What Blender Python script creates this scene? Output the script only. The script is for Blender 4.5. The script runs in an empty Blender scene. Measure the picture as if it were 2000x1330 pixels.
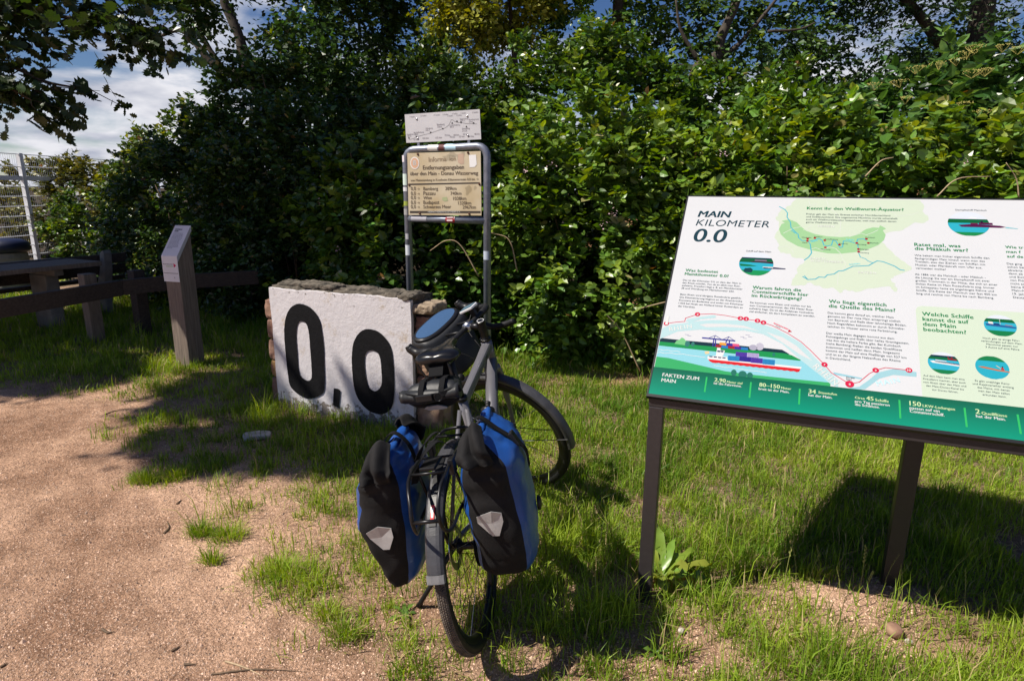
import bpy, math, random
import numpy as np
from mathutils import Vector, Matrix, Euler

random.seed(7)
RNG = np.random.default_rng(11)
SC = bpy.context.scene
COL = SC.collection

# ------------------------------------------------------------------ camera
FPX, PITCH, ROLL, CAMH = 1199.0, math.radians(13.77), 0.0081, 1.5644
_cp, _sp = math.cos(PITCH), math.sin(PITCH)
_F = np.array([0, _cp, -_sp]); _R0 = np.array([1., 0, 0]); _U0 = np.array([0, _sp, _cp])
_R = _R0 * math.cos(ROLL) + _U0 * math.sin(ROLL)
_U = -_R0 * math.sin(ROLL) + _U0 * math.cos(ROLL)
cam_data = bpy.data.cameras.new('camera')
cam = bpy.data.objects.new('camera', cam_data)
COL.objects.link(cam)
cam_data.sensor_fit = 'HORIZONTAL'
cam_data.sensor_width = 36.0
cam_data.lens = 36.0 * FPX / 2000.0
cam_data.clip_start = 0.05
cam_data.clip_end = 3000.0
cam.matrix_world = Matrix(((_R[0], _U[0], -_F[0], 0), (_R[1], _U[1], -_F[1], 0), (_R[2], _U[2], -_F[2], CAMH), (0, 0, 0, 1)))
SC.camera = cam

# ------------------------------------------------------------------ sky
TO_SUN = Vector((-0.746, -0.236, 1.0)).normalized()
world = bpy.data.worlds.new('World')
SC.world = world
world.use_nodes = True
wn, wl = world.node_tree.nodes, world.node_tree.links
wn.clear()
w_out = wn.new('ShaderNodeOutputWorld')
w_bg = wn.new('ShaderNodeBackground')
w_bg.inputs['Strength'].default_value = 0.05
sky = wn.new('ShaderNodeTexSky')
sky.sky_type = 'NISHITA'
sky.sun_disc = False
sky.sun_elevation = math.asin(TO_SUN.z)
sky.sun_rotation = math.atan2(TO_SUN.x, TO_SUN.y)
sky.altitude = 100
sky.air_density = 1.0
sky.dust_density = 0.2
sky.ozone_density = 3.0
tc = wn.new('ShaderNodeTexCoord')
sep = wn.new('ShaderNodeSeparateXYZ')
wl.new(tc.outputs['Generated'], sep.inputs[0])
zadd = wn.new('ShaderNodeMath'); zadd.operation = 'ADD'; zadd.inputs[1].default_value = 0.22
wl.new(sep.outputs['Z'], zadd.inputs[0])
zmax = wn.new('ShaderNodeMath'); zmax.operation = 'MAXIMUM'; zmax.inputs[1].default_value = 0.05
wl.new(zadd.outputs[0], zmax.inputs[0])
dx = wn.new('ShaderNodeMath'); dx.operation = 'DIVIDE'
dy = wn.new('ShaderNodeMath'); dy.operation = 'DIVIDE'
wl.new(sep.outputs['X'], dx.inputs[0]); wl.new(zmax.outputs[0], dx.inputs[1])
wl.new(sep.outputs['Y'], dy.inputs[0]); wl.new(zmax.outputs[0], dy.inputs[1])
comb = wn.new('ShaderNodeCombineXYZ')
wl.new(dx.outputs[0], comb.inputs[0]); wl.new(dy.outputs[0], comb.inputs[1])
cn = wn.new('ShaderNodeTexNoise'); cn.inputs['Scale'].default_value = 1.25; cn.inputs['Detail'].default_value = 9; cn.inputs['Roughness'].default_value = 0.56
cn.inputs['Distortion'].default_value = 0.35
wl.new(comb.outputs[0], cn.inputs['Vector'])
zb = wn.new('ShaderNodeMath'); zb.operation = 'MULTIPLY_ADD'; zb.inputs[1].default_value = -1.0; zb.inputs[2].default_value = 0.135
wl.new(sep.outputs['Z'], zb.inputs[0])
zbm = wn.new('ShaderNodeMath'); zbm.operation = 'MAXIMUM'; zbm.inputs[1].default_value = -0.10
wl.new(zb.outputs[0], zbm.inputs[0])
cadd = wn.new('ShaderNodeMath'); cadd.operation = 'ADD'
wl.new(cn.outputs['Fac'], cadd.inputs[0]); wl.new(zbm.outputs[0], cadd.inputs[1])
cr = wn.new('ShaderNodeValToRGB')
cr.color_ramp.elements[0].position = 0.45; cr.color_ramp.elements[0].color = (0, 0, 0, 1)
cr.color_ramp.elements[1].position = 0.57; cr.color_ramp.elements[1].color = (1, 1, 1, 1)
wl.new(cadd.outputs[0], cr.inputs[0])
cn2 = wn.new('ShaderNodeTexNoise'); cn2.inputs['Scale'].default_value = 3.4; cn2.inputs['Detail'].default_value = 6
wl.new(comb.outputs[0], cn2.inputs['Vector'])
cr2 = wn.new('ShaderNodeValToRGB')
cr2.color_ramp.elements[0].position = 0.35; cr2.color_ramp.elements[0].color = (6.4, 6.8, 8.2, 1)
cr2.color_ramp.elements[1].position = 0.58; cr2.color_ramp.elements[1].color = (11.5, 11.5, 12.2, 1)
wl.new(cn2.outputs['Fac'], cr2.inputs[0])
cmix = wn.new('ShaderNodeMixRGB')
wl.new(cr.outputs['Color'], cmix.inputs['Fac'])
hsv = wn.new('ShaderNodeHueSaturation'); hsv.inputs['Saturation'].default_value = 1.25; hsv.inputs['Hue'].default_value = 0.515
wl.new(sky.outputs['Color'], hsv.inputs['Color'])
wl.new(hsv.outputs['Color'], cmix.inputs['Color1'])
wl.new(cr2.outputs['Color'], cmix.inputs['Color2'])
wl.new(cmix.outputs['Color'], w_bg.inputs['Color'])
wl.new(w_bg.outputs[0], w_out.inputs['Surface'])

# ------------------------------------------------------------------ sun
sun_data = bpy.data.lights.new('sun', 'SUN')
sun_data.energy = 5.0
sun_data.angle = math.radians(0.53)
sun_data.color = (1.0, 0.93, 0.83)
sun = bpy.data.objects.new('sun', sun_data)
COL.objects.link(sun)
sun.location = (-20, -6, 27)
sun.rotation_euler = (-TO_SUN).to_track_quat('-Z', 'Y').to_euler()

vs = SC.view_settings
vs.view_transform = 'Standard'
vs.look = 'None'
vs.exposure = 0.53
vs.gamma = 1.0
vs.use_curve_mapping = False
SC.render.engine = 'CYCLES'
SC.cycles.max_bounces = 6
SC.cycles.transparent_max_bounces = 6
SC.cycles.use_denoising = True

# ------------------------------------------------------------------ helpers: rays through the calibrated camera onto real planes
def ray(px, py):
    d = _F * FPX + _R * (px - 1000.0) + _U * (665.0 - py)
    return d / np.linalg.norm(d)
CAMP = np.array([0, 0, CAMH])
def on_ground(px, py, z=0.0):
    d = ray(px, py); return CAMP + d * ((z - CAMH) / d[2])
def on_plane(px, py, P, n):
    d = ray(px, py); return CAMP + d * (np.dot(np.asarray(P) - CAMP, n) / np.dot(d, n))
def at_y(px, py, Y):
    d = ray(px, py); return CAMP + d * (Y / d[1])

# ------------------------------------------------------------------ helpers: noise
def _hash(ix, iy, iz, seed):
    h = (ix * 374761393 + iy * 668265263 + iz * 2147483647 + seed * 1274126177) & 0xFFFFFFFF
    h = ((h ^ (h >> 13)) * 1274126177) & 0xFFFFFFFF
    h = (h ^ (h >> 16)) & 0xFFFFFFFF
    return h.astype(np.float64) / 4294967295.0
def vnoise(P, scale=1.0, seed=0):
    P = np.atleast_2d(np.asarray(P, float)) * scale
    if P.shape[1] == 2: P = np.concatenate([P, np.zeros((len(P), 1))], 1)
    I = np.floor(P).astype(np.int64); f = P - I; f = f * f * (3 - 2 * f)
    out = 0
    for a in (0, 1):
        for b in (0, 1):
            for c in (0, 1):
                w = (f[:, 0] if a else 1 - f[:, 0]) * (f[:, 1] if b else 1 - f[:, 1]) * (f[:, 2] if c else 1 - f[:, 2])
                out = out + w * _hash(I[:, 0] + a, I[:, 1] + b, I[:, 2] + c, seed)
    return out
def fbm(P, scale=1.0, seed=0, oct=4):
    s, a, t = 0, 1.0, 0
    for k in range(oct):
        s = s + a * vnoise(P, scale * 2 ** k, seed + k * 17); t += a; a *= 0.5
    return s / t

# ------------------------------------------------------------------ helpers: materials
def rgb(h):
    h = h.lstrip('#'); v = [int(h[i:i + 2], 16) / 255 for i in (0, 2, 4)]
    return tuple(x / 12.92 if x <= 0.04045 else ((x + 0.055) / 1.055) ** 2.4 for x in v)
MATS = {}
def mat(name, col, rough=0.6, metal=0.0, var=0.0, vscale=8.0, bump=0.0, bscale=40.0, spec=0.5, col2=None, detail=6, stretch=None, coat=0.0):
    m = bpy.data.materials.new(name); m.use_nodes = True
    n, l = m.node_tree.nodes, m.node_tree.links
    b = n['Principled BSDF']
    b.inputs['Roughness'].default_value = rough
    b.inputs['Metallic'].default_value = metal
    b.inputs['Specular IOR Level'].default_value = spec
    b.inputs['Coat Weight'].default_value = coat
    b.inputs['Base Color'].default_value = (*col, 1)
    tcn = n.new('ShaderNodeTexCoord'); mp = n.new('ShaderNodeMapping')
    l.new(tcn.outputs['Object'], mp.inputs['Vector'])
    if stretch: mp.inputs['Scale'].default_value = stretch
    if var > 0 or col2:
        t = n.new('ShaderNodeTexNoise'); t.inputs['Scale'].default_value = vscale; t.inputs['Detail'].default_value = detail
        t.inputs['Roughness'].default_value = 0.62
        l.new(mp.outputs[0], t.inputs['Vector'])
        r = n.new('ShaderNodeValToRGB')
        c2 = col2 if col2 else tuple(min(1, x * (1 + var)) for x in col)
        c1 = col if col2 else tuple(x * (1 - var) for x in col)
        r.color_ramp.elements[0].position = 0.32; r.color_ramp.elements[0].color = (*c1, 1)
        r.color_ramp.elements[1].position = 0.68; r.color_ramp.elements[1].color = (*c2, 1)
        l.new(t.outputs['Fac'], r.inputs[0]); l.new(r.outputs[0], b.inputs['Base Color'])
    if bump > 0:
        t2 = n.new('ShaderNodeTexNoise'); t2.inputs['Scale'].default_value = bscale; t2.inputs['Detail'].default_value = 5
        l.new(mp.outputs[0], t2.inputs['Vector'])
        bp = n.new('ShaderNodeBump'); bp.inputs['Strength'].default_value = bump; bp.inputs['Distance'].default_value = 0.004
        l.new(t2.outputs['Fac'], bp.inputs['Height']); l.new(bp.outputs[0], b.inputs['Normal'])
    MATS[name] = m
    return m
def attr_mat(name, rough=0.6, spec=0.4, translucent=0.0, coat=0.0, gain=1.0):
    """colour comes from the 'Col' attribute of the mesh (print inks, leaf tints)"""
    m = bpy.data.materials.new(name); m.use_nodes = True
    n, l = m.node_tree.nodes, m.node_tree.links
    b = n['Principled BSDF']
    b.inputs['Roughness'].default_value = rough; b.inputs['Specular IOR Level'].default_value = spec
    b.inputs['Coat Weight'].default_value = coat
    a = n.new('ShaderNodeAttribute'); a.attribute_name = 'Col'
    if gain != 1.0:
        vm = n.new('ShaderNodeVectorMath'); vm.operation = 'SCALE'; vm.inputs['Scale'].default_value = gain
        l.new(a.outputs['Color'], vm.inputs[0]); l.new(vm.outputs[0], b.inputs['Base Color'])
    else:
        l.new(a.outputs['Color'], b.inputs['Base Color'])
    if translucent > 0:
        tr = n.new('ShaderNodeBsdfTranslucent'); mx = n.new('ShaderNodeMixShader'); mx.inputs[0].default_value = translucent
        hs = n.new('ShaderNodeHueSaturation'); hs.inputs['Hue'].default_value = 0.478; hs.inputs['Saturation'].default_value = 1.15; hs.inputs['Value'].default_value = 1.6
        l.new(a.outputs['Color'], hs.inputs['Color']); l.new(hs.outputs[0], tr.inputs['Color'])
        l.new(b.outputs[0], mx.inputs[1]); l.new(tr.outputs[0], mx.inputs[2])
        l.new(mx.outputs[0], n['Material Output'].inputs['Surface'])
    MATS[name] = m
    return m

# ------------------------------------------------------------------ helpers: objects
def link(o, parent=None):
    COL.objects.link(o)
    if parent is not None: o.parent = parent
    return o
def tag(o, label=None, cat=None, group=None, kind=None):
    if label: o['label'] = label
    if cat: o['category'] = cat
    if group: o['group'] = group
    if kind: o['kind'] = kind
    return o
def thing(name, label, cat, loc=(0, 0, 0), rot=(0, 0, 0), group=None):
    o = bpy.data.objects.new(name, None); o.empty_display_size = 0.1
    o.location = loc; o.rotation_euler = rot
    link(o); return tag(o, label, cat, group)
def np_mesh(name, V, F, material, parent=None, col=None, smooth=False, uv=None):
    """V (n,3) float, F (m,k) int with equal k"""
    V = np.asarray(V, np.float32); F = np.asarray(F, np.int32)
    me = bpy.data.meshes.new(name)
    k = F.shape[1]
    me.vertices.add(len(V)); me.vertices.foreach_set('co', V.ravel())
    me.loops.add(F.size); me.loops.foreach_set('vertex_index', F.ravel())
    me.polygons.add(len(F)); me.polygons.foreach_set('loop_start', np.arange(0, F.size, k, dtype=np.int32))
    me.polygons.foreach_set('use_smooth', np.full(len(F), smooth, bool))
    if col is not None:
        a = me.attributes.new('Col', 'FLOAT_COLOR', 'POINT')
        c4 = np.concatenate([np.asarray(col, np.float32), np.ones((len(V), 1), np.float32)], 1)
        a.data.foreach_set('color', c4.ravel())
    me.update(calc_edges=True); me.validate()
    me.materials.append(MATS[material] if isinstance(material, str) else material)
    o = bpy.data.objects.new(name, me)
    return link(o, parent)

class MB:
    def __init__(s): s.v = []; s.f = []; s.c = []
    def add(s, V, F, col=None):
        o = len(s.v); s.v += [tuple(map(float, p)) for p in V]; s.f += [tuple(i + o for i in f) for f in F]
        s.c += [col or (1, 1, 1)] * len(V); return s
    def box(s, c, size, rot=None, taper=1.0):
        x, y, z = [d / 2 for d in size]
        V = [(a * x * (taper if cc > 0 else 1), b * y * (taper if cc > 0 else 1), cc * z) for cc in (-1, 1) for b in (-1, 1) for a in (-1, 1)]
        if rot is not None:
            M = rot if isinstance(rot, Matrix) else Euler(rot).to_matrix()
            V = [tuple(M @ Vector(p)) for p in V]
        V = [(p[0] + c[0], p[1] + c[1], p[2] + c[2]) for p in V]
        return s.add(V, [(0, 2, 3, 1), (4, 5, 7, 6), (0, 1, 5, 4), (2, 6, 7, 3), (0, 4, 6, 2), (1, 3, 7, 5)])
    def bar(s, a, b, w, h, up=(0, 0, 1)):
        a, b = Vector(a), Vector(b); d = (b - a); L = d.length; d.normalize()
        u = Vector(up); r = d.cross(u).normalized(); u = r.cross(d)
        V = [a + r * (i * w / 2) + u * (j * h / 2) + d * k for k in (0, L) for (i, j) in ((-1, -1), (1, -1), (1, 1), (-1, 1))]
        return s.add(V, [(0, 3, 2, 1), (4, 5, 6, 7), (0, 1, 5, 4), (1, 2, 6, 5), (2, 3, 7, 6), (3, 0, 4, 7)])
    def tube(s, path, r, seg=8, cap=True, sx=1.0, up=None, closed=False):
        P = [Vector(p) for p in path]; n = len(P)
        rr = r if hasattr(r, '__len__') else [r] * n
        V = []; prev = Vector(up) if up else None
        for i in range(n):
            if closed: t = P[(i + 1) % n] - P[i - 1]
            else: t = P[min(i + 1, n - 1)] - P[max(i - 1, 0)]
            if t.length < 1e-9: t = Vector((0, 0, 1))
            t.normalize()
            if prev is None: prev = Vector((0, 0, 1)) if abs(t.z) < 0.9 else Vector((1, 0, 0))
            a = (prev - t * prev.dot(t))
            if a.length < 1e-6: a = t.orthogonal()
            a.normalize(); b = t.cross(a); prev = a
            for k in range(seg):
                th = 2 * math.pi * k / seg
                V.append(P[i] + a * (math.cos(th) * rr[i]) + b * (math.sin(th) * rr[i] * sx))
        F = []
        m = n if closed else n - 1
        for i in range(m):
            j = (i + 1) % n
            for k in range(seg):
                k2 = (k + 1) % seg
                F.append((i * seg + k, i * seg + k2, j * seg + k2, j * seg + k))
        if cap and not closed:
            F.append(tuple(range(seg - 1, -1, -1))); F.append(tuple((n - 1) * seg + k for k in range(seg)))
        return s.add(V, F)
    def lathe(s, prof, c, axis, seg=48, closed=False):
        """prof: (radius, height along axis) pairs"""
        ax = Vector(axis).normalized(); a = ax.orthogonal().normalized(); b = ax.cross(a); c = Vector(c)
        V = []; n = len(prof)
        for k in range(seg):
            th = 2 * math.pi * k / seg; d = a * math.cos(th) + b * math.sin(th)
            for (r, h) in prof: V.append(c + d * r + ax * h)
        F = []
        for k in range(seg):
            k2 = (k + 1) % seg
            for i in range(n if closed else n - 1):
                j = (i + 1) % n
                F.append((k * n + i, k2 * n + i, k2 * n + j, k * n + j))
        return s.add(V, F)
    def loft(s, rings, cap=True, closed=True):
        n = len(rings[0]); V = [p for r in rings for p in r]; F = []
        for i in range(len(rings) - 1):
            for k in range(n if closed else n - 1):
                k2 = (k + 1) % n
                F.append((i * n + k, i * n + k2, (i + 1) * n + k2, (i + 1) * n + k))
        if cap:
            F.append(tuple(range(n - 1, -1, -1))); F.append(tuple((len(rings) - 1) * n + k for k in range(n)))
        return s.add(V, F)
    def xf(s, fn): s.v = [tuple(fn(p)) for p in s.v]; return s
    def build(s, name, material, parent=None, smooth=False, bevel=0.0, colors=False, sub=0):
        me = bpy.data.meshes.new(name); me.from_pydata(s.v, [], s.f)
        if smooth: me.polygons.foreach_set('use_smooth', [True] * len(me.polygons))
        if colors:
            a = me.attributes.new('Col', 'FLOAT_COLOR', 'POINT')
            a.data.foreach_set('color', np.array([(*c, 1) for c in s.c], np.float32).ravel())
        me.update()
        me.materials.append(MATS[material] if isinstance(material, str) else material)
        o = link(bpy.data.objects.new(name, me), parent)
        if bevel > 0:
            b = o.modifiers.new('bevel', 'BEVEL'); b.width = bevel; b.segments = 2; b.limit_method = 'ANGLE'; b.angle_limit = math.radians(40)
        if sub:
            b = o.modifiers.new('sub', 'SUBSURF'); b.levels = sub; b.render_levels = sub
        return o
def smooth_path(pts, n=6):
    """Catmull-Rom through the points"""
    P = [Vector(p) for p in pts]; P = [P[0] * 2 - P[1]] + P + [P[-1] * 2 - P[-2]]; out = []
    for i in range(1, len(P) - 2):
        for k in range(n):
            t = k / n; a, b, c, d = P[i - 1], P[i], P[i + 1], P[i + 2]
            out.append(0.5 * ((2 * b) + (c - a) * t + (2 * a - 5 * b + 4 * c - d) * t * t + (3 * b - a - 3 * c + d) * t ** 3))
    out.append(P[-2]); return out
_text_cache = {}
def text_mesh(body, bold=0.0, shear=0.0, res=2, spacing=1.0):
    key = (body, bold, shear, res, spacing)
    if key in _text_cache: return _text_cache[key]
    cu = bpy.data.curves.new('txt', 'FONT'); cu.body = body; cu.size = 1.0; cu.offset = bold; cu.shear = shear
    cu.resolution_u = res; cu.space_character = spacing; cu.fill_mode = 'FRONT'
    o = bpy.data.objects.new('txt', cu)
    me = bpy.data.meshes.new_from_object(o)
    V = np.array([v.co[:] for v in me.vertices]) if len(me.vertices) else np.zeros((0, 3))
    F = [tuple(p.vertices) for p in me.polygons]
    bpy.data.objects.remove(o); bpy.data.curves.remove(cu); bpy.data.meshes.remove(me)
    _text_cache[key] = (V, F); return V, F

# ------------------------------------------------------------------ materials
mat('soil', (0.2, 0.13, 0.085), 0.95)
mat('galvanised', (0.20, 0.22, 0.27), 0.42, 0.55, var=0.18, vscale=25, bump=0.05)
mat('dark_bronze_steel', rgb('#3a3536'), 0.42, 0.25, var=0.10, vscale=60, bump=0.04, bscale=300)
mat('black_edge', (0.012, 0.012, 0.013), 0.4)
mat('panel_white', (0.455, 0.465, 0.48), 0.22, var=0.015, vscale=3, spec=0.5)
attr_mat('print_ink', 0.25, 0.5, gain=.56)
attr_mat('plain_ink', 0.6, 0.3)
mat('ink_dark', rgb('#12303a'), 0.3)
mat('ink_body', rgb('#2b3c44'), 0.3)
mat('ink_green', rgb('#0d6b3c'), 0.3)
mat('ink_white', (0.48, 0.49, 0.48), 0.3)
mat('ink_lime', tuple(v * .58 for v in rgb('#d5efb6')), 0.3)
mat('ink_cyan', rgb('#55b9c4'), 0.3)
mat('ink_red', rgb('#d01646'), 0.3)
mat('ink_black', (0.012, 0.012, 0.014), 0.5)
mat('black_paint', (0.006, 0.006, 0.007), 0.75, var=0.3, vscale=30, bump=0.5, bscale=90, spec=.15)
mat('white_plate', (0.52, 0.52, 0.545), 0.4, var=0.05, vscale=6)
mat('frame_grey', rgb('#6e6d72'), 0.33, 0.35, var=0.05, vscale=20)
mat('rubber', (0.009, 0.009, 0.010), 0.55, var=0.3, vscale=60, bump=0.1, bscale=300, spec=.3)
mat('black_plastic', (0.009, 0.009, 0.010), 0.42, var=0.2, vscale=40, spec=.35)
mat('gloss_black', (0.006, 0.006, 0.007), 0.28, var=0.1, spec=.45, bump=.06, bscale=60)
mat('black_metal', (0.02, 0.02, 0.022), 0.35, 0.6, var=0.15)
mat('steel', (0.45, 0.45, 0.47), 0.28, 1.0)
mat('cordura', (0.013, 0.0125, 0.013), 0.88, var=0.3, vscale=14, bump=0.4, bscale=420, spec=0.2)
mat('tarpaulin_blue', tuple(v * .8 for v in rgb('#22529e')), 0.33, var=0.14, vscale=9, bump=0.25, bscale=22, spec=0.5)
mat('tarpaulin_black', (0.018, 0.019, 0.021), 0.50, var=0.2, vscale=12, bump=0.3, bscale=30, spec=.35)
mat('webbing', (0.007, 0.007, 0.008), 0.85, bump=0.3, bscale=500, spec=.15)
mat('reflector_grey', (0.42, 0.42, 0.42), 0.35, 0.1, var=0.12, vscale=30, bump=0.1, bscale=200)
mat('reflector_red', (0.55, 0.01, 0.015), 0.2, coat=0.5)
mat('bottle_white', (0.62, 0.68, 0.70), 0.3, var=0.05)
mat('screen_glass', (0.02, 0.03, 0.05), 0.05, coat=0.6)
mat('plain_white', (0.7, 0.7, 0.7), 0.45)
mat('wood_grey', (0.13, 0.10, 0.078), 0.8, col2=(0.25, 0.195, 0.155), vscale=7, bump=0.6, bscale=22, stretch=(9, 9, 0.7))
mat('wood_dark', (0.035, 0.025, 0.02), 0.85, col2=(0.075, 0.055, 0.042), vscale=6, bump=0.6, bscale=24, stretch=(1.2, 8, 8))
mat('concrete', (0.20, 0.185, 0.165), 0.9, var=0.2, vscale=9, bump=0.6, bscale=40)
mat('white_steel', (0.75, 0.77, 0.80), 0.4, var=0.06)
mat('bark', (0.03, 0.023, 0.018), 0.9, col2=(0.07, 0.055, 0.04), vscale=14, bump=1.0, bscale=25, stretch=(3, 3, 0.6))
mat('twig', (0.13, 0.085, 0.05), 0.85, var=0.4, vscale=20)
mat('brick_old', (0.16, 0.075, 0.055), 0.9, col2=(0.26, 0.16, 0.11), vscale=16, bump=1.0, bscale=50)
mat('sandstone', (0.17, 0.075, 0.055), 0.9, col2=(0.36, 0.24, 0.15), vscale=9, bump=1.0, bscale=30)
attr_mat('leaf', 0.34, 0.55, 0.28)
attr_mat('leaf_far', 0.42, 0.45, 0.24)
attr_mat('grass_blade', 0.5, 0.3, 0.35)
# ================================================================== GROUND
EDGE_PX = [(-300, 768), (0, 775), (120, 772), (235, 768), (300, 790), (215, 812), (185, 832), (215, 890), (300, 935), (390, 955), (395, 1000), (470, 1045), (440, 1085), (520, 1120), (640, 1185), (690, 1240), (760, 1330), (800, 1420)]
EDGE = np.array([on_ground(*p)[:2] for p in EDGE_PX])
EDGE = np.vstack([[-60, 5.5], [-12, 4.6], EDGE, [[0.1, 0.4], [0.6, -3], [1.0, -60]]])
def sd_edge(X, Y):
    """signed distance to the path edge, negative on the bare path"""
    P = np.stack([X, Y], -1); best = np.full(len(P), 1e9); sgn = np.zeros(len(P))
    for a, b in zip(EDGE[:-1], EDGE[1:]):
        ab = b - a; t = np.clip(((P - a) @ ab) / (ab @ ab), 0, 1); q = a + t[:, None] * ab; dv = P - q
        d = np.hypot(dv[:, 0], dv[:, 1]); cr = ab[0] * dv[:, 1] - ab[1] * dv[:, 0]
        m = d < best; best = np.where(m, d, best); sgn = np.where(m, np.sign(cr), sgn)
    return best * sgn
# bare patches in the turf: pixel centre -> ground, radii in metres, strength
BARE = [((1290, 1290), .30, .12, .8), ((1345, 1230), .14, .16, .8), ((1100, 1310), .26, .14, .9), ((1600, 1150), .30, .11, .97), ((1690, 1190), .30, .10, .97), ((1810, 1262), .34, .09, .9), ((1310, 1120), .15, .13, .95), ((1560, 1230), .2, .08, .7), ((1420, 1290), .2, .08, .7),
        ((1460, 1190), .16, .08, .7), ((1230, 1150), .14, .14, .6), ((1850, 1180), .3, .1, .7), ((1730, 1140), .16, .07, .9), ((1010, 1060), .2, .2, .45), ((940, 1180), .2, .18, .6), ((720, 1010), .32, .14, .4), ((610, 960), .3, .12, .35),
        ((1240, 745), .55, .22, .9), ((1100, 880), .25, .2, .35), ((500, 855), .16, .10, .9), ((1350, 1130), .12, .10, .8), ((1120, 1190), .2, .12, .6), ((800, 1190), .3, .12, .6), ((330, 800), .4, .15, .4)]
BARE = [(on_ground(*c)[:2], rx, ry, s) for c, rx, ry, s in BARE]
def turf(X, Y):
    """0 bare soil .. 1 full turf"""
    P2 = np.stack([X, Y], -1)
    sd = sd_edge(X, Y) + (fbm(P2, 2.2, 3, 4) - .5) * 0.75
    g = np.clip((sd + 0.05) / 0.95, 0, 1)
    n = fbm(P2, 3.1, 9, 4)
    g = g * np.clip(0.62 + (n - 0.30) * 2.6, 0.15, 1)
    for (c, rx, ry, s) in BARE:
        q = ((X - c[0]) / rx) ** 2 + ((Y - c[1]) / ry) ** 2
        g = g * (1 - s * np.exp(-q * 1.1) * 1.0)
    return np.clip(g, 0, 1)
def ground_z(X, Y):
    P2 = np.stack([np.ravel(X), np.ravel(Y)], -1)
    r = np.hypot(P2[:, 0], P2[:, 1])
    z = (fbm(P2, 1.1, 21, 3) - .5) * 0.03 + (fbm(P2, 7, 31, 3) - .5) * 0.014 - 0.004
    return z * np.clip(1.2 - r / 60, 0, 1)
ax = np.concatenate([-np.geomspace(600, 9.2, 26), np.arange(-9, -4, .12), np.arange(-4, 4, .035), np.arange(4, 9, .12), np.geomspace(9.2, 600, 26)])
ay = np.concatenate([-np.geomspace(600, 1.2, 26), np.arange(-1, 1.2, .12), np.arange(1.2, 5.4, .03), np.arange(5.4, 10, .1), np.geomspace(10.2, 900, 30)])
GX, GY = np.meshgrid(ax, ay, indexing='xy')
gx, gy = GX.ravel(), GY.ravel()
gz = ground_z(gx, gy)
T = turf(gx, gy)
# leaf litter under the hedge: behind a line running along its foot
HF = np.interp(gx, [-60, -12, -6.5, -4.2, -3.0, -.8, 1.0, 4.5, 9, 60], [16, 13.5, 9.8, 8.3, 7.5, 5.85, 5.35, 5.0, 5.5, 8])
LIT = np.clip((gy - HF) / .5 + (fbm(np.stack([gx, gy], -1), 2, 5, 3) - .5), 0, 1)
nx, ny = len(ax), len(ay)
idx = np.arange(nx * ny).reshape(ny, nx)
GF = np.stack([idx[:-1, :-1].ravel(), idx[:-1, 1:].ravel(), idx[1:, 1:].ravel(), idx[1:, :-1].ravel()], -1)
gm = bpy.data.materials.new('ground_soil'); gm.use_nodes = True
n, l = gm.node_tree.nodes, gm.node_tree.links
b = n['Principled BSDF']; b.inputs['Roughness'].default_value = 0.95; b.inputs['Specular IOR Level'].default_value = 0.15
a = n.new('ShaderNodeAttribute'); a.attribute_name = 'Col'
tcg = n.new('ShaderNodeTexCoord')
def gnoise(scale, detail, rough=.6):
    t = n.new('ShaderNodeTexNoise'); t.inputs['Scale'].default_value = scale; t.inputs['Detail'].default_value = detail; t.inputs['Roughness'].default_value = rough
    l.new(tcg.outputs['Object'], t.inputs['Vector']); return t
def ramp(src, p0, c0, p1, c1):
    r = n.new('ShaderNodeValToRGB'); r.color_ramp.elements[0].position = p0; r.color_ramp.elements[0].color = (*c0, 1)
    r.color_ramp.elements[1].position = p1; r.color_ramp.elements[1].color = (*c1, 1); l.new(src, r.inputs[0]); return r
def mixc(fac, c1, c2, kind='MIX'):
    m = n.new('ShaderNodeMixRGB'); m.blend_type = kind
    if isinstance(fac, float): m.inputs[0].default_value = fac
    else: l.new(fac, m.inputs[0])
    l.new(c1, m.inputs[1]); l.new(c2, m.inputs[2]); return m
big = ramp(gnoise(1.1, 6).outputs['Fac'], .41, (.36, .225, .152), .60, (.68, .465, .335))
fine = ramp(gnoise(85, 6, .75).outputs['Fac'], .33, (.34, .30, .27), .62, (1.25, 1.2, 1.15))
mid = ramp(gnoise(9, 7, .7).outputs['Fac'], .30, (.62, .58, .55), .62, (1.12, 1.1, 1.08))
dirt0 = mixc(1.0, big.outputs[0], mid.outputs[0], 'MULTIPLY')
dirt = mixc(1.0, dirt0.outputs[0], fine.outputs[0], 'MULTIPLY')
soilc = ramp(gnoise(30, 6).outputs['Fac'], .35, (.12, .085, .055), .7, (.33, .235, .16))
sepc = n.new('ShaderNodeSeparateColor'); l.new(a.outputs['Color'], sepc.inputs[0])
gmix0 = mixc(sepc.outputs[0], dirt.outputs[0], soilc.outputs[0])
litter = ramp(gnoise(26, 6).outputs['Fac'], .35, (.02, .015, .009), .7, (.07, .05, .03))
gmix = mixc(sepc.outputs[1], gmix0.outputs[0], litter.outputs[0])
l.new(gmix.outputs[0], b.inputs['Base Color'])
bp = n.new('ShaderNodeBump'); bp.inputs['Strength'].default_value = 1.0; bp.inputs['Distance'].default_value = 0.02
vor = n.new('ShaderNodeTexVoronoi'); vor.inputs['Scale'].default_value = 120; l.new(tcg.outputs['Object'], vor.inputs['Vector'])
hm = n.new('ShaderNodeMath'); hm.operation = 'MULTIPLY_ADD'; hm.inputs[1].default_value = 0.25; l.new(vor.outputs['Distance'], hm.inputs[0]); l.new(gnoise(45, 8, .72).outputs['Fac'], hm.inputs[2])
l.new(hm.outputs[0], bp.inputs['Height']); l.new(bp.outputs[0], b.inputs['Normal'])
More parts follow.
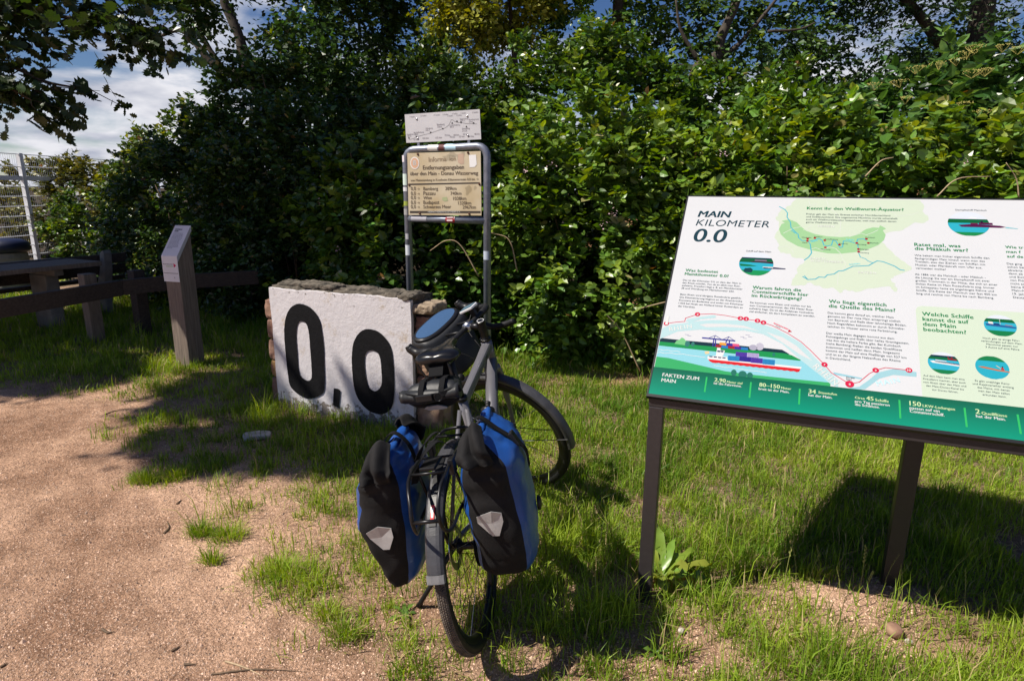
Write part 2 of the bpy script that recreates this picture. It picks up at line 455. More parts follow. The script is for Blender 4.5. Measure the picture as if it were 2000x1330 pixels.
ground = np_mesh('ground', np.stack([gx, gy, gz], -1), GF, gm, col=np.stack([T, LIT, T], -1), smooth=True)
tag(ground, 'pinkish tan dirt path running into patchy turf', None, kind='structure')

# ------------------------------------------------------------------ grass
def blades(BX, BY, BZ, L, W, az, bend, col, rng):
    """curved blades, five vertices each"""
    N = len(BX); d = np.stack([np.cos(az), np.sin(az)], -1); s = np.stack([-d[:, 1], d[:, 0]], -1)
    tw = rng.uniform(-1.2, 1.2, N); s2 = np.stack([s[:, 0] * np.cos(tw) - s[:, 1] * np.sin(tw), s[:, 0] * np.sin(tw) + s[:, 1] * np.cos(tw)], -1)
    V = np.zeros((N, 5, 3)); B = np.stack([BX, BY], -1)
    hx = bend * L; hz = np.sqrt(np.clip(1 - bend ** 2, .05, 1)) * L
    m = B + d * (hx * .32)[:, None]; t = B + d * hx[:, None]
    V[:, 0, :2] = B + s2 * W[:, None] * .5; V[:, 1, :2] = B - s2 * W[:, None] * .5; V[:, 0, 2] = V[:, 1, 2] = BZ - .004
    V[:, 2, :2] = m + s2 * W[:, None] * .42; V[:, 3, :2] = m - s2 * W[:, None] * .42; V[:, 2, 2] = V[:, 3, 2] = BZ + hz * .6
    V[:, 4, :2] = t; V[:, 4, 2] = BZ + hz * (1 - .25 * bend)
    o = (np.arange(N) * 5)[:, None]
    F = np.concatenate([o + [0, 1, 3], o + [0, 3, 2], o + [2, 3, 4]], 0)
    C = np.repeat(col[:, None, :], 5, 1)
    return V.reshape(-1, 3), F, C.reshape(-1, 3)
def grass_colour(N, P, rng):
    k = rng.random(N); m = fbm(P, .9, 77, 3)[:, None]; m2 = fbm(P, 7, 78, 2)[:, None]
    g1 = np.array([.095, .20, .015]); g2 = np.array([.32, .43, .04]); g3 = np.array([.50, .40, .19])
    c = g1 + (g2 - g1) * np.clip(k[:, None] * .7 + (m - .5) * 1.1 + (m2 - .5) * .9 + .12, 0, 1)
    dry = (rng.random(N) < .09)[:, None]
    return np.where(dry, g3 * rng.uniform(.7, 1.1, (N, 1)), c) * rng.uniform(.75, 1.2, (N, 1))
def scatter(x0, x1, y0, y1, per_m2, nb, hmin, hmax, rng, rad=.035, wscale=1.0, keep=None):
    N = int((x1 - x0) * (y1 - y0) * per_m2)
    X, Y = rng.uniform(x0, x1, N), rng.uniform(y0, y1, N)
    t = turf(X, Y); ok = rng.random(N) < t ** 1.3 * 1.05
    inside = np.abs(X / np.maximum(Y * .97 + .37, .1)) < .98
    ok &= inside
    if keep is not None: ok &= keep(X, Y)
    X, Y, t = X[ok], Y[ok], t[ok]; M = len(X)
    hh = (hmin + (hmax - hmin) * np.clip(fbm(np.stack([X, Y], -1), 4.5, 55, 3) * 2.2 - .6, 0, 1.2)) * np.exp(rng.normal(0, .32, M)) * (.6 + .4 * t)
    X = np.repeat(X, nb) + rng.normal(0, rad, M * nb); Y = np.repeat(Y, nb) + rng.normal(0, rad, M * nb)
    L = np.repeat(hh, nb) * rng.uniform(.45, 1.25, M * nb)
    return X, Y, L
rng = np.random.default_rng(5)
sets = []
sets.append(scatter(-2.2, 2.2, 1.1, 2.6, 900, 15, .05, .12, rng))
sets.append(scatter(-2.8, 3.2, 2.6, 3.9, 760, 14, .045, .11, rng))
sets.append(scatter(-5.0, 4.5, 3.9, 5.6, 520, 13, .04, .12, rng))
sets.append(scatter(-8.5, 1.5, 5.6, 9.0, 260, 12, .05, .14, rng, rad=.05))
sets.append(scatter(-3.2, 2.2, 1.3, 4.4, 75, 42, .055, .10, rng, rad=.028, keep=lambda X, Y: (lambda t_: (t_ > .06) & (t_ < .62))(turf(X, Y))))
for s_ in sets[-1:]: s_[2][:] *= 1.15
# knotty tufts thinning out towards the path
Nk = 520
X = rng.uniform(-3.2, 1.0, Nk); Y = rng.uniform(1.35, 4.3, Nk); sd_ = sd_edge(X, Y)
ok = (sd_ > -.10) & (sd_ < 1.0) & (rng.random(Nk) < np.clip(.25 + sd_ * .9, .1, .8)); X, Y = X[ok], Y[ok]; sz_ = np.exp(rng.normal(0, .3, len(X)))
nb_k = 46; hk = .062 * sz_
sets.append((np.repeat(X, nb_k) + rng.normal(0, .026, len(X) * nb_k) * np.repeat(sz_, nb_k), np.repeat(Y, nb_k) + rng.normal(0, .022, len(X) * nb_k) * np.repeat(sz_, nb_k), np.repeat(hk, nb_k) * rng.uniform(.5, 1.35, len(X) * nb_k)))
BX = np.concatenate([s[0] for s in sets]); BY = np.concatenate([s[1] for s in sets]); BL = np.concatenate([s[2] for s in sets])
# the turf stands taller round the board and in front of it
tall = (np.exp(-(((BX - .9) / .9) ** 2 + ((BY - 1.9) / .55) ** 2)))
BL = BL * (1 + .45 * tall)
N = len(BX)
V, F, C = blades(BX, BY, ground_z(BX, BY), BL, rng.uniform(.0026, .0052, N) * (1 + np.clip(BY - 3, 0, 5) * .22), rng.uniform(0, 2 * np.pi, N), np.clip(np.abs(rng.normal(.5, .27, N)), .05, .97), grass_colour(N, np.stack([BX, BY], -1), rng), rng)
grass = np_mesh('grass', V, F, 'grass_blade', col=C)
# dry thatch lying flat between the tufts
Nt = 46000
X = rng.uniform(-4, 4, Nt); Y = 1.2 + 4.6 * rng.random(Nt) ** 1.3
tt = turf(X, Y); k_ = (np.abs(X / (Y * .97 + .37)) < .98) & (rng.random(Nt) < np.clip(tt * 1.5, 0, .9)); X, Y = X[k_], Y[k_]; Nt = len(X)
gs = on_ground(1235, 742); ns = 2600; X = np.concatenate([X, gs[0] + rng.normal(0, .35, ns)]); Y = np.concatenate([Y, gs[1] + rng.normal(0, .13, ns)]); Nt = len(X)
Vt, Ft, Ct = blades(X, Y, ground_z(X, Y) + rng.uniform(.004, .016, Nt), rng.uniform(.03, .09, Nt), rng.uniform(.002, .0042, Nt), rng.uniform(0, 6.28, Nt), np.full(Nt, .97) + rng.uniform(-.06, .028, Nt), np.array([.50, .38, .20]) * rng.uniform(.5, 1.15, (Nt, 1)) * np.array([1, 1, 1.]), rng)
V = np.concatenate([V, Vt]); F = np.concatenate([F, Ft + len(C)]); C = np.concatenate([C, Ct])
bpy.data.objects.remove(grass); grass = np_mesh('grass', V, F, 'grass_blade', col=C)
tag(grass, 'patchy green and straw coloured turf around the bicycle and boards', None, kind='stuff')
print('grass blades', N)

# seeding rye grass stalks near the board
def stalk_set(pts, rng):
    mb = MB()
    for (x, y, h) in pts:
        az = rng.uniform(0, 6.28); lean = rng.uniform(.05, .3); z0 = float(ground_z(np.array([x]), np.array([y]))[0])
        P = [(x + math.cos(az) * lean * h * t * t, y + math.sin(az) * lean * h * t * t, z0 + h * t) for t in (0, .35, .65, 1)]
        mb.tube(P, [.0014, .0012, .0011, .0004], 4, cap=False)
        for k in range(9):
            t = .62 + .38 * k / 9; q = (x + math.cos(az) * lean * h * t * t, y + math.sin(az) * lean * h * t * t, z0 + h * t)
            sgn = 1 if k % 2 else -1; a2 = az + 1.57
            mb.add([q, (q[0] + math.cos(a2) * .006 * sgn - .001, q[1] + math.sin(a2) * .006 * sgn, q[2] + .006), (q[0] + math.cos(a2) * .003 * sgn, q[1] + math.sin(a2) * .003 * sgn, q[2] + .015)], [(0, 1, 2)])
    return mb
mat('stalk', (.24, .25, .07), .6)
pts = []
for (px, py) in [(1555, 1130), (1580, 1135), (1680, 1150), (1690, 1160), (1740, 1170), (1760, 1180), (1820, 1190), (1880, 1200), (1950, 1210), (1985, 1200), (1600, 1120), (1640, 1165), (1725, 1150), (1840, 1160), (1460, 1020), (1490, 1060), (1520, 1000), (1530, 1150), (1400, 1040), (1890, 1130)]:
    g = on_ground(px, py); pts.append((g[0], g[1], random.uniform(.12, .26)))
tag(stalk_set(pts, rng).build('weeds', 'stalk'), 'thin seeding grass stalks standing above the turf by the board', None, kind='stuff')

# lone tufts standing out on the bare path
tuft_px = [(282, 940, 'rounded dark grass tuft standing alone on the dirt path'), (392, 1040, 'small grass tuft on bare dirt with brown tips'), (447, 1050, 'loose spreading grass tuft beside the small brown tipped tuft'),
           (415, 1098, 'tiny grass tuft at the path edge with few blades'), (552, 1125, 'broad flat grass tuft on the dirt, widest of the lone tufts'), (672, 1245, 'thin grass tuft beside the rear wheel on the dirt side'),
           (345, 935, 'pale yellow grass tuft at the edge of the tree shadow'), (640, 1205, 'short grass tuft in gravelly soil by the path edge')]
for i, (px, py, lab) in enumerate(tuft_px):
    g = on_ground(px, py); nb = [480, 300, 320, 160, 700, 200, 300, 220][i]; rd = [.035, .026, .035, .02, .055, .03, .03, .03][i]
    X = g[0] + rng.normal(0, rd, nb); Y = g[1] + rng.normal(0, rd * .8, nb); L = rng.uniform(.035, .10, nb)
    V, F, C = blades(X - g[0], Y - g[1], ground_z(X, Y), L, rng.uniform(.002, .004, nb), np.arctan2(Y - g[1], X - g[0]) + rng.normal(0, .6, nb), rng.uniform(.2, .9, nb), grass_colour(nb, np.stack([X, Y], -1), rng), rng)
    o = np_mesh('grass_tuft', V, F, 'grass_blade', col=C); o.location = (g[0], g[1], 0)
    tag(o, lab, 'grass tuft', 'grass tufts on the bare path')

# gravel and grit on the path
def pebbles(N, X, Y, S, rng, base):
    oc = np.array([[1, 0, -.5], [-1, 0, -.5], [0, 1, -.5], [0, -1, -.5], [0, 0, 1]], float)
    of = np.array([[0, 2, 4], [2, 1, 4], [1, 3, 4], [3, 0, 4]])
    V = oc[None] * S[:, None, None] * rng.uniform(.5, 1.3, (N, 5, 1)); V[:, :, 2] *= .6
    a = rng.uniform(0, 6.28, N); c, s = np.cos(a)[:, None], np.sin(a)[:, None]
    V = np.stack([V[:, :, 0] * c - V[:, :, 1] * s + X[:, None], V[:, :, 0] * s + V[:, :, 1] * c + Y[:, None], V[:, :, 2] + (ground_z(X, Y) + S * .15)[:, None]], -1)
    F = (np.arange(N) * 5)[:, None, None] + of[None]
    C = np.repeat((base * rng.uniform(.4, 1.55, (N, 1)))[:, None, :], 5, 1)
    return V.reshape(-1, 3), F.reshape(-1, 3), C.reshape(-1, 3)
Np = 190000
Y = 1.2 + 3.3 * rng.random(Np) ** 1.5; X = rng.uniform(-1, .75, Np) * (Y * .86 + .35)
keep = (rng.random(Np) < (1 - turf(X, Y)) * np.clip(.25 + fbm(np.stack([X, Y], -1), 1.7, 91, 3) * 1.3, 0, 1)); X, Y = X[keep], Y[keep]
S = np.exp(rng.normal(math.log(.0025), .45, len(X)))
V, F, C = pebbles(len(X), X, Y, S, rng, np.array([.52, .36, .26]))
tag(np_mesh('gravel', V, F, 'plain_ink', col=C), 'fine tan grit and gravel lying over the dirt path', None, kind='stuff')

# twigs and chips lying about, each its own thing
twig_px = [((415, 1318), (500, 1308), (600, 1312), 'long thin curved brown twig on dirt'), ((440, 1292), (480, 1305), (520, 1325), 'pale curved twig at the dirt path beside the long brown twig'), ((320, 1042), (330, 1030), (326, 1018), 'short dark twig on bare dirt near small tuft'),
           ((345, 985), (350, 980), (356, 975), 'tiny dark stick lying on the lit dirt'), ((575, 978), (588, 984), (602, 990), 'pale broken stick in turf near the marker'), ((586, 1233), (595, 1242), (607, 1250), 'stubby pale wood chip on gravelly dirt'),
           ((200, 1232), (212, 1238), (224, 1236), 'small flat twig on the smooth dirt'), ((205, 808), (220, 802), (245, 797), 'thin twig at the far edge of the dirt path'), ((360, 1300), (372, 1300), (385, 1299), 'short red-brown stick on grit'),
           ((0, 1302), (8, 1298), (15, 1294), 'dark twig end at the path border'), ((335, 1275), (345, 1270), (355, 1262), 'small splinter on grit beside the red-brown stick')]
for a_, b_, c_, lab in twig_px:
    P = [on_ground(*q) for q in (a_, b_, c_)]; o0 = P[1]
    rr = .0035 if 'long' in lab or 'curved' in lab else .005
    mb = MB(); mb.tube([(p[0] - o0[0], p[1] - o0[1], .004 + float(ground_z(p[:1], p[1:2])[0])) for p in smooth_path(P, 4)] if False else [(q.x - o0[0], q.y - o0[1], .004 + float(ground_z(np.array([q.x]), np.array([q.y]))[0])) for q in smooth_path(P, 5)], [rr * (.55 + .45 * math.sin(1.2 + k * .3)) for k in range(11)], 6)
    o = mb.build('twig', 'plain_white' if False else ('twig' if 'pale' not in lab else 'straw')) if 'straw' in MATS or 'pale' not in lab else mb.build('twig', mat('straw', (.38, .28, .17), .85, var=.25, vscale=30))
    o.location = (o0[0], o0[1], 0); tag(o, lab, 'twig', 'twigs on the ground')
# flat stone set in the turf before the marker
def rough_box(size, amp=.012, scale=9, seed=0, n=7, pinch=.0):
    import bmesh
    bm = bmesh.new(); sx, sy, sz = size
    t = np.linspace(-1, 1, n)
    def grid(fn):
        vs_ = [[bm.verts.new(fn(u, v)) for v in t] for u in t]
        for i in range(n - 1):
            for j in range(n - 1): bm.faces.new((vs_[i][j], vs_[i + 1][j], vs_[i + 1][j + 1], vs_[i][j + 1]))
    grid(lambda u, v: (u, v, 1)); grid(lambda u, v: (v, u, -1)); grid(lambda u, v: (1, u, v)); grid(lambda u, v: (-1, v, u)); grid(lambda u, v: (v, 1, u)); grid(lambda u, v: (u, -1, v))
    bmesh.ops.remove_doubles(bm, verts=bm.verts, dist=1e-5)
    P = np.array([v.co[:] for v in bm.verts])
    r = np.linalg.norm(P, axis=1, keepdims=True); corner = np.clip((r - 1.25) / .48, 0, 1)
    P = P * (1 - pinch * corner) * np.array([sx, sy, sz]) / 2
    D = np.stack([fbm(P + 10 + seed, scale, seed + k, 4) - .5 for k in (1, 2, 3)], -1) * 2 * amp
    P = P + D
    F = [tuple(v.index for v in f.verts) for f in (bm.verts.index_update(), bm.faces)[1]]
    bm.free(); return P, F
g = on_ground(503, 853); P, F = rough_box((.17, .10, .03), .01, 14, 3, 6, .12)
o = MB().add(P, F).build('stone_slab', mat('pale_stone', (.46, .41, .35), .9, var=.25, vscale=22, bump=.8, bscale=60), smooth=True); o.location = (g[0], g[1], .008); o.rotation_euler = (0, 0, .35)
tag(o, 'flat pale stone half sunk in turf before the painted marker', 'stone')
for px, py, s, lab in [(1745, 1236, .03, 'round brownish stone on bare soil in front of the board'), (1574, 1214, .014, 'small pinkish stone among grass tufts beyond the dock plant'), (1330, 1232, .012, 'small pale stone on bare soil by the board leg'), (648, 1240, .009, 'small grey stone on gravel near a lone tuft'), (1775, 1255, .012, 'small pale stone beside the round brownish stone'), (905, 1300, .0, '')]:
    if s == 0: continue
    g = on_ground(px, py); P, F = rough_box((s * 2, s * 1.6, s * 1.2), s * .2, .9 / s * .5, int(px), 5, .3)
    o = MB().add(P, F).build('stone', 'pale_stone' if 'pale' in lab else 'sandstone', smooth=True); o.location = (g[0], g[1], s * .4); o.rotation_euler = (0, 0, px); tag(o, lab, 'stone')

# ------------------------------------------------------------------ dock plant by the board leg
def strap_leaf(L, W, lift, droop, nseg=7, wav=.12, seed=0):
    V, F = [], []
    for i in range(nseg + 1):
        t = i / nseg; w = W * (math.sin(min(1, t * 1.05 + .07) * math.pi) ** .7) * (.45 + .75 * t) * (1 if t < 1 else .15)
        x = L * t * math.cos(lift * (1 - .5 * t)); z = L * (math.sin(lift) * t - droop * t * t)
        wv = wav * 2.2 * W * math.sin(i * 2.1 + seed)
        V += [(x, w / 2, z + abs(w) * .16 + wv), (x, 0, z), (x, -w / 2, z + abs(w) * .16 - wv * .7)]
    for i in range(nseg):
        a0 = i * 3; F += [(a0, a0 + 1, a0 + 4, a0 + 3), (a0 + 1, a0 + 2, a0 + 5, a0 + 4)]
    return V, F
g = on_ground(1292, 1128)
dock = thing('dock_plant', 'broad-leaved dock plant with long crinkled leaves beside the board leg', 'plant', (g[0], g[1], 0))
for k, (az, L, W, li, dr) in enumerate([(1.45, .25, .062, .8, .25), (.6, .22, .066, .6, .3), (.15, .23, .07, .5, .3), (-.35, .21, .07, .45, .3), (-1.1, .18, .066, .45, .25), (-1.75, .19, .06, .5, .3), (2.3, .17, .045, .6, .3), (3.0, .13, .045, .5, .3), (-2.6, .14, .05, .45, .3), (1.0, .18, .05, .9, .2), (-.7, .13, .045, .8, .2), (1.9, .20, .045, .9, .25)]):
    V, F = strap_leaf(L, W, li, dr, seed=k)
    c, s = math.cos(az), math.sin(az)
    cc = (.16 + .03 * (k % 3), .25 + .03 * (k % 2), .035)
    MB().add([(x * c - y * s, x * s + y * c, z + .005) for x, y, z in V], F, cc).build('leaf', 'leaf', dock, smooth=True, colors=True)
g2 = on_ground(1365, 1118)
for (px, py, lab, nl) in [(1368, 1105, 'small pale leafed weed between dock plant and tall grass', 7), (1545, 840, 'low rosette weed in the turf under the panel edge', 7), (1170, 985, 'little pale green weed in turf beside the chain side pannier', 6), (1280, 1275, 'small round leafed weed in turf below the dock plant', 8), (385, 735, 'dark leafy weed at the foot of the wooden post', 9), (1500, 870, 'broad pale weed in the turf behind the board leg', 6), (200, 730, 'flat weed in the shaded lawn', 6), (790, 1200, 'jagged dandelion weed on bare soil beside the kickstand', 7)]:
    g = on_ground(px, py); w = thing('weed', lab, 'weed', (g[0], g[1], 0))
    for k in range(nl):
        az = k * 6.28 / nl + random.uniform(-.3, .3); V, F = strap_leaf(random.uniform(.045, .08), random.uniform(.014, .026), random.uniform(.15, .6), .35, 5, .1, k)
        c, s = math.cos(az), math.sin(az); q = random.uniform(.8, 1.2)
        MB().add([(x * c - y * s, x * s + y * c, z + .004) for x, y, z in V], F, (.10 * q, .18 * q, .03)).build('leaf', 'leaf', w, smooth=True, colors=True)
from mathutils.geometry import tessellate_polygon
# ------------------------------------------------------------------ flat print helpers
class Face:
    """a flat face of a thing: maps picture points onto its plane, and (a, b, h) to the thing's local frame"""
    def __init__(s, root_inv, P, A, B):
        s.P, s.A, s.B = [np.asarray(v, float) for v in (P, A, B)]; s.N = np.cross(s.A, s.B); s.inv = root_inv; s.amin = None
    def ab(s, px, py):
        q = on_plane(px, py, s.P, s.N) - s.P; return np.array([q @ s.A, q @ s.B])
    def loc(s, a, b, h=0.0):
        return tuple(s.inv @ Vector(s.P + s.A * a + s.B * b + s.N * h))
def ppoly(mb, face, loops, col, h):
    L = [[face.ab(*p) for p in lp] for lp in loops]
    return apoly(mb, face, L, col, h)
def apoly(mb, face, L, col, h):
    if face.amin is not None: L = [[(max(q[0], face.amin), q[1]) for q in lp] for lp in L]
    tris = tessellate_polygon([[Vector((q[0], q[1], 0)) for q in lp] for lp in L])
    pts = [q for lp in L for q in lp]
    V = [face.loc(q[0], q[1], h) for q in pts]
    F = []
    for t in tris:
        a_, b_, c_ = [pts[i] for i in t]
        F.append(tuple(t) if (b_[0] - a_[0]) * (c_[1] - a_[1]) - (b_[1] - a_[1]) * (c_[0] - a_[0]) > 0 else (t[0], t[2], t[1]))
    mb.add(V, F, col)
def aline(mb, face, pts, w, col, h):
    P = [np.array((max(p[0], face.amin), p[1]) if face.amin is not None else p) for p in pts]
    for i in range(len(P) - 1):
        d = P[i + 1] - P[i]; ln = np.hypot(*d)
        if ln < 1e-7: continue
        nn = np.array([-d[1], d[0]]) / ln * w / 2; e = d / ln * w * .3
        q = [P[i] - nn - e, P[i + 1] - nn + e, P[i + 1] + nn + e, P[i] + nn - e]
        mb.add([face.loc(p[0], p[1], h + i * 2e-6) for p in q], [(0, 1, 2, 3)], col)
def adisc(mb, face, c, rx, ry, col, h, n=28):
    apoly(mb, face, [[(c[0] + rx * math.cos(6.2832 * k / n), c[1] + ry * math.sin(6.2832 * k / n)) for k in range(n)]], col, h)
def ptext(face, parent, name, lines, p0, p1, plast=None, material='ink_body', bold=0.0, shear=0.0, h=.0007, center=False, sy=None, spacing=1.0, follow=False, res=2):
    q0, q1 = face.ab(*p0), face.ab(*p1)
    V0, _ = text_mesh(lines[0], 0.0, shear, res, spacing)
    wid = V0[:, 0].max() - V0[:, 0].min()
    length = np.hypot(*(q1 - q0)) if follow else (q1[0] - q0[0])
    sx = length / wid
    sy_ = sx * (sy or 1.0)
    dirv = (q1 - q0) / np.hypot(*(q1 - q0)) if follow else np.array([1., 0])
    nrm = np.array([-dirv[1], dirv[0]])
    if follow: base0 = q0
    else: base0 = np.array([q0[0], (q0[1] + q1[1]) / 2])
    step = np.zeros(2)
    if plast is not None and len(lines) > 1:
        ql = face.ab(*plast); step = nrm * ((ql - base0) @ nrm) / (len(lines) - 1)
        if not follow and not center:
            step = np.array([0, (ql[1] - q0[1]) / (len(lines) - 1)])
    mb = MB()
    for i, s in enumerate(lines):
        if not s: continue
        V, F = text_mesh(s, 0.0, shear, res, spacing)
        x0 = V[:, 0].min()
        off = 0.0
        if center: off = (length - (V[:, 0].max() - x0) * sx) / 2
        for kk, shf in enumerate((0.0,) if bold < .003 else ((-bold, bold) if bold < .009 else (-bold, 0.0, bold))):
            pts = [base0 + step * i + dirv * ((v[0] - x0 + shf * 1.4) * sx + off) + nrm * (v[1] * sy_) for v in V]
            mb.add([face.loc(p[0], p[1], h + kk * 1.5e-5) for p in pts], F)
    return mb.build(name, material, parent)

# ================================================================== PAINTED KILOMETRE MARKER
WX, WY, WPSI, WL, WH = -1.7068, 4.2618, .4033, 1.1586, .8918
marker = thing('kilometre_marker', 'low white plastered masonry block painted with a large black 0,0', 'marker stone', (WX, WY, 0), (0, 0, -WPSI))
w_inv = Matrix.Translation((WX, WY, 0)) @ Matrix.Rotation(-WPSI, 4, 'Z'); w_inv = w_inv.inverted()
wu = np.array([math.cos(WPSI), -math.sin(WPSI), 0])
wface = Face(w_inv, (WX, WY, 0), wu, (0, 0, 1))
pm = bpy.data.materials.new('white_plaster'); pm.use_nodes = True
n, l = pm.node_tree.nodes, pm.node_tree.links; b = n['Principled BSDF']; b.inputs['Roughness'].default_value = .85; b.inputs['Specular IOR Level'].default_value = .2
tcg = n.new('ShaderNodeTexCoord')
cracks = ramp(gnoise(7, 8, .75).outputs['Fac'], .30, (.42, .34, .25), .44, (.56, .535, .55))
fl = gnoise(20, 5, .7); sz = n.new('ShaderNodeSeparateXYZ'); l.new(tcg.outputs['Object'], sz.inputs[0])
mz = n.new('ShaderNodeMapRange'); mz.inputs['From Min'].default_value = 0.02; mz.inputs['From Max'].default_value = .20; mz.inputs['To Min'].default_value = .22; mz.inputs['To Max'].default_value = -.12; l.new(sz.outputs['Z'], mz.inputs['Value'])
ad = n.new('ShaderNodeMath'); ad.operation = 'ADD'; l.new(fl.outputs['Fac'], ad.inputs[0]); l.new(mz.outputs[0], ad.inputs[1])
mzt = n.new('ShaderNodeMapRange'); mzt.inputs['From Min'].default_value = .72; mzt.inputs['From Max'].default_value = .90; mzt.inputs['To Min'].default_value = 0; mzt.inputs['To Max'].default_value = .16; l.new(sz.outputs['Z'], mzt.inputs['Value'])
ad2 = n.new('ShaderNodeMath'); ad2.operation = 'ADD'; l.new(ad.outputs[0], ad2.inputs[0]); l.new(mzt.outputs[0], ad2.inputs[1])
flake = ramp(ad2.outputs[0], .615, (0, 0, 0), .635, (1, 1, 1))
greyp = ramp(gnoise(40, 4).outputs['Fac'], .3, (.12, .11, .11), .7, (.26, .22, .18))
pmix = mixc(flake.outputs[0], cracks.outputs[0], greyp.outputs[0]); l.new(pmix.outputs[0], b.inputs['Base Color'])
bp = n.new('ShaderNodeBump'); bp.inputs['Strength'].default_value = .9; bp.inputs['Distance'].default_value = .006
hsum = n.new('ShaderNodeMath'); hsum.operation = 'SUBTRACT'; l.new(gnoise(26, 8, .7).outputs['Fac'], hsum.inputs[0]); l.new(flake.outputs[0], hsum.inputs[1])
l.new(hsum.outputs[0], bp.inputs['Height']); l.new(bp.outputs[0], b.inputs['Normal'])
# plaster face: a thin uneven slab
nu, nz = 70, 54
U, Z = np.meshgrid(np.linspace(0, WL, nu), np.linspace(-.03, WH, nz), indexing='xy')
top = (fbm(np.stack([U[-1], U[-1] * 0], -1), 9, 4, 4) - .5) * .022
Zr = Z + (Z / WH).clip(0, 1) ** 8 * (top[None] - .006)
edge_u = (fbm(np.stack([Z[:, 0], Z[:, 0] * 0 + 5], -1), 8, 2, 4) - .5) * .012
Ur = U + (U / WL) ** 12 * edge_u[:, None] + (1 - U / WL) ** 12 * edge_u[::-1, None]
D = (fbm(np.stack([Ur.ravel(), Zr.ravel()], -1), 5, 8, 4) - .5) * .005
Vf = np.stack([Ur.ravel(), D, Zr.ravel()], -1); Vb = Vf.copy(); Vb[:, 1] = .03
idx = np.arange(nu * nz).reshape(nz, nu); q = lambda I: np.stack([I[:-1, :-1].ravel(), I[:-1, 1:].ravel(), I[1:, 1:].ravel(), I[1:, :-1].ravel()], -1)
off = nu * nz
rim = []
for I in (idx[0, :], idx[-1, ::-1], idx[::-1, 0], idx[:, -1]):
    for a_, b_ in zip(I[:-1], I[1:]): rim.append((b_, a_, a_ + off, b_ + off))
F = np.concatenate([q(idx), q(idx + off)[:, ::-1], np.array(rim)], 0)
np_mesh('plaster_face', np.concatenate([Vf, Vb]), F, pm, marker, smooth=False)
P, F = rough_box((WL - .005, .235, WH + .05), .014, 7, 5, 26, .0)
P[:, 0] += WL / 2; P[:, 1] += .15; P[:, 2] += WH / 2 - .018
cr_m = mat('mossy_mortar', (.022, .021, .018), .95, col2=(.17, .145, .115), vscale=22, bump=1.0, bscale=70, spec=.2, detail=9)
MB().add(P, F).build('core', cr_m, marker, smooth=True)
# crumbling crust along the top
for k in range(9):
    P, F = rough_box((random.uniform(.10, .24), random.uniform(.12, .2), random.uniform(.03, .055)), .016, 26, 40 + k, 15, .35)
    x = .08 + k * (WL - .14) / 8 + random.uniform(-.03, .03)
    P[:, 0] += x; P[:, 1] += .10 + random.uniform(-.01, .05); P[:, 2] += WH + .006 + (.016 if k in (2, 3) else 0)
    MB().add(P, F).build('crust_stone', cr_m, marker, smooth=True)
# bricks down both ends
zb = [(.79, .145), (.645, .145), (.495, .155), (.335, .12), (.21, .235)]
for k, (zt, hh) in enumerate(zb):
    P, F = rough_box((.105, .17, hh - .004), .011, 24, 70 + k, 14, .10)
    P[:, 0] += -.048 + .003 * (k % 2); P[:, 1] += .13; P[:, 2] += zt - hh / 2
    MB().add(P, F).build('brick', 'brick_old' if k != 3 else mat('brick_yellowed', (.20, .09, .06), .9, col2=(.42, .27, .08), vscale=9, bump=1, bscale=50), marker, smooth=True)
P, F = rough_box((.05, .12, .74), .01, 12, 90, 9, 0); P[:, 0] += -.02; P[:, 1] += .13; P[:, 2] += .38
MB().add(P, F).build('mortar_joint', 'mossy_mortar', marker, smooth=True)
for k, (zt, hh, wd, y0) in enumerate([(.86, .07, .16, .13), (.78, .20, .20, .15), (.575, .20, .17, .14), (.37, .17, .15, .13), (.195, .22, .19, .14)]):
    P, F = rough_box((wd, .2, hh - .004), .026, 17, 100 + k, 18, .12)
    P[:, 0] += WL + wd / 2 - .02; P[:, 1] += y0; P[:, 2] += zt - hh / 2
    MB().add(P, F).build('stone_block', 'sandstone' if k else mat('lime_crust', (.12, .085, .055), .95, col2=(.36, .285, .20), vscale=20, bump=1, bscale=60, detail=9), marker, smooth=True)
z6 = lambda pts: [(x / 4.03 + 490, y / 4.03 + 530) for x, y in pts]
def closed_smooth(pts, nn=6, jit=0.0):
    P = [Vector((p[0], p[1], 0)) for p in pts]; m = len(P); out = []
    for i in range(m):
        a_, b_, c_, d_ = P[i - 1], P[i], P[(i + 1) % m], P[(i + 2) % m]
        for k in range(nn):
            t = k / nn; v = .5 * ((2 * b_) + (c_ - a_) * t + (2 * a_ - 5 * b_ + 4 * c_ - d_) * t * t + (3 * b_ - a_ - 3 * c_ + d_) * t ** 3)
            out.append((v.x + random.uniform(-jit, jit), v.y + random.uniform(-jit, jit)))
    return out
zero1 = [[(375, 255), (450, 272), (505, 315), (545, 385), (565, 480), (577, 600), (583, 740), (584, 880), (572, 950), (525, 985), (460, 1000), (400, 978), (345, 938), (310, 890), (292, 780), (275, 620), (266, 470), (278, 365), (315, 288)],
         [(405, 392), (440, 412), (460, 480), (470, 600), (480, 740), (483, 825), (465, 857), (430, 850), (397, 822), (380, 765), (370, 650), (362, 530), (366, 445), (380, 402)]]
zero2 = [[(930, 453), (1000, 470), (1060, 520), (1105, 600), (1125, 720), (1132, 850), (1128, 1000), (1100, 1085), (1040, 1122), (980, 1115), (920, 1085), (860, 1020), (820, 930), (803, 800), (798, 660), (812, 560), (850, 490), (890, 460)],
         [(955, 620), (1000, 640), (1022, 690), (1032, 800), (1033, 880), (1010, 925), (975, 940), (935, 910), (912, 850), (900, 760), (898, 680), (915, 635)]]
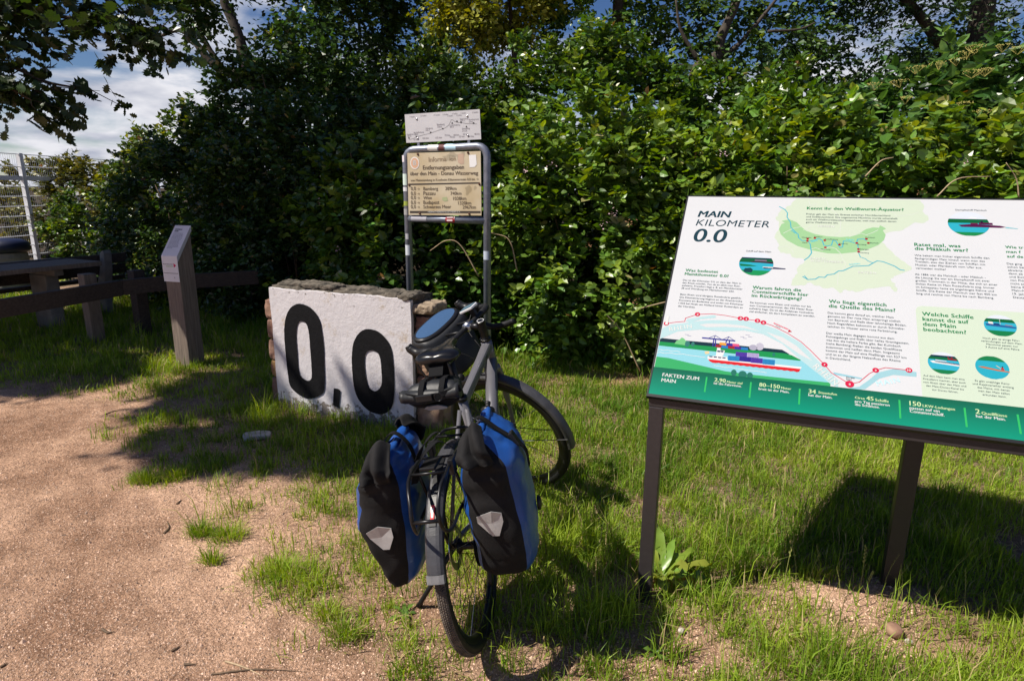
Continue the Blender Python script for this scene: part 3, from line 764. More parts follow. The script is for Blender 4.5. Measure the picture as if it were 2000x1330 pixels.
for nm_, loops in (('painted_zero', zero1), ('painted_zero', zero2)):
    mb = MB(); ppoly(mb, wface, [closed_smooth(z6(lp), 7, .22) for lp in loops], (0, 0, 0), .0055); mb.build(nm_, 'black_paint', marker)
mb = MB(); ppoly(mb, wface, [z6([(657, 918), (690, 922), (708, 935), (702, 1010), (695, 1072), (650, 1050), (652, 985)])], (0, 0, 0), .0055); mb.build('painted_comma', 'black_paint', marker)

# ================================================================== DISTANCE SIGN ON TUBE FRAME
SL = at_y(796, 400, 4.90); SR = at_y(951.5, 400, 4.66)
sv = SR - SL; sv[2] = 0; SWID = float(np.linalg.norm(sv)); su = sv / SWID; SPSI = -math.atan2(su[1], su[0])
sign = thing('distance_sign', 'weathered cream distance sign in a grey tube frame behind the marker', 'sign', (SL[0], SL[1], 0), (0, 0, -SPSI))
s_inv = (Matrix.Translation((SL[0], SL[1], 0)) @ Matrix.Rotation(-SPSI, 4, 'Z')).inverted()
sface = Face(s_inv, (SL[0], SL[1], 0), su, (0, 0, 1))
sa = lambda px, py: sface.ab(px, py)
r = .0285
zt_l, zt_r = sa(800, 293)[1], sa(945, 286)[1]; zb_ = (sa(805, 430)[1] + sa(940, 428)[1]) / 2
rb = .075
path = [(0, 0, -.25), (0, 0, zt_l - rb)] + [(rb - rb * math.cos(t), 0, zt_l - rb + rb * math.sin(t)) for t in (.4, .8, 1.2, 1.5708)] + [(SWID - rb + rb * math.sin(t), 0, zt_r - rb + rb * math.cos(t)) for t in (0, .4, .8, 1.2, 1.5708)] + [(SWID, 0, -.25)]
MB().tube(path, r, 16, up=(0, 1, 0)).build('tube_frame', 'galvanised', sign, smooth=True)
MB().tube([(0.01, 0, zb_), (SWID - .01, 0, zb_)], r * .95, 16, up=(0, 1, 0)).build('cross_tube', 'galvanised', sign, smooth=True)
def plate(face, quad, h0, h1, name, material, parent, radius=.0, bevel=.0):
    c = [face.ab(*p) for p in quad]
    mb = MB(); V = [face.loc(q[0], q[1], h0) for q in c] + [face.loc(q[0], q[1], h1) for q in c]
    mb.add(V, [(3, 2, 1, 0), (4, 5, 6, 7), (0, 1, 5, 4), (1, 2, 6, 5), (2, 3, 7, 6), (3, 0, 4, 7)])
    o = mb.build(name, material, parent, bevel=0)
    if bevel:
        m_ = o.modifiers.new('bevel', 'BEVEL'); m_.width = bevel; m_.segments = 2; m_.limit_method = 'ANGLE'
    return o
cream = mat('cream_plate', tuple(v * .66 for v in rgb('#d3bd92')), .55, col2=tuple(v * .66 for v in rgb('#eee2c6')), vscale=3.2, detail=4)
cream.node_tree.nodes['Noise Texture'].inputs['Detail'].default_value = 3
plate(sface, [(802, 420), (943.5, 421), (942, 296), (799.5, 300)], .026, .031, 'sign_plate', cream, sign)
z5 = lambda x, y: (x / 5.115 + 770, y / 5.115 + 200)
HS = .0325
def stxt(s, x0, y0, x1, y1, material='ink_faded', bold=0.0, **k):
    ptext(sface, sign, 'lettering', [s], z5(x0, y0), z5(x1, y1), None, material, bold, h=HS, follow=True, res=3, **k)
mat('ink_faded', rgb('#564a3c'), .6, var=.2, vscale=30); mat('ink_pale', rgb('#8d7d66'), .6, var=.3, vscale=30)
mat('ink_sign', rgb('#3a332c'), .6, var=.2, vscale=30)
stxt('Informa', 365, 597, 540, 590, 'ink_pale', .012); stxt('ion', 572, 588, 635, 586, 'ink_pale', .012)
stxt('Entfernungsangaben', 308, 675, 715, 668, 'ink_faded', .014)
stxt('über den Main - Donau Wasserweg', 182, 732, 855, 725, 'ink_faded', .012)
stxt('von Mainmündung in Kostheim Kilometerstein 0,0 bis →', 185, 792, 860, 780, 'ink_faded', .006)
for (c, d, ya, yb, xa, xb) in [('Bamberg', '389km', 880, 878, 530, 640), ('Passau', '740km', 928, 926, 582, 690), ('Wien', '1038km', 970, 977, 608, 737), ('Budapest', '1320km', 1017, 1022, 658, 786), ('Schwarzes Meer', '2967km', 1060, 1063, 703, 833)]:
    stxt('0,0', 188, ya, 238, ya - 1, 'ink_faded', .006); stxt('→', 252, ya - 2, 275, ya - 2, 'ink_faded', .01)
    w_ = {'Bamberg': 457, 'Passau': 430, 'Wien': 395, 'Budapest': 470, 'Schwarzes Meer': 587}[c]
    stxt(c, 312, ya, w_, ya - 2, 'ink_faded', .008); stxt(d, xa, yb, xb, yb - 1, 'ink_faded', .006)
mb = MB()
for quad in ([(160, 830), (872, 815), (872, 800), (160, 814)], [(178, 1108), (880, 1108), (880, 1086), (176, 1084)]):
    ppoly(mb, sface, [[z5(*p) for p in quad]], (0.05, .045, .04), .0316)
mb.build('print_bar', 'ink_sign', sign)
ptext(sface, sign, 'lettering', ['HEIMATVEREIN KOSTHEIM E.V.'], z5(358, 1103), z5(680, 1103), None, 'ink_white', .006, h=.033, follow=True)
# stains, emblem stickers, screws
mb = MB()
stain = (.27, .19, .10)
for (x, y, rx, ry) in [(755, 880, 30, 45), (825, 855, 14, 20), (690, 560, 36, 62), (560, 560, 60, 30), (600, 525, 50, 20)]:
    c = sa(*z5(x, y)); q = sa(*z5(x + rx, y)) - c; k = abs(q[0])
    apoly(mb, sface, [[(c[0] + k * (1 + .35 * math.sin(3 * t + x)) * math.cos(t), c[1] + k * ry / rx * (1 + .3 * math.sin(2 * t + y)) * math.sin(t)) for t in np.linspace(0, 6.28, 18)[:-1]]], stain, .0319)
sm = attr_mat('stain', .7); sm.node_tree.nodes['Principled BSDF'].inputs['Alpha'].default_value = .16
mb.build('rust_stain', 'stain', sign)
def disc_at(name, face, x, y, rpx, col, h, parent, sq=1.0):
    c = face.ab(x, y); k = abs((face.ab(x + rpx, y) - c)[0]); mb = MB(); adisc(mb, face, c, k, k * sq, col, h); return mb.build(name, 'plain_ink', parent, colors=True)
x, y = z5(226, 610); e = disc_at('round_sticker', sface, x, y, 8.9, (.72, .68, .64), .0325, sign, 1.15)
disc_at('sticker_disc', sface, x, y, 7.2, (.62, .38, .25), .033, sign, 1.15)
ptext(sface, e, 'emblem_letter', ['B'], z5(212, 632), z5(240, 631), None, 'ink_white', .03, h=.0335, follow=True)
for k_, dx_ in enumerate((-6, 4)):
    mb = MB(); ppoly(mb, sface, [[z5(222 + dx_ + 4, 580), z5(226 + dx_ + 4, 580), z5(226 + dx_ + 4, 588), z5(222 + dx_ + 4, 588)]], (.7, .68, .66), .0336); mb.build('emblem_stroke', 'plain_ink', e, colors=True)
mb = MB(); ppoly(mb, sface, [[z5(*p) for p in ((765, 530), (835, 527), (842, 625), (820, 650), (772, 652))]], (.74, .74, .74), .0325); mb.build('sticker', 'plain_ink', sign, colors=True)
mb = MB(); ppoly(mb, sface, [[z5(*p) for p in ((655, 520), (712, 516), (715, 615), (690, 622), (655, 605))]], (.50, .36, .27), .0322); mb.build('torn_sticker', 'plain_ink', sign, colors=True)
mb = MB(); ppoly(mb, sface, [[z5(*p) for p in ((500, 950), (545, 945), (555, 985), (520, 990), (498, 975))]], (.36, .40, .22), .0322); mb.build('paint_smudge', 'plain_ink', sign, colors=True)
for (x, y) in [(256, 522), (755, 507), (170, 827), (868, 818), (275, 1108), (767, 1113)]:
    c = sa(*z5(x, y)); mb = MB(); p = sface.loc(c[0], c[1], .031); mb.lathe([(0.0001, -.006), (.008, -.005), (.009, 0), (.0001, .002)], p, (0, 1, 0), 10); mb.build('bolt', mat('rusty_bolt', (.10, .045, .025), .8, .3) if 'rusty_bolt' not in MATS else 'rusty_bolt', sign, smooth=True)
# profile plate on top
plate(sface, [z5(127, 408), z5(873, 372), z5(858, 72), z5(110, 125)], .006, .009, 'profile_plate', 'white_plate', sign)
mb = MB(); HP = .0102
prof = [(155, 375), (195, 366), (230, 347), (300, 328), (370, 310), (440, 285), (490, 268), (520, 255), (545, 235), (560, 215), (575, 178), (590, 178), (612, 195), (635, 203), (680, 207), (720, 214), (800, 216), (830, 220)]
aline(mb, sface, [sa(*z5(*p)) for p in prof], .0016, (.03, .03, .03), HP)
for (x, y, up_) in [(153, 362, -1), (228, 347, -1), (369, 305, -1), (490, 268, -1), (585, 208, 1), (632, 195, -1), (672, 205, -1), (797, 212, -1), (727, 244, 1)]:
    c = sa(*z5(x, y)); s_ = .008
    apoly(mb, sface, [[(c[0] - s_, c[1] - s_ * up_ * .7), (c[0] + s_, c[1] - s_ * up_ * .7), (c[0], c[1] + s_ * up_ * .8)]], (.02, .02, .02), HP + .0003)
mb.build('profile_line', 'plain_ink', sign, colors=True)
def stx2(s, x0, y0, x1, y1): ptext(sface, sign, 'lettering', [s], z5(x0, y0), z5(x1, y1), None, 'ink_grey', 0.0, h=HP + .0002, follow=True)
mat('ink_grey', rgb('#6b6670'), .6)
for a_ in [('Kostheim', 133, 330, 197, 326), ('87,5', 140, 348, 175, 346), ('Aschaffenburg', 200, 312, 302, 306), ('108,5', 203, 330, 243, 328), ('Würzburg', 318, 271, 390, 266), ('165,7', 320, 290, 360, 288), ('Bamberg', 433, 234, 507, 229), ('230,8', 436, 256, 478, 253), ('Scheitelhaltung', 556, 238, 662, 233), ('406,0', 560, 256, 598, 254), ('Regensburg', 662, 176, 742, 171), ('327,1', 665, 194, 705, 192), ('Bundesgrenze', 750, 182, 850, 176), ('270,7', 752, 204, 792, 202), ('Straubing', 683, 274, 760, 269), ('313,0', 685, 296, 730, 294),
           ('67 km', 200, 382, 245, 380), ('165 km', 290, 370, 350, 367), ('132 km', 418, 366, 482, 362), ('72 km', 510, 340, 562, 337), ('70 km', 560, 358, 612, 356), ('68 km', 598, 338, 652, 335), ('33 km', 652, 354, 706, 351), ('55 km', 692, 330, 745, 327), ('54 km', 745, 352, 800, 349), ('48 km', 805, 328, 858, 325),
           ('7 Stufen', 160, 155, 210, 152), ('13 Stufen', 268, 145, 328, 141), ('14 Stufen', 400, 138, 462, 134), ('2 Stufen', 490, 132, 545, 128), ('5 Stufen', 538, 146, 592, 142), ('3 Stufen', 583, 124, 636, 120), ('2 Stufen', 626, 140, 678, 136), ('2 Stufen', 668, 118, 720, 114), ('2 Stufen', 783, 112, 843, 107)]:
    stx2(*a_)
for (x, y) in [(230, 170), (735, 140), (240, 362), (742, 335)]:
    c = sa(*z5(x, y)); MB().lathe([(.0001, -.004), (.006, -.004), (.008, 0)], sface.loc(c[0], c[1], .0095), (0, 1, 0), 10).build('rivet', 'steel', sign, smooth=True)
for x in (245, 748):
    c = sa(*z5(x, 405)); MB().box((c[0], -.004, c[1]), (.02, .006, .09)).build('bracket', 'galvanised', sign)
# stickers wrapped on the tubes
def wrap(name, cx, z0, z1, t0, t1, col, rr=.0292, vertical=True):
    V, F = [], []; nn = 7
    for i in range(nn):
        t = t0 + (t1 - t0) * i / (nn - 1)
        for z in (z0, z1):
            if vertical: V.append((cx + rr * math.sin(t), -rr * math.cos(t), z))
            else: V.append((z, -rr * math.cos(t), cx + rr * math.sin(t)))
    for i in range(nn - 1): F.append((2 * i, 2 * i + 2, 2 * i + 3, 2 * i + 1))
    return MB().add(V, F, col).build(name, 'plain_ink', sign, colors=True, smooth=True)
su_x = lambda px, py: sa(px, py)
zz = lambda y, x=796: sa(x, y)[1]
wrap('white_sticker', 0, zz(317), zz(304), -1.6, .0, (.62, .58, .62)); wrap('green_white_sticker', 0, zz(362), zz(340), -1.3, .5, (.55, .66, .60)); wrap('pale_sticker', 0, zz(374), zz(366), -1, .5, (.6, .6, .62))
wrap('lime_sticker', 0, zz(402), zz(393), -.8, .6, (.28, .34, .06)); wrap('faded_sticker', 0, zz(420), zz(408), -.9, .4, (.30, .30, .30)); wrap('round_pale_sticker', 0, zz(498), zz(478), -.7, .8, (.55, .58, .62)); wrap('pale_sticker', 0, zz(467), zz(456), -.4, .5, (.4, .4, .42))
wrap('pale_sticker', SWID, zz(507, 952), zz(490, 952), -.9, .9, (.42, .47, .55))
zt_m = lambda px: zt_l + (zt_r - zt_l) * (sa(px, 290)[0] / SWID)
for nm_, x0, x1, col in (('white_sticker', 838, 857, (.62, .62, .60)), ('dark_sticker', 859, 870, (.10, .03, .03)), ('blue_white_sticker', 872.5, 893, (.42, .62, .74))):
    wrap(nm_, zt_m((x0 + x1) / 2), sa(x0, 289)[0], sa(x1, 288)[0], -.7, 1.2, col, vertical=False)
mb = MB(); 
e = wrap('red_sticker', zb_, sa(873, 429)[0], sa(891, 429)[0], -.85, .85, (.32, .02, .03), vertical=False)
mb = MB()
for quad in ([(876, 426.5), (888, 426), (888, 423), (876, 423.6)], [(876, 432), (887, 432), (887, 428.5), (876, 428.5)], [(889.5, 428), (891, 427), (892, 423), (889.8, 422.6)]): ppoly(mb, sface, [quad], (.7, .55, .55), .0305)
mb.build('sticker_strokes', 'plain_ink', e, colors=True)
wrap('pale_sticker', zb_, sa(806, 429)[0], sa(836, 429)[0], -.5, .9, (.38, .38, .42), vertical=False)

# ================================================================== WOODEN INFO POST
PM = on_ground(372, 718); PL = on_ground(345, 715); dvec = PM - PL; ppsi = -math.atan2(dvec[1], dvec[0])
post = thing('info_post', 'square weathered timber post with sloped white information cap beside the rail', 'post', (PM[0], PM[1], 0), (0, 0, -ppsi))
pw, pd, pz0, pz1 = .155, .175, .985, 1.215
V = [(-pw, 0, -.2), (0, 0, -.2), (0, pd, -.2), (-pw, pd, -.2), (-pw, 0, pz0), (0, 0, pz0), (0, pd, pz1), (-pw, pd, pz1)]
MB().add(V, [(3, 2, 1, 0), (4, 5, 6, 7), (0, 1, 5, 4), (1, 2, 6, 5), (2, 3, 7, 6), (3, 0, 4, 7)]).build('post', 'wood_grey', post, bevel=.006)
p_inv = (Matrix.Translation((PM[0], PM[1], 0)) @ Matrix.Rotation(-ppsi, 4, 'Z')).inverted()
slope = math.atan2(pz1 - pz0, pd); cs_, sn_ = math.cos(slope), math.sin(slope); cl = math.hypot(pd, pz1 - pz0)
t_ = .004
V = []
capw = (-pw - .006, .006)
MB().add([(capw[0], -.006, pz0 + .003), (capw[1], -.006, pz0 + .003), (capw[1], pd + .006, pz1 + .02), (capw[0], pd + .006, pz1 + .02),
          (capw[0], -.006, pz0 + .007), (capw[1], -.006, pz0 + .007), (capw[1], pd + .006, pz1 + .024), (capw[0], pd + .006, pz1 + .024)],
         [(3, 2, 1, 0), (4, 5, 6, 7), (0, 1, 5, 4), (1, 2, 6, 5), (2, 3, 7, 6), (3, 0, 4, 7)]).build('cap_sheet', mat('cap_white', (.74, .74, .77), .4, var=.04), post)
for x in (capw[0] - .002, capw[1]):
    MB().add([(x, -.006, pz0 - .045), (x, pd + .006, pz1 - .02), (x, pd + .006, pz1 + .024), (x, -.006, pz0 + .007), (x + .002, -.006, pz0 - .045), (x + .002, pd + .006, pz1 - .02), (x + .002, pd + .006, pz1 + .024), (x + .002, -.006, pz0 + .007)],
             [(0, 1, 2, 3), (7, 6, 5, 4), (0, 4, 5, 1), (1, 5, 6, 2), (2, 6, 7, 3), (3, 7, 4, 0)]).build('cap_flange', 'white_plate', post)
MB().box((-pw / 2, -.0075, pz0 - .105), (pw + .012, .003, .222)).build('front_plate', 'cap_white', post)
R3 = lambda v: np.array((Matrix.Rotation(-ppsi, 3, 'Z') @ Vector(v))[:])
o_ = np.array([PM[0], PM[1], 0])
fface = Face(p_inv, o_ + R3((-pw - .006, -.009, pz0 - .216)), R3((1, 0, 0)), (0, 0, 1))
def ftext(face, parent, s, a0, b0, wdt, material, bold=0.0, h=.0006, lines=None, step=0.0, sy=1.0):
    V0, _ = text_mesh(s if not lines else lines[0], 0); k = wdt / (V0[:, 0].max() - V0[:, 0].min()); mb = MB()
    for i, ln in enumerate(lines or [s]):
        V, F = text_mesh(ln, 0); x0 = V[:, 0].min(); mb.add([face.loc(a0 + (v[0] - x0) * k, b0 - step * i + v[1] * k * sy, h) for v in V], F)
    return mb.build('lettering', material, parent)
ftext(fface, post, 'REGIONALPARK', .012, .146, .105, 'ink_dark', .01); ftext(fface, post, 'RHEINMAIN', .04, .128, .074, mat('ink_limegreen', rgb('#7bb32e'), .5), .02)
mb = MB(); apoly(mb, fface, [[(.122, .123), (.150, .142), (.122, .162)]], rgb('#c8245a'), .0006); apoly(mb, fface, [[(.006, .071), (.162, .071), (.162, .076), (.006, .076)]], (.2, .2, .2), .0006)
apoly(mb, fface, [[(.11, .03), (.118, .045), (.126, .03), (.122, .03), (.118, .038), (.114, .03)]], (.3, .3, .35), .0006); mb.build('print_marks', 'plain_ink', post, colors=True)
tface = Face(p_inv, o_ + R3((-pw - .006, -.006, pz0 + .0072)), R3((1, 0, 0)), R3((0, (pd + .012) / math.hypot(pd + .012, pz1 - pz0 + .017), (pz1 - pz0 + .017) / math.hypot(pd + .012, pz1 - pz0 + .017))))
def word_bars(face, parent, a0, b0, wdt, nl, step, hh, col, h=.0006, seed=1):
    """small print too fine to read: rows of word-length strokes"""
    rg = random.Random(seed); mb = MB()
    for i in range(nl):
        x = 0.0; end = wdt * (rg.uniform(.82, 1.0) if i < nl - 1 else .5)
        while x < end:
            w_ = min(rg.uniform(.05, .2) * wdt, end - x)
            if w_ > .01 * wdt: apoly(mb, face, [[(a0 + x, b0 - step * i), (a0 + x + w_, b0 - step * i), (a0 + x + w_, b0 - step * i + hh), (a0 + x, b0 - step * i + hh)]], col, h)
            x += w_ + .025 * wdt
    return mb.build('small_print', 'plain_ink', parent, colors=True)
word_bars(tface, post, .022, .262, .085, 2, .018, .010, (.05, .055, .07), seed=3)
word_bars(tface, post, .022, .225, .115, 13, .0125, .0042, (.26, .27, .32), seed=4)

# ================================================================== LOW RAIL FENCE, BENCH, TABLE
rail = thing('rail_fence', 'low dark timber rail on short square posts in the shaded lawn', 'fence', tuple(on_ground(190, 668)))
r0 = np.array(on_ground(190, 668)); r0[2] = 0
pA, pB, pC = np.array(on_ground(0, 598, .62)), np.array(on_ground(180, 567, .62)), np.array(on_ground(500, 540, .62))
for (px, py) in [(190, 668), (282, 655), (497, 603)]:
    g = on_ground(px, py) - r0
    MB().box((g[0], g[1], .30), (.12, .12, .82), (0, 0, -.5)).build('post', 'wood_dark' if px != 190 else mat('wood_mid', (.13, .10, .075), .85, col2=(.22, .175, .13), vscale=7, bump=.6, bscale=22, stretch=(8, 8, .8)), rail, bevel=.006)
seq = [np.array(on_ground(-160, 625, .62)), np.array(on_ground(236, 558, .62)), np.array(on_ground(345, 547, .62)), np.array(on_ground(505, 538, .62))]
for a_, b_ in ((seq[0], seq[1]), (seq[1], seq[2] + (seq[2] - seq[1]) * .0), (seq[2], seq[3])):
    d_ = (b_ - a_) / np.linalg.norm(b_ - a_) * .006
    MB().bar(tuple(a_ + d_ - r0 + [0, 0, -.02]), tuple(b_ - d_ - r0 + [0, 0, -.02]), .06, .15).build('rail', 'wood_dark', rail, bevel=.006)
bdir = np.array([.42, .9, 0]); bdir /= np.linalg.norm(bdir); bn = np.array([-bdir[1], bdir[0], 0])
b0_ = np.array(on_ground(222, 612)); b0_[2] = 0
bench = thing('park_bench', 'dark slatted park bench on curved concrete supports behind the rail', 'bench', tuple(b0_))
for t in (-.1, -1.35):
    c = bdir * t
    P = [c + np.array(p[0]) * 0 + bn * p[0] + np.array([0, 0, p[1]]) for p in [(.40, 0), (.36, .25), (.10, .34), (-.02, .42), (-.10, .60), (-.14, .78), (-.20, .82), (-.22, .78), (-.20, .58), (-.14, .36), (-.12, .15), (-.12, 0)]]
    w2 = bdir * .05
    V = [tuple(p + w2) for p in P] + [tuple(p - w2) for p in P]; m_ = len(P)
    F = [tuple(range(m_)), tuple(range(2 * m_ - 1, m_ - 1, -1))] + [((i + 1) % m_, i, i + m_, (i + 1) % m_ + m_) for i in range(m_)]
    MB().add(V, F).build('support', 'concrete', bench, bevel=.01)
for (o1, z1, ww, hh) in [(-.06, .70, .035, .11), (-.02, .56, .035, .11), (.06, .445, .10, .04), (.18, .425, .10, .04), (.30, .405, .10, .04)]:
    a_ = bn * o1 * 1.0 + np.array([0, 0, z1]) + bdir * .22; b_ = a_ - bdir * 2.0
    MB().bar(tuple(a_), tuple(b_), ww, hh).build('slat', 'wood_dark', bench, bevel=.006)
t0 = np.array(on_ground(172, 512, .74)); t0[2] = 0
table = thing('picnic_table', 'long plank picnic table with worn top beyond the bench', 'table', tuple(t0))
for k in range(6):
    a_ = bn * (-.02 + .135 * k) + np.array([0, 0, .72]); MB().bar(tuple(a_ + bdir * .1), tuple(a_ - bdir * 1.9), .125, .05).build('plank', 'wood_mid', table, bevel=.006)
for t in (-.3, -1.6):
    MB().bar(tuple(bdir * t + bn * .03 + np.array([0, 0, .655])), tuple(bdir * t + bn * .64 + np.array([0, 0, .655])), .1, .075).build('crosspiece', 'concrete', table, bevel=.01)
    MB().box(tuple(bdir * t + bn * .33 + np.array([0, 0, .3])), (.14, .3, .64), (0, 0, math.atan2(bn[1], bn[0]) + 1.5708)).build('leg', 'concrete', table, bevel=.01)

# ================================================================== WHITE SPORTS FENCE
fa, fb = np.array(at_y(-60, 465, 11.8)), np.array(at_y(320, 465, 17.5))
fd = fb - fa; fd[2] = 0; FLn = np.linalg.norm(fd); fd /= FLn
fence = thing('mesh_fence', 'tall white steel fence of twin wire mesh behind the picnic corner', 'fence', (fa[0], fa[1], 0), (0, 0, math.atan2(fd[1], fd[0])))
FT = 2.2
npan = 4; pl = FLn / npan
for k in range(npan + 1):
    MB().box((k * pl, 0, FT / 2 - .1), (.085, .085, FT + .24)).build('post', 'white_steel', fence)
for k in range(npan):
    x0, x1 = k * pl + .045, (k + 1) * pl - .045
    MB().box(((x0 + x1) / 2, 0, 1.72), (x1 - x0, .05, .09)).build('rail', 'white_steel', fence)
    for z in list(np.arange(.15, 1.6, .2)) + [1.95, 2.2]:
        MB().tube([(x0, -.012, z), (x1, -.012, z)], .011, 5).build('wire', 'white_steel', fence)
    mb = MB()
    for x in np.arange(x0 + .05, x1, .05): mb.tube([(x, 0, .1), (x, 0, FT)], .0028, 4, cap=False)
    tag(mb.build('wire_mesh', 'white_steel', fence), kind='stuff')
g = np.array(at_y(8, 480, 9.0))
bin_ = thing('litter_bin', 'dark concrete litter bin with a blue lid behind the table', 'bin', (g[0], g[1], 0))
MB().lathe([(.0001, 0), (.24, 0), (.26, .05), (.27, .55), (.25, .62), (.0001, .62)], (0, 0, 0), (0, 0, 1), 24).build('body', 'concrete', bin_, smooth=False)
MB().lathe([(.0001, .83), (.20, .81), (.30, .76), (.31, .66), (.28, .63), (.0001, .63)], (0, 0, 0), (0, 0, 1), 24).build('lid', mat('bin_blue', (.004, .008, .035), .5), bin_, smooth=True)
# ================================================================== SLOPED INFORMATION BOARD
BX0, BY0, BPSI, ZL, TL, SLEN, BW = .4937, 2.1067, .3816, .8555, .707, 1.0556, 1.92
board = thing('information_board', 'large sloped white and green river information board on dark steel legs', 'information board', (BX0, BY0, 0), (0, 0, -BPSI))
b_inv = (Matrix.Translation((BX0, BY0, 0)) @ Matrix.Rotation(-BPSI, 4, 'Z')).inverted()
bu = np.array([math.cos(BPSI), -math.sin(BPSI), 0]); bv = np.array([math.sin(BPSI), math.cos(BPSI), 0])
bs = bv * math.cos(TL) + np.array([0, 0, 1]) * math.sin(TL)
bface = Face(b_inv, (BX0, BY0, ZL), bu, bs); bface.amin = .002
def slab(a0, a1, b0, b1, h0, h1, name, material, parent, bevel=0):
    V = [bface.loc(a, b, h) for h in (h0, h1) for (a, b) in ((a0, b0), (a1, b0), (a1, b1), (a0, b1))]
    return MB().add(V, [(3, 2, 1, 0), (4, 5, 6, 7), (0, 1, 5, 4), (1, 2, 6, 5), (2, 3, 7, 6), (3, 0, 4, 7)]).build(name, material, parent, bevel=bevel)
panel = slab(0, BW, 0, SLEN, -.006, 0, 'panel', 'panel_white', board)
slab(-.006, BW + .006, -.012, SLEN + .005, -.014, -.0065, 'backing_tray', 'black_edge', board)
for a0, a1, b0, b1 in ((-.006, BW + .006, SLEN + .0005, SLEN + .006), (-.006, -.0005, -.006, SLEN), (-.006, BW + .006, -.012, -.0005)):
    slab(a0, a1, b0, b1, -.0062, .0018, 'edge_strip', 'black_edge', board)
# frame and legs
LW = .052
def zu(v): return ZL + math.tan(TL) * v
MB().box((LW / 2 + .004, LW / 2 + .004, (ZL - .05) / 2 - .1), (LW, LW, ZL - .05 + .2)).build('leg', 'dark_bronze_steel', board, bevel=.003)
MB().box((BW - LW, LW / 2 + .004, (ZL - .05) / 2 - .1), (LW, LW, ZL - .05 + .2)).build('leg', 'dark_bronze_steel', board, bevel=.003)
MB().box((.953, .526, (zu(.526) - .07) / 2 - .1), (.062, LW, zu(.526) - .07 + .2)).build('leg', 'dark_bronze_steel', board, bevel=.003)
MB().box((BW / 2, LW / 2 + .003, ZL - .024), (BW - .004, LW - .006, .052)).build('front_rail', 'dark_bronze_steel', board, bevel=.003)
slab(.01, BW - .01, SLEN - .10, SLEN - .04, -.055, -.0145, 'rear_rail', 'dark_bronze_steel', board)
for a0 in (.012, .925, BW - .07):
    slab(a0, a0 + .055, .09, SLEN - .105, -.055, -.0145, 'side_rail', 'dark_bronze_steel', board)

# ---- print
Z1 = lambda x, y: (x / 3.0925 + 1240, y / 3.0925 + 370)
Z2 = lambda x, y: (x / 2.557 + 1600, y / 2.557 + 370)
Z5 = lambda x, y: (x / 4.585 + 1660, y / 4.585 + 600)
Z6 = lambda x, y: (x / 6.047 + 1500, y / 6.047 + 380)
Z7 = lambda x, y: (x / 5.405 + 1250, y / 5.405 + 590)
H0 = .00012
def pt(name, lines, p0, p1, pl=None, m='ink_body', bold=0.0, **k): return ptext(bface, panel, name, lines, p0, p1, pl, m, bold, **k)
# light green box and green band
mb = MB()
tl = bface.ab(*Z2(480, 580)); bl_ = bface.ab(*Z2(487, 1040))
apoly(mb, bface, [[(tl[0], bl_[1] - .03), (BW, bl_[1] - .03), (BW, tl[1]), (tl[0] + .02, tl[1]), (tl[0] + .006, tl[1] - .006), (tl[0], tl[1] - .02)]], rgb('#dcecd6'), H0)
mb.build('green_box', 'print_ink', panel, colors=True)
bt = (bface.ab(*Z7(105, 685))[1] + bface.ab(*Z7(2000, 880))[1]) / 2
mb = MB()
nb_ = 10
g0, g1 = np.array(rgb('#0f6a4f')), np.array(rgb('#04a080'))
for i in range(nb_):
    z0, z1 = bt * (1 - i / nb_), bt * (1 - (i + 1) / nb_)
    c0, c1 = g0 + (g1 - g0) * i / nb_, g0 + (g1 - g0) * (i + 1) / nb_
    o = len(mb.v); V = [bface.loc(0, z1, H0 * 3.2), bface.loc(BW, z1, H0 * 3.2), bface.loc(BW, z0, H0 * 3.2), bface.loc(0, z0, H0 * 3.2)]
    mb.add(V, [(0, 1, 2, 3)]); mb.c[o:o + 4] = [tuple(c1), tuple(c1), tuple(c0), tuple(c0)]
mb.build('green_band', 'print_ink', panel, colors=True)
mb = MB()
for (a_, b_) in [(Z7(705, 795), Z7(682, 945)), (Z7(1172, 850), Z7(1155, 1005)), (Z7(1690, 920), Z7(1675, 1075)), (Z5(447, 835), Z5(447, 990)), (Z5(1030, 905), Z5(1042, 1068)), (Z5(1508, 965), Z5(1523, 1130))]:
    qa, qb = bface.ab(*a_), bface.ab(*b_); x = (qa[0] + qb[0]) / 2; aline(mb, bface, [(x, qa[1]), (x, qb[1])], .0055, rgb('#35c76a'), H0 * 4)
mb.build('band_dividers', 'print_ink', panel, colors=True)
# titles
pt('title_text', ['MAIN'], Z1(380, 168), Z1(578, 170), None, 'ink_dark', .022, shear=.16, res=4)
pt('title_text', ['KILOMETER'], Z1(366, 222), Z1(810, 228), None, 'ink_dark', .0, shear=.16, res=4, spacing=1.05)
pt('title_text', ['0.0'], Z1(352, 318), Z1(548, 318), None, 'ink_dark', .012, shear=.12, res=5)
HB = .020
pt('heading_text', ['Was bedeutet', 'Mainkilometer 0.0?'], Z1(304, 500), Z1(502, 502), Z1(299, 522), 'ink_green', HB, spacing=1.05)
pt('body_text', ['Das ist der Kilometer 0.0, an dem der Main in', 'den Rhein mündet. Von da an zählt man fluss-', 'aufwärts. Frankfurt liegt z. B. am Mainkilometer', '38 und Würzburg am Mainkilometer 252.'], Z1(289, 555), Z1(641, 570), Z1(279, 604))
pt('body_text', ['Beim Rhein wird übrigens flussabwärts gezählt:', 'Die Kilometrierung beginnt an der Rheinbrücke', 'Konstanz am Bodensee und endet mit Kilometer', '1.032 bei Hoek van Holland hinter Rotterdam an', 'der Nordsee.'], Z1(273, 641), Z1(641, 660), Z1(257, 712))
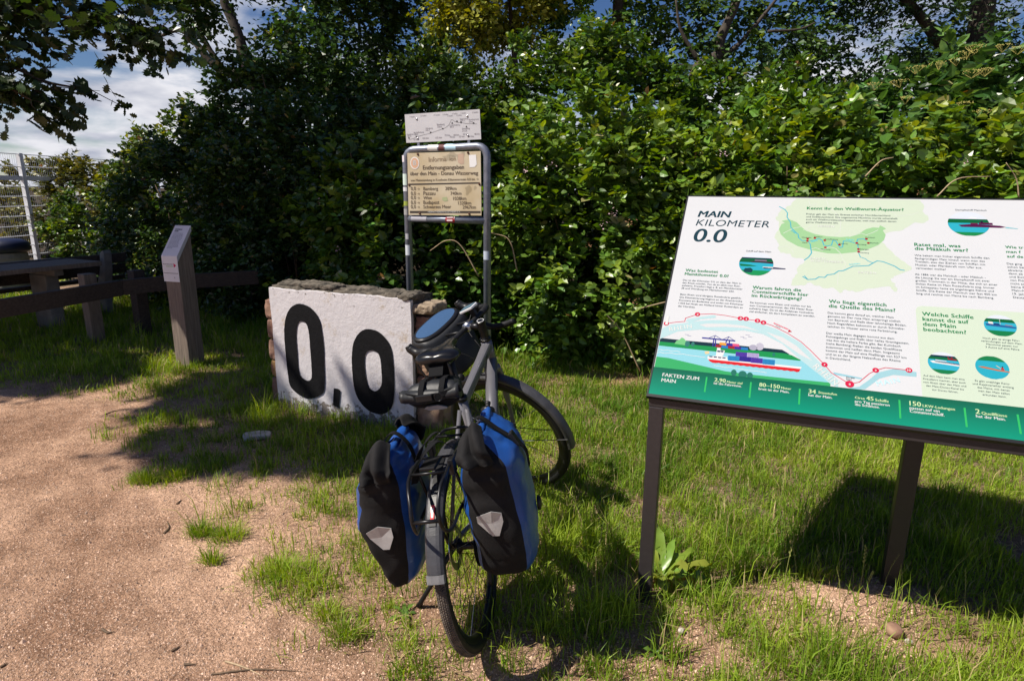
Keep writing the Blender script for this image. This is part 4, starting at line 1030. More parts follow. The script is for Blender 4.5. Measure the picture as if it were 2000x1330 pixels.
pt('heading_text', ['Warum fahren die', 'Containerschiffe hier', 'im Rückwärtsgang?'], Z1(710, 603), Z1(1003, 615), Z1(701, 652), 'ink_green', HB, spacing=1.05)
pt('body_text', ['Sie kommen vom Rhein und wollen nur bis', 'zum Containerterminal, das 750 Meter fluss-', 'aufwärts liegt. Da ist das Anfahren rückwärts', 'viel einfacher, als dort kompliziert zu wenden.'], Z1(694, 691), Z1(1062, 710), Z1(686, 745))
pt('heading_text', ['Kennt ihr den Weißwurst-Äquator?'], Z6(460, 186), Z6(1600, 190), None, 'ink_green', HB, h=.0009, spacing=1.05)
pt('body_text', ['Früher galt der Main als Grenze zwischen Norddeutschland', 'und Süddeutschland. Die sogenannte Mainlinie wurde scherzhaft', 'auch als Weißwurstäquator bezeichnet, weil man südlich davon', 'gerne Weißwürste isst.'], Z6(452, 250), Z6(1443, 252), Z6(440, 346), h=.0009)
pt('heading_text', ['Wo liegt eigentlich', 'die Quelle des Mains?'], Z2(48, 570), Z2(335, 582), Z2(45, 593), 'ink_green', HB, spacing=1.05)
pt('body_text', ['Das kommt ganz darauf an, welcher Main', 'gemeint ist: Der rote Main entspringt südlich', 'von Bayreuth und fließt über lehmhaltige Böden.', 'Nach Regenfällen bekommt er durch Schwebe-', 'teilchen im Wasser seine rote Farbtönung.'], Z2(42, 622), Z2(372, 643), Z2(38, 690))
pt('body_text', ['Der weiße Main dagegen kommt aus dem', 'Fichtelgebirge und fließt über helles Granitgestein,', 'was ihm die hellere Farbe gibt. Bei Kulmbach', '(nahe Bamberg) fließen die beiden Quellflüsse', 'zusammen und heißen dann Main. Insgesamt', 'kommt der Main auf eine Fließlänge von 527 km', 'und ist so der längste Nebenfluss des Rheins', 'in Deutschland.'], Z2(35, 724), Z2(374, 748), Z2(25, 846))
pt('heading_text', ['Ratet mal, was', 'die Määkuh war?'], Z2(476, 285), Z2(705, 289), Z2(476, 305), 'ink_green', HB, spacing=1.05)
pt('body_text', ['Wie bekam man früher eigentlich Schiffe den', 'flachgründigen Main hinauf, wenn man das', 'Treideln, also das Ziehen von Schiffen mit', 'Muskel- oder Pferdekraft vom Ufer aus,', 'vermeiden wollte?'], Z2(476, 335), Z2(850, 347), Z2(478, 399))
pt('body_text', ['Ab 1886 war die Mainkuh - oder Määkuh -', 'die Lösung: Sie war ein Dampfschiff mit zwei', 'großen Trommeln in der Mitte, das sich an einer', 'dicken Kette im Main flussaufwärts zog. Immer', 'im Schlepptau hatte sie angehängte Kähne und', 'Schiffe. Die Kette der Mainkuh war fast 400 km', 'lang und reichte von Mainz bis nach Bamberg.'], Z2(478, 431), Z2(831, 443), Z2(480, 527))
pt('heading_text', ['Wie tr', 'man f', 'auf de'], Z2(930, 295), Z2(1020, 297), Z2(934, 341), 'ink_green', HB, spacing=1.05)
pt('body_text', ['Das ging', 'schon bei', 'abwärts t', 'dann ab', 'und Eich', 'von Flöß', 'nicht so', 'keine Re', 'Main-Me', '19. Jah', 'Deutsch'], Z2(937, 376), Z2(1013, 379), Z2(954, 543))
pt('heading_text', ['Welche Schiffe', 'kannst du auf', 'dem Main', 'beobachten?'], Z2(515, 632), Z2(770, 645), Z2(517, 709), 'ink_green', HB, spacing=1.05)
for lines, a_, b_, c_ in ((['Noch gibt es einige Fähr-', 'verbindungen auf dem Main.', 'Manchmal passen nur', '3 Autos auf eine Fähre.'], Z5(1190, 285), Z5(1520, 307), Z5(1200, 362)),
                          (['Auf dem Main kann man eine', 'Kreuzfahrt machen, aber auch', 'vom Rhein über den Main und', 'den Main-Donau-Kanal bis', 'zur Donau fahren.'], Z5(657, 617), Z5(1027, 656), Z5(660, 736)),
                          (['Es gibt unzählige Kanu-', 'und Kajakverleiher entlang', 'des Mains, mit denen', 'man den Main selbst', 'erkunden kann.'], Z5(1120, 664), Z5(1435, 696), Z5(1123, 782))):
    pt('caption_text', lines, a_, b_, c_, center=True)
HT = .0008
pt('band_text', ['FAKTEN ZUM', 'MAIN'], Z7(235, 783), Z7(620, 828), Z7(222, 838), 'ink_white', .012, h=HT)
def fact(big, rest, p0, p1, p2, p3, l2, q0, q1, ql=None):
    pt('band_number', [big], p0, p1, None, 'ink_lime', .016, h=HT); pt('band_text', [rest], p2, p3, None, 'ink_lime', .016, h=HT); pt('band_text', l2, q0, q1, ql, 'ink_white', .016, h=HT)
fact('2,90', 'Meter tief', Z7(785, 838), Z7(902, 850), Z7(917, 853), Z7(1083, 870), ['ist die Fahrrinne.'], Z7(778, 866), Z7(1070, 900))
fact('80–150', 'Meter', Z7(1258, 891), Z7(1475, 913), Z7(1490, 915), Z7(1595, 930), ['breit ist der Main.'], Z7(1252, 925), Z7(1575, 963))
fact('34', 'Staustufen', Z7(1780, 961), Z7(1855, 970), Z2(-4, 1018), Z2(88, 1030), ['hat der Main.'], Z7(1777, 993), Z2(65, 1045))
pt('band_text', ['Circa'], Z5(45, 818), Z5(132, 828), None, 'ink_lime', .016, h=HT); pt('band_number', ['45'], Z5(147, 832), Z5(211, 838), None, 'ink_lime', .016, h=HT); pt('band_text', ['Schiffe'], Z5(226, 842), Z5(347, 855), None, 'ink_lime', .016, h=HT)
pt('band_text', ['pro Tag passieren', 'die Schleuse.'], Z5(45, 852), Z5(355, 888), Z5(43, 880), 'ink_white', .016, h=HT)
fact('150', 'LKW-Ladungen', Z5(535, 880), Z5(637, 890), Z5(652, 893), Z5(940, 925), ['passen auf ein', 'Containerschiff.'], Z5(535, 912), Z5(803, 942), Z5(535, 942))
fact('2', 'Quellflüsse', Z5(1127, 953), Z5(1165, 957), Z5(1180, 960), Z5(1407, 985), ['hat der Main.'], Z5(1130, 985), Z5(1395, 1017))

# ---- map
PAN_TOP = SLEN - .004
def clampw(L): return [(q[0], min(q[1], PAN_TOP)) for q in L]
mb = MB()
outline = [Z6(*p) for p in [(330, 40), (330, 60), (270, 130), (150, 180), (120, 230), (90, 290), (130, 330), (130, 410), (75, 510), (130, 590), (115, 640), (150, 690), (260, 700), (290, 740), (440, 770), (340, 880), (350, 930), (290, 1000), (270, 1070), (300, 1080), (430, 1075), (460, 1045), (500, 1040), (530, 1060), (560, 1075), (690, 1110), (770, 1100), (850, 1165), (910, 1120), (960, 1140), (1060, 1150), (1190, 1110), (1340, 1090), (1440, 1085), (1480, 1130), (1520, 1150), (1530, 1110), (1490, 1090), (1510, 1050), (1450, 1010), (1480, 970), (1690, 890), (1690, 850), (1620, 800), (1500, 720), (1400, 620), (1340, 540), (1390, 460), (1560, 430), (1640, 390), (1740, 330)]] + [Z2(*p) for p in [(515, 170), (545, 155), (540, 130), (515, 110), (525, 85), (505, 55), (505, 40)]]
rough = []
L = clampw([bface.ab(*p) for p in outline])
for a_, b_ in zip(L, L[1:] + L[:1]):
    for k in range(3):
        t = k / 3; j = .004 if k else 0
        rough.append((a_[0] + (b_[0] - a_[0]) * t + random.uniform(-j, j), min(PAN_TOP, a_[1] + (b_[1] - a_[1]) * t + random.uniform(-j, j))))
apoly(mb, bface, [rough], rgb('#dcead3'), H0)
saus = [(160, 315), (250, 295), (340, 330), (400, 390), (450, 430), (560, 470), (700, 495), (860, 505), (980, 495), (1080, 460), (1160, 410), (1240, 390), (1310, 395), (1325, 365), (1395, 405), (1355, 425), (1390, 480), (1370, 540), (1300, 600), (1200, 640), (1050, 680), (860, 700), (700, 695), (520, 660), (350, 610), (220, 540), (150, 470), (130, 410), (160, 350), (200, 335)]
ppoly(mb, bface, [[Z6(*p) for p in saus]], rgb('#a9d8a0'), H0 * 2)
for bord in ([(110, 630), (220, 610), (280, 650), (300, 690)], [(500, 650), (560, 630), (640, 660), (720, 620), (800, 640), (860, 700), (880, 760), (920, 820), (890, 880), (830, 930), (820, 1070)], [(690, 70), (720, 150), (800, 220), (860, 330), (850, 440), (790, 480)], [(480, 75), (500, 130), (580, 110)], [(1060, 70), (1000, 180), (1100, 240), (1200, 320), (1380, 370)], [(1300, 80), (1350, 160), (1480, 210), (1520, 260), (1700, 240), (1780, 210)], [(960, 500), (1100, 460), (1160, 480), (1240, 450), (1300, 420)], [(180, 460), (300, 400), (400, 380)], [(420, 420), (470, 400), (520, 360)]):
    aline(mb, bface, [bface.ab(*Z6(*p)) for p in bord], .0022, (.78, .83, .76), H0 * 2.6)
cy = rgb('#5cbfd0')
for riv, w_ in (([(135, 145), (200, 180), (230, 220), (225, 270), (265, 330), (270, 390), (320, 440), (355, 470), (360, 510), (400, 545), (470, 550), (500, 590), (505, 640), (515, 690), (480, 740), (430, 775)], .004), ([(470, 550), (540, 545), (600, 520), (640, 545), (660, 600), (700, 610), (750, 600), (765, 545), (800, 550), (850, 630), (880, 620), (890, 550), (960, 555), (1040, 580), (1060, 530), (1130, 525), (1160, 545)], .004), ([(1050, 580), (1065, 620), (1070, 690), (1090, 740), (1150, 760), (1180, 785), (1240, 810)], .003), ([(410, 970), (470, 1005), (560, 1000), (600, 975), (670, 980), (700, 950), (780, 940), (830, 905), (890, 900), (1000, 850), (1190, 840), (1240, 810), (1290, 785), (1360, 795), (1450, 830), (1500, 850), (1560, 890), (1610, 897)], .004), ([(430, 960), (470, 1005)], .003)):
    aline(mb, bface, [bface.ab(*Z6(*p)) for p in riv], w_, cy, H0 * 3.4)
for (x, y) in [(468, 525), (465, 550), (553, 515), (670, 543), (677, 627), (843, 595), (1048, 575), (1162, 527), (1185, 575), (1068, 647), (1070, 677)]:
    adisc(mb, bface, bface.ab(*Z6(x, y)), .0052, .0052, rgb('#b32028'), H0 * 4.5, 10)
mb.build('map_print', 'print_ink', panel, colors=True)
for s, x0, y0, x1 in [('Wiesbaden', 395, 515, 512), ('Mainz', 405, 575, 463), ('Frankfurt', 545, 507, 640), ('Aschaffenburg', 668, 536, 822), ('Miltenberg', 622, 655, 735), ('Würzburg', 833, 587, 938), ('Bamberg', 1060, 598, 1160), ('Kulmbach', 1150, 515, 1262), ('Bayreuth', 1205, 580, 1305), ('Erlangen', 1090, 655, 1187), ('Nürnberg', 1085, 695, 1190)]:
    pt('city_name', [s], Z6(x0, y0), Z6(x1, y0 + 2), None, 'ink_dark', .0, h=.0009)
for s, x0, y0, x1 in [('HESSEN', 590, 388, 780), ('BADEN-', 500, 768, 690), ('WÜRTTEMBERG', 500, 803, 885), ('BAYERN', 1065, 935, 1275)]:
    pt('state_name', [s], Z6(x0, y0), Z6(x1, y0 + 2), None, 'ink_white', .012, h=.0009, spacing=1.2)
for s, a_, b_ in [('MAIN', (515, 570), (590, 550)), ('MAIN', (920, 542), (1010, 550)), ('DONAU', (962, 838), (1090, 825)), ('RHEIN', (268, 428), (325, 470))]:
    pt('river_name', [s], Z6(*a_), Z6(*b_), None, 'ink_cyan', .005, h=.0009, follow=True)

# ---- ship picture with the rivers
def P7(mb, pts, col, h): ppoly(mb, bface, [[Z7(*p) for p in pts]], col if not isinstance(col, str) else rgb(col), h)
mb = MB()
lm = bface.ab(*Z7(100, 560))[0]
def edge7(y): return None
P7(mb, [(183, 375), (500, 408), (760, 430), (1060, 460), (1320, 485), (1500, 503), (1580, 550), (1520, 552), (1300, 530), (160, 412)], '#173642', H0)
P7(mb, [(160, 412), (1300, 520), (1520, 540), (1600, 560), (1700, 612), (1690, 620), (130, 452)], '#1f9a52', H0 * 1.3)
P7(mb, [(146, 452), (700, 500), (1690, 606), (2000, 850), (1990, 880), (1200, 800), (700, 720), (118, 640)], '#98dcea', H0 * 1.1)
P7(mb, [(128, 570), (300, 590), (600, 660), (900, 730), (1200, 768), (1600, 810), (2010, 850), (2010, 890), (104, 690)], '#3cb56c', H0 * 1.6)
pale = '#c4e6ea'
up7 = [(190, 275), (330, 240), (480, 222), (620, 200), (760, 190), (1100, 195), (1250, 222), (1450, 290), (1700, 430), (1850, 590), (2000, 735), (2090, 825), (2090, 905), (2000, 855), (1850, 730), (1700, 615), (1500, 440), (1300, 340), (1100, 300), (900, 312), (640, 290), (400, 310), (165, 385)]
P7(mb, up7, pale, H0 * 2)
for isl in ([(625, 240), (700, 228), (900, 230), (1100, 250), (1265, 308), (1100, 275), (900, 262), (700, 265)], [(1330, 315), (1500, 370), (1650, 460), (1820, 620), (1700, 560), (1500, 425)]): P7(mb, isl, (.80, .81, .82), H0 * 2.5)
P7(mb, [(485, 205), (500, 180), (620, 160), (780, 138), (805, 150), (795, 168), (640, 182), (570, 205), (540, 220)], pale, H0 * 2.2)
P7(mb, [(363, 440), (385, 410), (420, 395), (440, 375), (465, 385), (480, 405), (510, 420), (525, 440), (500, 460)], '#7ccd8a', H0 * 2)
for (x, y, rx, ry, c) in [(500, 440, 26, 32, '#3a8078'), (558, 445, 18, 24, '#3a8078'), (1195, 480, 45, 30, '#b5b2c6'), (1265, 470, 42, 40, '#c9c6d6'), (990, 745, 30, 34, '#2a7a68'), (1083, 765, 45, 40, '#2a7a68'), (1160, 775, 32, 34, '#2a7a68'), (1412, 555, 16, 20, '#2a8070')]:
    q = bface.ab(*Z7(x, y)); k = abs((bface.ab(*Z7(x + rx, y)) - q)[0]); k2 = abs((bface.ab(*Z7(x, y + ry)) - q)[1]); adisc(mb, bface, q, k, k2, rgb(c), H0 * 2.4, 18)
# quay containers
for (x, y, w_, h_, c) in [(840, 425, 70, 28, '#f2a93b'), (912, 432, 65, 28, '#4a2f9e'), (978, 438, 70, 28, '#e85a8a'), (790, 447, 68, 28, '#a82232'), (860, 457, 68, 28, '#2f7fc8'), (930, 462, 68, 28, '#a82232'), (998, 470, 70, 28, '#4a2f9e'), (1068, 476, 72, 28, '#2f7fc8')]:
    s_ = .095
    P7(mb, [(x, y), (x + w_, y + w_ * s_), (x + w_, y + w_ * s_ + h_), (x, y + h_)], c, H0 * 3)
pur = rgb('#3c3a9c')
for ln_, w_ in (([(660, 378), (1000, 410)], .006), ([(780, 390), (768, 468)], .004), ([(798, 392), (795, 468)], .004), ([(918, 402), (905, 430)], .004), ([(945, 404), (942, 440)], .004), ([(796, 352), (780, 385)], .002), ([(796, 352), (860, 395)], .002), ([(796, 352), (720, 382)], .002), ([(938, 366), (920, 400)], .002), ([(938, 366), (995, 408)], .002), ([(938, 366), (880, 392)], .002), ([(475, 342), (515, 346)], .001), ([(500, 355), (540, 360)], .001), ([(1115, 345), (1160, 352)], .001), ([(1060, 365), (1100, 370)], .001), ([(1085, 380), (1125, 386)], .001), ([(1140, 365), (1185, 372)], .001)):
    aline(mb, bface, [bface.ab(*Z7(*p)) for p in ln_], w_, pur, H0 * 3.5)
# ship
P7(mb, [(712, 578), (715, 610), (1690, 715), (1708, 686), (920, 602), (915, 578)], '#f4f4f4', H0 * 3)
hull = [(718, 602)] + [(1695, 706), (1680, 735), (1655, 740)] + [(1655 - k * 33, 738 - k * 3.6 - (6 if k % 2 else 0)) for k in range(1, 27)] + [(765, 640), (735, 625)]
P7(mb, hull, '#e2262b', H0 * 3.5)
P7(mb, [(715, 600), (712, 572), (800, 568), (815, 482), (850, 484), (850, 508), (896, 512), (880, 560), (866, 575), (918, 580), (918, 606)], '#f4f4f4', H0 * 3.6)
for (x, y) in [(730, 568), (776, 573), (822, 578), (868, 582)]: P7(mb, [(x, y), (x + 38, y + 3), (x + 34, y + 15), (x + 2, y + 12)], '#31426a', H0 * 4)
for (x, y) in [(815, 510), (850, 512)]: P7(mb, [(x, y), (x + 34, y + 3), (x + 28, y + 20), (x, y + 16)], '#31426a', H0 * 4)
P7(mb, [(680, 522), (728, 518), (732, 545), (690, 550)], '#ecd9a8', H0 * 3)
for (x, y, w_, h_, c) in [(930, 565, 120, 52, '#2f8fcf'), (1050, 572, 122, 52, '#3a2d9a'), (1172, 585, 124, 55, '#5a3cae'), (1296, 600, 130, 56, '#2f8fcf'), (1012, 524, 120, 46, '#5a3cae'), (1132, 534, 125, 46, '#bcaee0')]:
    P7(mb, [(x, y), (x + w_, y + w_ * .09), (x + w_ - 4, y + w_ * .09 + h_), (x - 4, y + h_)], c, H0 * 4)
    for k in range(1, 9):
        xx = x + w_ * k / 9; aline(mb, bface, [bface.ab(*Z7(xx, y + w_ * .09 * k / 9 + 2)), bface.ab(*Z7(xx - 3, y + w_ * .09 * k / 9 + h_ - 2))], .0012, tuple(v * .55 for v in rgb(c)), H0 * 4.6)
for wv in ([(170, 505), (210, 500), (250, 512), (290, 506), (340, 520), (380, 515), (425, 528)], [(165, 535), (210, 528), (260, 542), (320, 536), (380, 550), (450, 548), (520, 562), (600, 572), (690, 585)], [(780, 670), (840, 678), (900, 690), (960, 688), (1020, 702), (1080, 710), (1150, 722), (1230, 728), (1335, 745)]):
    aline(mb, bface, [bface.ab(*Z7(*p)) for p in wv], .0022, (.8, .85, .86), H0 * 3)
# the Main and the Regionalpark route
ppoly(mb, bface, [[Z2(70, 912), Z2(215, 942), Z2(212, 948), Z2(75, 925)]], rgb('#9fd4e2'), H0)
ppoly(mb, bface, [[Z2(150, 990), Z2(200, 985), Z2(250, 950), Z2(290, 915), Z2(370, 896), Z2(486, 912), Z2(486, 936), Z2(370, 926), Z2(300, 945), Z2(230, 997), Z2(170, 1002)]], rgb('#a9d8e2'), H0 * 1.4)
red = rgb('#e0244e')
route = [Z7(278, 227), Z7(380, 212), Z7(472, 205), Z7(480, 170), Z7(607, 130), Z7(760, 125), Z7(900, 142), Z7(1060, 172), Z7(1240, 198), Z7(1400, 250), Z7(1560, 330), Z7(1700, 420), Z7(1800, 510), Z7(1947, 660), Z2(60, 915), Z2(152, 972), Z2(200, 962), Z2(250, 920), Z2(282, 903), Z2(330, 890), Z2(448, 903)]
aline(mb, bface, [bface.ab(*p) for p in route], .0024, red, H0 * 4)
stops = [Z7(278, 227), Z7(607, 130), Z7(1060, 172), Z7(1120, 178), Z7(1240, 198), Z7(1303, 217), Z7(1947, 660), Z2(152, 972), Z2(282, 903), Z2(448, 903)]
for i, p in enumerate(stops):
    R_ = .0100 if i != 7 else .0135
    adisc(mb, bface, bface.ab(*p), R_, R_, red, H0 * 5, 20)
ppoly(mb, bface, [[Z7(1570, 288), Z7(1605, 315), Z7(1562, 318)]], rgb('#c8102e'), H0 * 4)
mb.build('ship_print', 'print_ink', panel, colors=True)
for i, p in enumerate(stops):
    s = str(i + 1); w_ = 1.6 if i != 9 else 3.4
    pt('stop_number', [s], (p[0] - w_, p[1] + 2.3), (p[0] + w_, p[1] + 2.5), None, 'ink_white', .02, h=.0011)
pt('river_name', ['RHEIN'], Z7(312, 308), Z7(550, 275), None, 'ink_white', .006, h=.0009, follow=True, spacing=1.15)
pt('river_name', ['RHEIN'], Z7(1820, 685), Z7(2055, 880), None, 'ink_white', .006, h=.0009, follow=True, spacing=1.15)
pt('river_name', ['MAIN'], Z2(292, 982), Z2(405, 962), None, 'ink_palecyan' if 'ink_palecyan' in MATS else mat('ink_palecyan', rgb('#9fc9d6'), .3), .004, h=.0009, follow=True, spacing=1.2)
pt('route_name', ['REGIONALPARK'], Z7(1408, 228), Z7(1560, 295), None, 'ink_red', .014, h=.0009, follow=True)
pt('route_name', ['ROUTE'], Z7(1430, 255), Z7(1478, 277), None, 'ink_body', .0, h=.0009, follow=True)
pt('stop_note', ['Du bist', 'hier!'], Z2(135, 942), Z2(177, 945), Z2(143, 953), 'ink_dark', .01, h=.0009)

# ---- round pictures
def medallion(name, c, rpx, hills, water, things):
    q = bface.ab(*c); R_ = abs((bface.ab(c[0] + rpx, c[1]) - q)[0]); mb = MB()
    circ = [(q[0] + R_ * math.cos(6.2832 * k / 40), q[1] + R_ * math.sin(6.2832 * k / 40)) for k in range(40)]
    apoly(mb, bface, [circ], rgb('#e6eef8'), H0 * 2)
    def clip(y0, y1, col, h, x0=-1, x1=1):
        pts = []
        for k in range(13):
            y = y0 + (y1 - y0) * k / 12; pts.append((min(x1, math.sqrt(max(0, 1 - y * y))), y))
        for k in range(12, -1, -1):
            y = y0 + (y1 - y0) * k / 12; pts.append((max(x0, -math.sqrt(max(0, 1 - y * y))), y))
        apoly(mb, bface, [[(q[0] + R_ * a_, q[1] + R_ * b_) for a_, b_ in pts]], rgb(col), h)
    for (y0, y1, col) in hills + water: clip(y0, y1, col, H0 * (3 + .4 * len(mb.f) / 40))
    for pts, col in things: apoly(mb, bface, [[(q[0] + R_ * a_, q[1] + R_ * b_) for a_, b_ in pts]], rgb(col), H0 * 4.2)
    mb.build(name, 'print_ink', panel, colors=True)
    return q, R_
bank = [(-.9, -.55), (-.4, -.5), (.3, -.75), (.62, -.78), (.3, -.95), (-.2, -.97), (-.6, -.8)]
medallion('ship_medallion', Z1(732, 450), 34, [(.3, .52, '#16324a'), (.1, .42, '#15663c')], [(-.55, .1, '#35b6d0'), (-.98, -.55, '#1f9a58')], [([(-.4, .2), (.95, .2), (.98, .05), (.7, .08), (-.2, .12)], '#4b1232'), ([(-.1, .35), (.6, .35), (.6, .25), (-.1, .25)], '#8f6f92'), ([(.4, -.28), (.95, -.22), (1.7, -.28), (1.7, -.35), (.5, -.38)], '#1d2050'), ([(.4, -.22), (1.0, -.2), (1.0, -.3), (.4, -.3)], '#eeeeee'), ([(-.95, -.05), (-.3, -.1), (.1, -.2), (-.5, -.25), (-.9, -.25)], '#157a4a'), ([(-.7, -.6), (-.6, -.4), (-.5, -.4), (-.3, -.35), (-.15, -.5), (-.2, -.75), (-.6, -.75)], '#1a4a50')])
medallion('steamer_medallion', Z2(745, 172), 41, [(.15, .38, '#15334a'), (.05, .35, '#0e6b3a')], [(-.70, .05, '#33b8cf'), (-.98, -.70, '#1f8f4e')], [([(-.5, -.12), (.2, -.02), (1.5, -.12), (1.75, -.22), (1.5, -.28), (-.35, -.28)], '#5c1648'), ([(.5, .12), (1.15, .10), (1.15, -.06), (.5, -.04)], '#5c1648'), ([(.6, .25), (.7, .25), (.7, .08), (.6, .08)], '#26183a'), ([(.1, .05), (.45, .05), (.45, -.05), (.1, -.05)], '#7a2352'), ([(0, .45), (.2, .55), (.45, .5), (.4, .42)], '#ffffff'), ([(1.75, -.2), (2.25, -.3), (2.3, -.35), (1.7, -.3)], '#8ed0dc')])
medallion('ferry_medallion', Z5(1345, 165), 32, [(.30, .62, '#0f6b3a')], [(-.5, .30, '#38b8d4'), (-.98, -.5, '#17824a')], [([(-.9, .15), (.95, -.05), (.95, -.2), (-.85, -.08)], '#2a5f9e'), ([(-.7, .32), (-.42, .3), (-.42, .05), (-.7, .08)], '#eeeeee'), ([(-.35, .2), (-.05, .18), (0, .03), (-.4, .06)], '#1d3f7a'), ([(0, .6), (.03, .6), (.03, .1), (0, .1)], '#cccccc'), ([(.3, .12), (.75, .06), (.75, 0), (.3, .06)], '#b04a5a')])
medallion('cruise_medallion', Z5(838, 500), 31, [(.45, .68, '#123048'), (.28, .52, '#0f6b3a')], [(-.62, .28, '#38b8d4'), (-.98, -.62, '#17824a')], [([(-.85, .1), (-.6, .15), (.98, 0), (.98, -.2), (-.7, -.05)], '#f4f4f4'), ([(-.6, .14), (.98, .02), (.98, -.08), (-.5, .03)], '#3b2d86'), ([(.3, .72), (.38, .45), (.5, .5), (.55, .65), (.62, .45), (.85, .42), (.85, .28), (.3, .32)], '#8e1f2e'), ([(-.5, .26), (.2, .2), (.2, .14), (-.5, .18)], '#e8e8f0')])
medallion('kayak_medallion', Z5(1273, 540), 33, [(.45, .98, '#17824a')], [(-.99, .55, '#2cb4cc')], [([(-.85, .0), (-.5, .02), (.4, -.16), (1.0, -.24), (.98, -.32), (.3, -.26), (-.6, -.1)], '#d8702a'), ([(.5, -.14), (.55, .05), (.62, .1), (.68, 0), (.72, -.18)], '#c23a3a'), ([(.22, .22), (.3, .2), (.62, -.12), (.58, -.12), (.3, .12)], '#e8c9a0'), ([(.56, .1), (.62, .18), (.68, .12), (.62, .06)], '#2a1a18')])
pt('picture_title', ['Schiff auf dem Main'], Z1(672, 377), Z1(822, 383), None, 'ink_body', .0, h=.0009)
pt('picture_title', ['Dampfschiff Mainkuh'], Z2(680, 105), Z2(836, 112), None, 'ink_body', .0, h=.0009)
# ================================================================== TOURING BICYCLE  (local: x forward, y left, z up, origin at the rear tyre contact)
KX, KY, KHD, KLN, KST = -.0841, 1.9258, .1443, .1856, 1.1508
bike = thing('bicycle', 'dark grey drop-bar touring bicycle leaning on its kickstand with front wheel turned', 'bicycle', (KX, KY, 0), (-KLN, 0, math.pi / 2 - KHD))
ST_A = np.array([.86, 0, .90]); ST_AX = np.array([-.31, 0, .95]); ST_AX = ST_AX / np.linalg.norm(ST_AX)
def steer(p, st=KST):
    v = np.asarray(p, float) - ST_A; c, s = math.cos(st), math.sin(st)
    return ST_A + v * c + np.cross(ST_AX, v) * s + ST_AX * (v @ ST_AX) * (1 - c)
ident = lambda p: p
WR = .35
